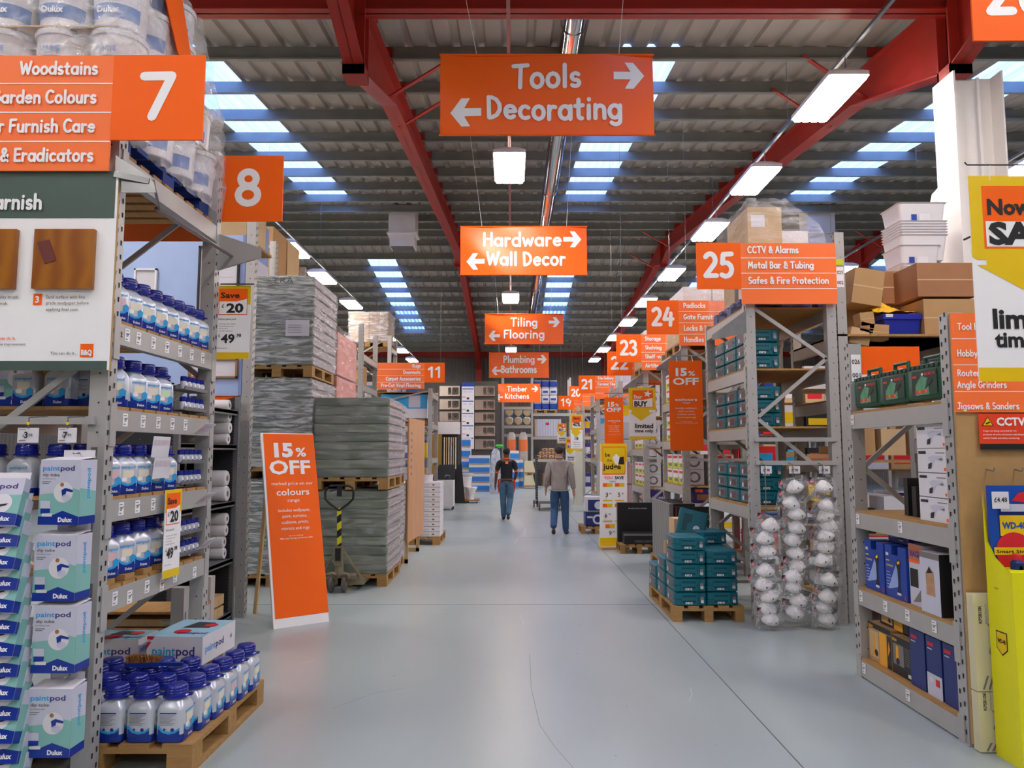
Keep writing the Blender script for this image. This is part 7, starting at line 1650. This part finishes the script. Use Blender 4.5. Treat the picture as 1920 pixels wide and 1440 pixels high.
# back racking
yB = 36.0
xb = [atY(px, 900, yB).x for px in (943, 998, 1070, 1125)]
RB = empty('pallet_rack', (0, 0, 0), label='grey back wall racking with insulation rolls and cement bags', cat='rack')
for x in xb + [atY(1180, 900, yB).x]:
    for yy in (yB, yB + 1.0): b = MB(); b.box(x - .05, x + .05, yy, yy + .08, 0, 5.2, RACK); b.build('upright', RB)
lv = {0: [763, 798, 814], 1: [775, 819, 861], 2: [775, 819, 861]}
for bay, L in lv.items():
    for py in L:
        z = atY(1000, py, yB).z; b = MB(); b.box(xb[bay] + .05, xb[bay + 1] - .05, yB - .02, yB + .03, z - .13, z, RACK); b.build('beam', RB); b = MB(); b.box(xb[bay] + .05, xb[bay + 1] - .05, yB, yB + 1.0, z, z + .02, WOODD); b.build('deck', RB)
SILV = mat('foil_wrap', 'b9b9b6', .3, metal=.5, var=.2, scale=20); ROLLC = mat('insulation', 'c6ab7c', .9, var=.15, scale=20, bump=.3)
b = MB(); b.lathe([(.15, 0), (.2, .02), (.215, .06), (.215, .9), (.15, .95)], (0, 0, 0), SILV, 22, 'Y'); b.disc(0, 0, .15, FRONT(0, 0, 0), ROLLC, .002, 16)
IR = Kind(smooth(tag(b.build('insulation_roll'), 'x', 'roll'), 45)); z0 = atY(960, 798, yB).z + .02
for r_ in range(2):
    for c_ in range(3): IR.put((xb[0] + .3 + c_ * .43, yB + .03, z0 + .215 + r_ * .43), 0, 'foil-wrapped insulation roll on the back rack, %s row, %s' % (['lower', 'upper'][r_], ['left', 'middle', 'right'][c_]), 'insulation rolls')
for i, px in enumerate((959, 981)):
    p = atY(px, 862, yB - .4); b = MB(); b.loft([(.0, .2, .18, .12), (p.z + .7, .22, .18, .12), (p.z + 1.15, .2, .15, .1), (p.z + 1.3, .1, .08, .05)], mat('clear_sack', 'b6aea6', .35, var=.15), n=5, cx=p.x, cy=yB - .4); b.loft([(p.z + .4, .205, .17, .1), (p.z + .95, .2, .17, .1)], mat('sack_orange', 'e8743c', .5), n=5, cx=p.x, cy=yB - .42); tag(smooth(b.build('roll_sack'), 50), 'standing sack with orange label before the back rack, %s' % ['left', 'right'][i], 'sack')
def art_blocks(b, fr, W, H): [b.rect(W * (.05 + .32 * i), W * (.3 + .32 * i), H * (.08 + .32 * j), H * (.2 + .32 * j), fr, BLUEBOX, .001) for i in range(3) for j in range(3)]
z1 = atY(1000, 775, yB).z
for k in range(4):
    for c_ in range(3):
        x = xb[1] + .08 + c_ * .38; z = z1 + .17 + k * .36; b = MB(); b.loft([(z, .17, .4, .05), (z + .03, .185, .42, .06), (z + .31, .185, .42, .06), (z + .345, .16, .38, .05)], [BOXW, BLUEBOX if k in (0, 3) else BOXW, BOXW], cx=x + .19, cy=yB + .45); b.rect(-.12, .12, .1, .2, FRONT(x + .19, yB + .03, z), BLUEBOX, .003); tag(smooth(b.build('blue_bag'), 40), 'blue and white bag on the wrapped pile atop the back rack, %s row, %s' % (nth(k, 4, 'bottom', 'top'), ['left', 'middle', 'right'][c_]), 'bag', 'blue and white bags')
PAL.put((xb[1] + .1, yB + .05, z1 + .02), 0, 'wooden pallet under the blue and white bags on the back rack', 'wooden pallets', scale=(1.4, .75, 1))
z2 = atY(1000, 819, yB).z
carton('grey_crate', 'large grey sheeted crate on the back rack with red mark', 'crate', None, xb[1] + .12, xb[1] + 1.4, yB + .03, yB + .8, z2 + .02, z2 + .85, LILAC, lambda b, fr, W, H: (b.rect(W * .42, W * .55, H * .65, H * .8, fr, REDP, .001), [b.rect(W * .1 * i, W * .1 * i + .01, 0, H, fr, GREYINK, .001) for i in range(1, 10)], b.rect(0, W * .08, 0, H, fr, CARD3, .0015)), 'F')
z3 = atY(1000, 861, yB).z; TANB = mat('tan_bag', 'b98f62', .7, var=.1)
for k in range(3):
    for c_ in range(4 - k):
        x = xb[1] + .15 + (c_ + k * .5) * .31; z = z3 + .03 + k * .17; b = MB(); b.loft([(z, .12, .3, .06), (z + .04, .15, .33, .07), (z + .12, .15, .33, .07), (z + .165, .11, .3, .06)], TANB, cx=x + .15, cy=yB + .35, n=5); b.rect(-.04, .04, .06, .11, FRONT(x + .15, yB + .02, z), BLUEBOX, .003); tag(smooth(b.build('cement_bag'), 50), 'tan cement bag heaped on the back rack, %s row, %s from the left' % (['bottom', 'middle', 'top'][k], ORD[c_]), 'bag', 'tan cement bags')
for i in range(4): carton('boxed_goods', 'carton on the lowest back rack space, %s from the left' % ORD[i], 'carton', 'low back cartons', xb[1] + .1 + i * .4, xb[1] + .42 + i * .4, yB + .1, yB + .7, 0, R.uniform(.5, .9), R.choice([CARD, CARD2, DARKSTEEL]), None)
for bay in (2,):
    for k, py in enumerate(lv[2]):
        z = atY(1000, py, yB).z
        for i in range(3): carton('boxed_goods', 'carton on the right bay of the back rack, %s level, %s from the left' % (['top', 'middle', 'lower'][k], ORD[i]), 'carton', 'right back cartons', xb[2] + .1 + i * .42, xb[2] + .46 + i * .42, yB + .05, yB + .7, z + .02, z + R.uniform(.4, .7), R.choice([BOXW, CARD, LILAC]), None)
# folded beige chairs / bundles on a small trolley shelf
for k in range(2):
    p = atY(982, 912 - k * 22, 33); p.z = .72; b = MB(); b.add([(p.x, 33, p.z if k else .15), (p.x + .52, 33, p.z if k else .15), (p.x + .4, 33, p.z + .5 if k else .6), (p.x + .05, 33, p.z + .5 if k else .6), (p.x, 33.5, p.z if k else .15), (p.x + .52, 33.5, p.z if k else .15), (p.x + .4, 33.5, p.z + .5 if k else .6), (p.x + .05, 33.5, p.z + .5 if k else .6)], [(0, 1, 2, 3), (7, 6, 5, 4), (0, 4, 5, 1), (1, 5, 6, 2), (2, 6, 7, 3), (3, 7, 4, 0)], PB); b.box(p.x - .02, p.x + .55, 32.98, 33.5, (p.z if k else .15) - .05, (p.z if k else .15), CARD2)
    if k: b.box(p.x - .02, p.x + .02, 33, 33.04, 0, p.z + .6, GALV); b.box(p.x + .5, p.x + .54, 33, 33.04, 0, p.z + .6, GALV)
    tag(b.build('beige_bundle'), 'beige bundle stacked before the back rack, %s' % ['lower', 'upper'][k], 'bundle')

# platform trolley between the two walkers
t = empty('platform_trolley', (0, 0, 0), label='tall metal platform trolley standing beyond the customer', cat='trolley'); y = 20.8; p = atZ(1005, 952); q = atY(1052, 952, y); x0_, x1_ = p.x + .0, q.x + .1
b = MB(); b.box(x0_, x1_, y, y + 1.2, .2, .24, mat('trolley_board', '9a938c', .6)); b.box(x0_, x1_, y - .01, y, .18, .26, GALV); b.build('platform', t)
for (x, yy) in ((x0_, y), (x1_, y), (x0_ + .01, y + 1.19), (x1_, y + 1.19)):
    b = MB(); b.box(x - .02, x + .02, yy - .02, yy + .02, .1, 1.72, DARKSTEEL)
    for k in range(18): b.box(x - .012, x + .012, yy - .023, yy - .02, .3 + k * .07, .33 + k * .07, GALV)
    b.build('post', t); b = MB(); b.lathe([(.05, -.018), (.07, -.015), (.07, .015), (.05, .018)], (x + (.06 if x == x0_ else -.06), yy + .05, .07), mat('wheel_brown', '5c4630', .6), 14, 'X'); w_ = smooth(b.build('wheel', t)); b = MB(); b.box(x + (.03 if x == x0_ else -.09), x + (.09 if x == x0_ else -.03), yy + .03, yy + .07, .1, .2, GALV); b.build('fork', w_)

# farther right
px_box('door_panel', 'tall cream door panel standing past the customer', 'door panel', 1077, 1092, 846, 940, 23.0, .35, mat('cream_door', 'd3d0bd', .5), z0=0)
t_ = px_box('paint_carton', 'lower blue carton with white ring print on the small pallet beyond the judge placard', 'carton', 1098, 1128, 962, 980, 14.9, .4, NAVYB, lambda b, fr, W, H: (b.disc(W * .75, H * .5, H * .4, fr, BOXW, .001, 14), b.disc(W * .75, H * .5, H * .25, fr, NAVYB, .002, 14), b.rect(W * .1, W * .45, H * .6, H * .75, fr, BOXW, .001)), z0=.16)
px_box('paint_carton', 'upper blue carton with white ring print beyond the judge placard', 'carton', 1098, 1128, 932, 958, 14.9, .4, BOXW, lambda b, fr, W, H: (b.rect(W * .15, W, 0, H * .8, fr, NAVYB, .001), b.disc(W * .8, H * .4, H * .3, fr, BOXW, .002, 14)), z0=.45)
PAL.put((atY(1090, 980, 14.9).x, 14.85, 0), 0, 'small wooden pallet under the blue ring-print cartons', 'wooden pallets', scale=(.75, .6, 1))
b = MB(); p = atZ(1092, 992); b.tube([p + Vector((0, 0, .01)), p + Vector((.12, .1, .1)), p + Vector((.25, .15, .14)), p + Vector((.3, .1, .02))], .012, WHITE, 6); b.tube([p + Vector((.05, .0, .01)), p + Vector((.2, .02, .06)), p + Vector((.33, .05, .01))], .012, WHITE, 6); tag(b.build('packing_strap'), 'loose white packing strap curling on the floor by the ring-print cartons', 'strap')
for k in range(2):
    carton('pale_panel_pack', 'large pale grey panel pack on the rack behind the judge placard, %s' % ['lower', 'upper'][k], 'pack', None, 2.0 + .0, 3.05, 15.75, 17.0, 1.52 + k * .36, 1.87 + k * .36, mat('pale_grey', 'aeb0b2', .5), None)
for k in range(3):
    for c_ in range(2): carton('patterned_tile_box', 'pink patterned tile box beside the judge placard, %s column, %s' % (['aisle-side', 'inner'][c_], ['bottom', 'middle', 'top'][k]), 'box', 'pink tile boxes', 2.27 + c_ * .4, 2.62 + c_ * .4, 15.8, 16.3, .02 + k * .46, .46 + k * .46, mat_wave('pink_tiles', 'a07070', 'c9b4b4', 9, .5, 'X', 2), None)
for rk_, y_, nm in ((None, 19.9, 'tile gallery'), (None, 24.1, 'smallest-numbered')):
    for z, sn in ((2.97, 'top'), (2.22, 'third'), (1.42, 'second'), (.52, 'lowest')): goods('the %s shelf below the %s sign' % (sn, nm), 2.3, 3.1, y_, z, .55, 3, [BOXW, CARD3, PURPLE, LILAC, BLUEBOX], .9)
goods('the top shelf of the rack behind the judge placard', 2.3, 3.1, 15.8, 2.97, .5, 3, [BOXW, CARD3, PURPLE], .9); goods('the upper shelf of the rack behind the judge placard', 2.3, 3.1, 15.8, 2.22, .5, 3, [PURPLE, BOXW, LILAC], .9)
# side-aisle gondolas running off to the right and left behind the end racks
def gondola(nm, x0, x1, y, label, side):
    t = rack(label, x0, x1, y, y + .8, 2.6, [2.45, 1.9, 1.35, .8, .2], -1 if side > 0 else 1, near=False, deck='sheet', brace=False)
    for z, sn in ((2.47, 'top'), (1.92, 'fourth'), (1.37, 'third'), (.82, 'second'), (.22, 'lowest')):
        n = 6; w = (x1 - x0 - .1) / n
        for i in range(n):
            k = i if side > 0 else n - 1 - i; x = x0 + .05 + i * w
            carton('boxed_goods', 'goods on the %s, %s shelf, %s from the aisle' % (nm, sn, ORD[k]), 'carton', 'goods on the ' + nm, x + .02, x + w - .02, y + .06, y + .6, z, z + R.uniform(.2, .4), R.choice([CARD, BOXW, CARD3, YELLOW, REDP, BLUEBOX, LILAC, BLACK]), lambda b, fr, W, H: b.rect(W * .1, W * .85, H * .25, H * .7, fr, R.choice([BOXW, YELLOW, CYAN, REDP]), .001), 'F')
for i, y in enumerate((10.2, 13.1)): gondola(['padlocks side gondola', 'storage side gondola'][i], 3.2, 5.6, y, 'long shelf run going off right behind the %s end rack' % ['padlocks', 'storage'][i], 1)
# ---------------------------------------------------------------- the two walkers
def skinned(pts, edges, name, m, parent, sx=1.0, sub=2):
    """pts: (x, y, z, r). Grown with a skin modifier, then baked; sx widens across the shoulders"""
    me = bpy.data.meshes.new('s'); me.from_pydata([(x / sx, y, z) for x, y, z, r in pts], edges, [])
    o = bpy.data.objects.new('s', me); COL.objects.link(o); o.modifiers.new('s', 'SKIN'); ss = o.modifiers.new('u', 'SUBSURF'); ss.levels = ss.render_levels = sub
    for i, v in enumerate(me.skin_vertices[0].data):
        r = pts[i][3]; v.radius = r if isinstance(r, tuple) else (r, r); v.use_root = (i == 0)
    dg = bpy.context.evaluated_depsgraph_get(); dg.update(); res = bpy.data.meshes.new_from_object(o.evaluated_get(dg)); bpy.data.objects.remove(o); bpy.data.meshes.remove(me)
    for v in res.vertices: v.co.x *= sx
    res.materials.clear(); res.materials.append(m); res.name = name; res.polygons.foreach_set('use_smooth', [True] * len(res.polygons))
    q = bpy.data.objects.new(name, res); COL.objects.link(q); q.parent = parent; return q
def L(a, b, t): return tuple(a[i] + (b[i] - a[i]) * t for i in range(3))
def person(loc, rz, H, pose, skin, hair, top, topm, legm, shoem, label, extras=None, long_sleeve=True, scale=1.0):
    t = empty('person', loc, rz, label, 'person'); t.scale = (scale,) * 3
    J = dict(pelvis=(0, 0, .93), waist=(0, .0, 1.08), chest=(0, .01, 1.28), neck0=(0, .01, 1.43), neck=(0, .02, 1.5), head0=(0, .03, 1.57), head=(0, .035, 1.65), crown=(0, .03, 1.72),
             lsh=(-.185, 0, 1.4), rsh=(.185, 0, 1.4), lhip=(-.09, 0, .9), rhip=(.09, 0, .9)); J.update(pose)
    def hand(P, E_, base, s):
        """palm and five fingers hanging from wrist base index"""
        w = J[s + 'wrist']; d = Vector(w) - Vector(J[s + 'elbow']); d.normalize(); sgn = -1 if s == 'l' else 1
        up = Vector((0, 1, 0)); fwd = (up - d * up.dot(d)).normalized(); nrm = d.cross(fwd)
        palm = Vector(w) + d * .05; P.append((*palm, (.02, .036))); ip = len(P) - 1; E_.append((base, ip))
        kn = Vector(w) + d * .09; P.append((*kn, (.016, .036))); ik = len(P) - 1; E_.append((ip, ik))
        for f, (off, ln) in enumerate(((.03, .06), (.011, .072), (-.01, .066), (-.029, .052))):
            a = kn + fwd * off + d * .012; b_ = a + d * ln * .5 + nrm * sgn * -.004; c = a + d * ln * .85 + nrm * sgn * -.018
            for k, (q, r_) in enumerate(((a, .0085), (b_, .008), (c, .006))): P.append((*q, r_)); E_.append((ik if k == 0 else len(P) - 2, len(P) - 1))
        a = Vector(w) + d * .03 + fwd * .032; b_ = a + d * .03 + fwd * .018; c = b_ + d * .028
        for k, (q, r_) in enumerate(((a, .011), (b_, .01), (c, .007))): P.append((*q, r_)); E_.append((ip if k == 0 else len(P) - 2, len(P) - 1))
    P = []; E_ = []
    def add(p, r, par=None): P.append((*p, r)); i = len(P) - 1; (E_.append((par, i)) if par is not None else None); return i
    i0 = add(J['pelvis'], .11); i1 = add(J['waist'], .1, i0); i2 = add(J['chest'], .115, i1); i3 = add(J['neck0'], .07, i2); i4 = add(J['neck'], .05, i3); i5 = add(J['head0'], .066, i4); i6 = add(J['head'], .086, i5); i7 = add(J['crown'], .066, i6)
    h = J['head']; a = add((h[0], h[1] + .095, h[2] - .03), .012, i6)
    for s in (-1, 1): add((h[0] + s * .078, h[1] - .005, h[2] - .02), .016, i6)
    for s in ('l', 'r'):
        a = add(J[s + 'sh'], .055, i3); m_ = add(L(J[s + 'sh'], J[s + 'elbow'], .5), .045, a); e = add(J[s + 'elbow'], .037, m_); f = add(L(J[s + 'elbow'], J[s + 'wrist'], .4), .036, e); w = add(J[s + 'wrist'], .025, f); hand(P, E_, w, s)
        a = add(J[s + 'hip'], .085, i0); m_ = add(L(J[s + 'hip'], J[s + 'knee'], .5), .075, a); k = add(J[s + 'knee'], .055, m_); c = add(L(J[s + 'knee'], J[s + 'ankle'], .35), .052, k); an = add(J[s + 'ankle'], .036, c); add(J[s + 'toe'], .03, an)
    skinned(P, E_, 'body', skin, t, 1.12, 2)
    # face
    for s in (-1, 1):
        b = MB(); b.lathe([(.001, -.012), (.009, -.008), (.012, 0), (.009, .008), (.001, .012)], (h[0] + s * .032, h[1] + .078, h[2] + .005), WHITE, 10, 'Y'); b.disc(h[0] + s * .032, h[2] + .005, .005, (Vector((0, h[1] + .091, 0)), Vector((1, 0, 0)), Vector((0, 0, 1))), INK, 0, 8); b.build('eye', t)
    b = MB(); b.tube([(h[0] - .022, h[1] + .08, h[2] - .065), (h[0], h[1] + .088, h[2] - .063), (h[0] + .022, h[1] + .08, h[2] - .065)], .006, mat('lips', '8a4a40', .5), 6); b.build('mouth', t)
    # hair: a close cap over the skull, open at the face
    vs = []; fs = []; n, m_ = 20, 12; cx_, cy_, cz_ = h[0], h[1] - .008, h[2] + .012
    for j in range(m_ + 1):
        a = math.pi * .74 * j / m_
        for i in range(n):
            u = 2 * math.pi * i / n; fy = math.sin(u); lim = a * (.62 if fy > .35 else (.8 if fy > -.1 else 1))
            rr_ = 1 + .03 * math.sin(7 * u + j)
            vs.append((cx_ + .089 * rr_ * math.sin(lim) * math.cos(u), cy_ + .103 * rr_ * math.sin(lim) * fy, cz_ + .098 * math.cos(lim)))
    for j in range(m_):
        for i in range(n): fs.append((j * n + i, j * n + (i + 1) % n, (j + 1) * n + (i + 1) % n, (j + 1) * n + i))
    b = MB(); b.add(vs, fs, hair); b.build('hair', t, True)
    # trousers
    P = []; E_ = []; a0 = add(J['pelvis'], .125); a1 = add(L(J['pelvis'], J['waist'], .6), .115, a0)
    for s in ('l', 'r'):
        a = add(J[s + 'hip'], .105, a0); m_ = add(L(J[s + 'hip'], J[s + 'knee'], .5), .092, a); k = add(J[s + 'knee'], .075, m_); c = add(L(J[s + 'knee'], J[s + 'ankle'], .5), .068, k); add(L(J[s + 'knee'], J[s + 'ankle'], 1.1), .06, c)
    skinned(P, E_, 'trousers', legm, t, 1.12, 2)
    # top
    P = []; E_ = []; hem = .86 if long_sleeve else .98; k_ = .018 if long_sleeve else .004
    a0 = add(J['chest'], .13 + k_); a1 = add(J['waist'], .118 + k_, a0); a2 = add((0, 0, hem + .03), .128 + k_, a1); a2b = add((0, 0, hem), .13 + k_, a2); a3 = add((0, .005, 1.41), .075 + k_, a0); add((0, .015, 1.475), .056, a3)
    for s in ('l', 'r'):
        a = add(J[s + 'sh'], .062 + k_ * .5, a3); m_ = add(L(J[s + 'sh'], J[s + 'elbow'], .5), (.058 if long_sleeve else .052) + k_ * .5, a)
        if long_sleeve: e = add(J[s + 'elbow'], .05, m_); add(L(J[s + 'elbow'], J[s + 'wrist'], .9), .045, e)
        else: add(L(J[s + 'sh'], J[s + 'elbow'], .8), .052, m_)
    skinned(P, E_, top, topm, t, 1.22, 2)
    for s in ('l', 'r'):
        an, to = Vector(J[s + 'ankle']), Vector(J[s + 'toe']); d = (to - an); heel = an - Vector((d.x, d.y, 0)).normalized() * .04 + Vector((0, 0, (to.z - an.z) * .75))
        skinned([(*(an + (heel - an) * .4), .04), (*heel, .042), (*L(heel, to, .55), .044), (*to, .036)], [(0, 1), (1, 2), (2, 3)], 'shoe', shoem, t, 1.0, 2)
    if extras: extras(t, J)
    return t
DENIM = mat('denim', '2f4f74', .85, var=.18, scale=14, bump=.3, bscale=60); DENIM2 = mat('denim_light', '46657f', .85, var=.18, scale=14, bump=.3, bscale=60)
JACK = mat('jacket_grey', '8f8783', .85, var=.12, scale=8, bump=.6, bscale=14); SK1 = mat('skin_light', 'b98468', .55, var=.05); SK2 = mat('skin_dark', '5f3d2c', .55, var=.05)
HAIR1 = mat('hair_brown', '241a15', .7, var=.2, scale=30, bump=.4); HAIR2 = mat('hair_black', '0d0b0b', .7, var=.2, scale=30, bump=.4); SHOE = mat('shoe_dark', '2b2624', .6)
def ex1(t, J):
    b = MB(); b.tube([(-.062, -.02, 1.51), (-.035, -.05, 1.515), (0, -.058, 1.515), (.035, -.05, 1.515), (.062, -.02, 1.51)], .02, JACK, 8); smooth(b.build('collar', t))
    b = MB(); b.tube([(-.2, -.085, .88), (-.1, -.15, .87), (0, -.165, .87), (.1, -.15, .87), (.2, -.085, .88)], .012, JACK, 6); smooth(b.build('hem_band', t))
person((.93, 14.75, 0), -.06, 1.72, dict(lelbow=(-.245, -.03, 1.13), lwrist=(-.27, .08, .9), relbow=(.25, -.05, 1.12), rwrist=(.28, .0, .86), lknee=(-.1, .05, .49), lankle=(-.12, -.27, .19), ltoe=(-.12, -.17, .05), rknee=(.11, .07, .49), rankle=(.12, .07, .08), rtoe=(.16, .21, .035)),
       SK1, HAIR1, 'jacket', JACK, DENIM, SHOE, 'person in a grey jacket and blue jeans walking away, one heel lifted', ex1, True, .985)
POLO = mat('polo_black', '131216', .8, var=.2, scale=10, bump=.4, bscale=16)
def ex2(t, J):
    b = MB(); b.tube([(-.065, -.04, 1.475), (0, -.062, 1.48), (.065, -.04, 1.475)], .016, ORANGE, 8); smooth(b.build('collar', t))
    b = MB(); b.poly([(-.035, 1.36), (.035, 1.36), (.035, 1.43), (-.035, 1.43)], FRONT(0, -.158, 0), ORANGE, 0, .004); b.text('B&Q', 0, 1.37, FRONT(0, -.158, 0), WHITE, .02, .05, 'C', .04, .002); b.build('back_logo', t)
    for s in ('l', 'r'):
        a = L(J[s + 'sh'], J[s + 'elbow'], .86); c = L(J[s + 'sh'], J[s + 'elbow'], .94); b = MB(); b.tube([a, c], .057, ORANGE, 14); smooth(b.build('sleeve_band', t), 50)
        x = -.19 if s == 'l' else .19; b = MB(); b.tube([(x, .06, .98), (x * 1.02, .05, .8), (x * .95, .04, .66)], [.022, .028, .015], mat('apron_red', 'd2401c', .7), 8); smooth(b.build('apron_edge', t), 50)
    b = MB(); b.tube([(-.17, -.08, .99), (-.08, -.135, .985), (.08, -.135, .985), (.17, -.08, .99)], .016, mat('belt_brown', '6b3a28', .6), 8); smooth(b.build('belt', t))
person((-.13, 17.95, 0), .05, 1.7, dict(lelbow=(-.25, -.02, 1.12), lwrist=(-.27, .05, .86), relbow=(.24, -.05, 1.14), rwrist=(.2, .12, .95), lknee=(-.08, .06, .49), lankle=(-.07, .02, .08), ltoe=(-.08, .16, .035), rknee=(.09, .03, .5), rankle=(.03, -.25, .17), rtoe=(.03, -.15, .045)),
       SK2, HAIR2, 'polo_shirt', POLO, DENIM2, SHOE, 'person in a black polo shirt with orange trim and jeans walking away', ex2, False, .975)
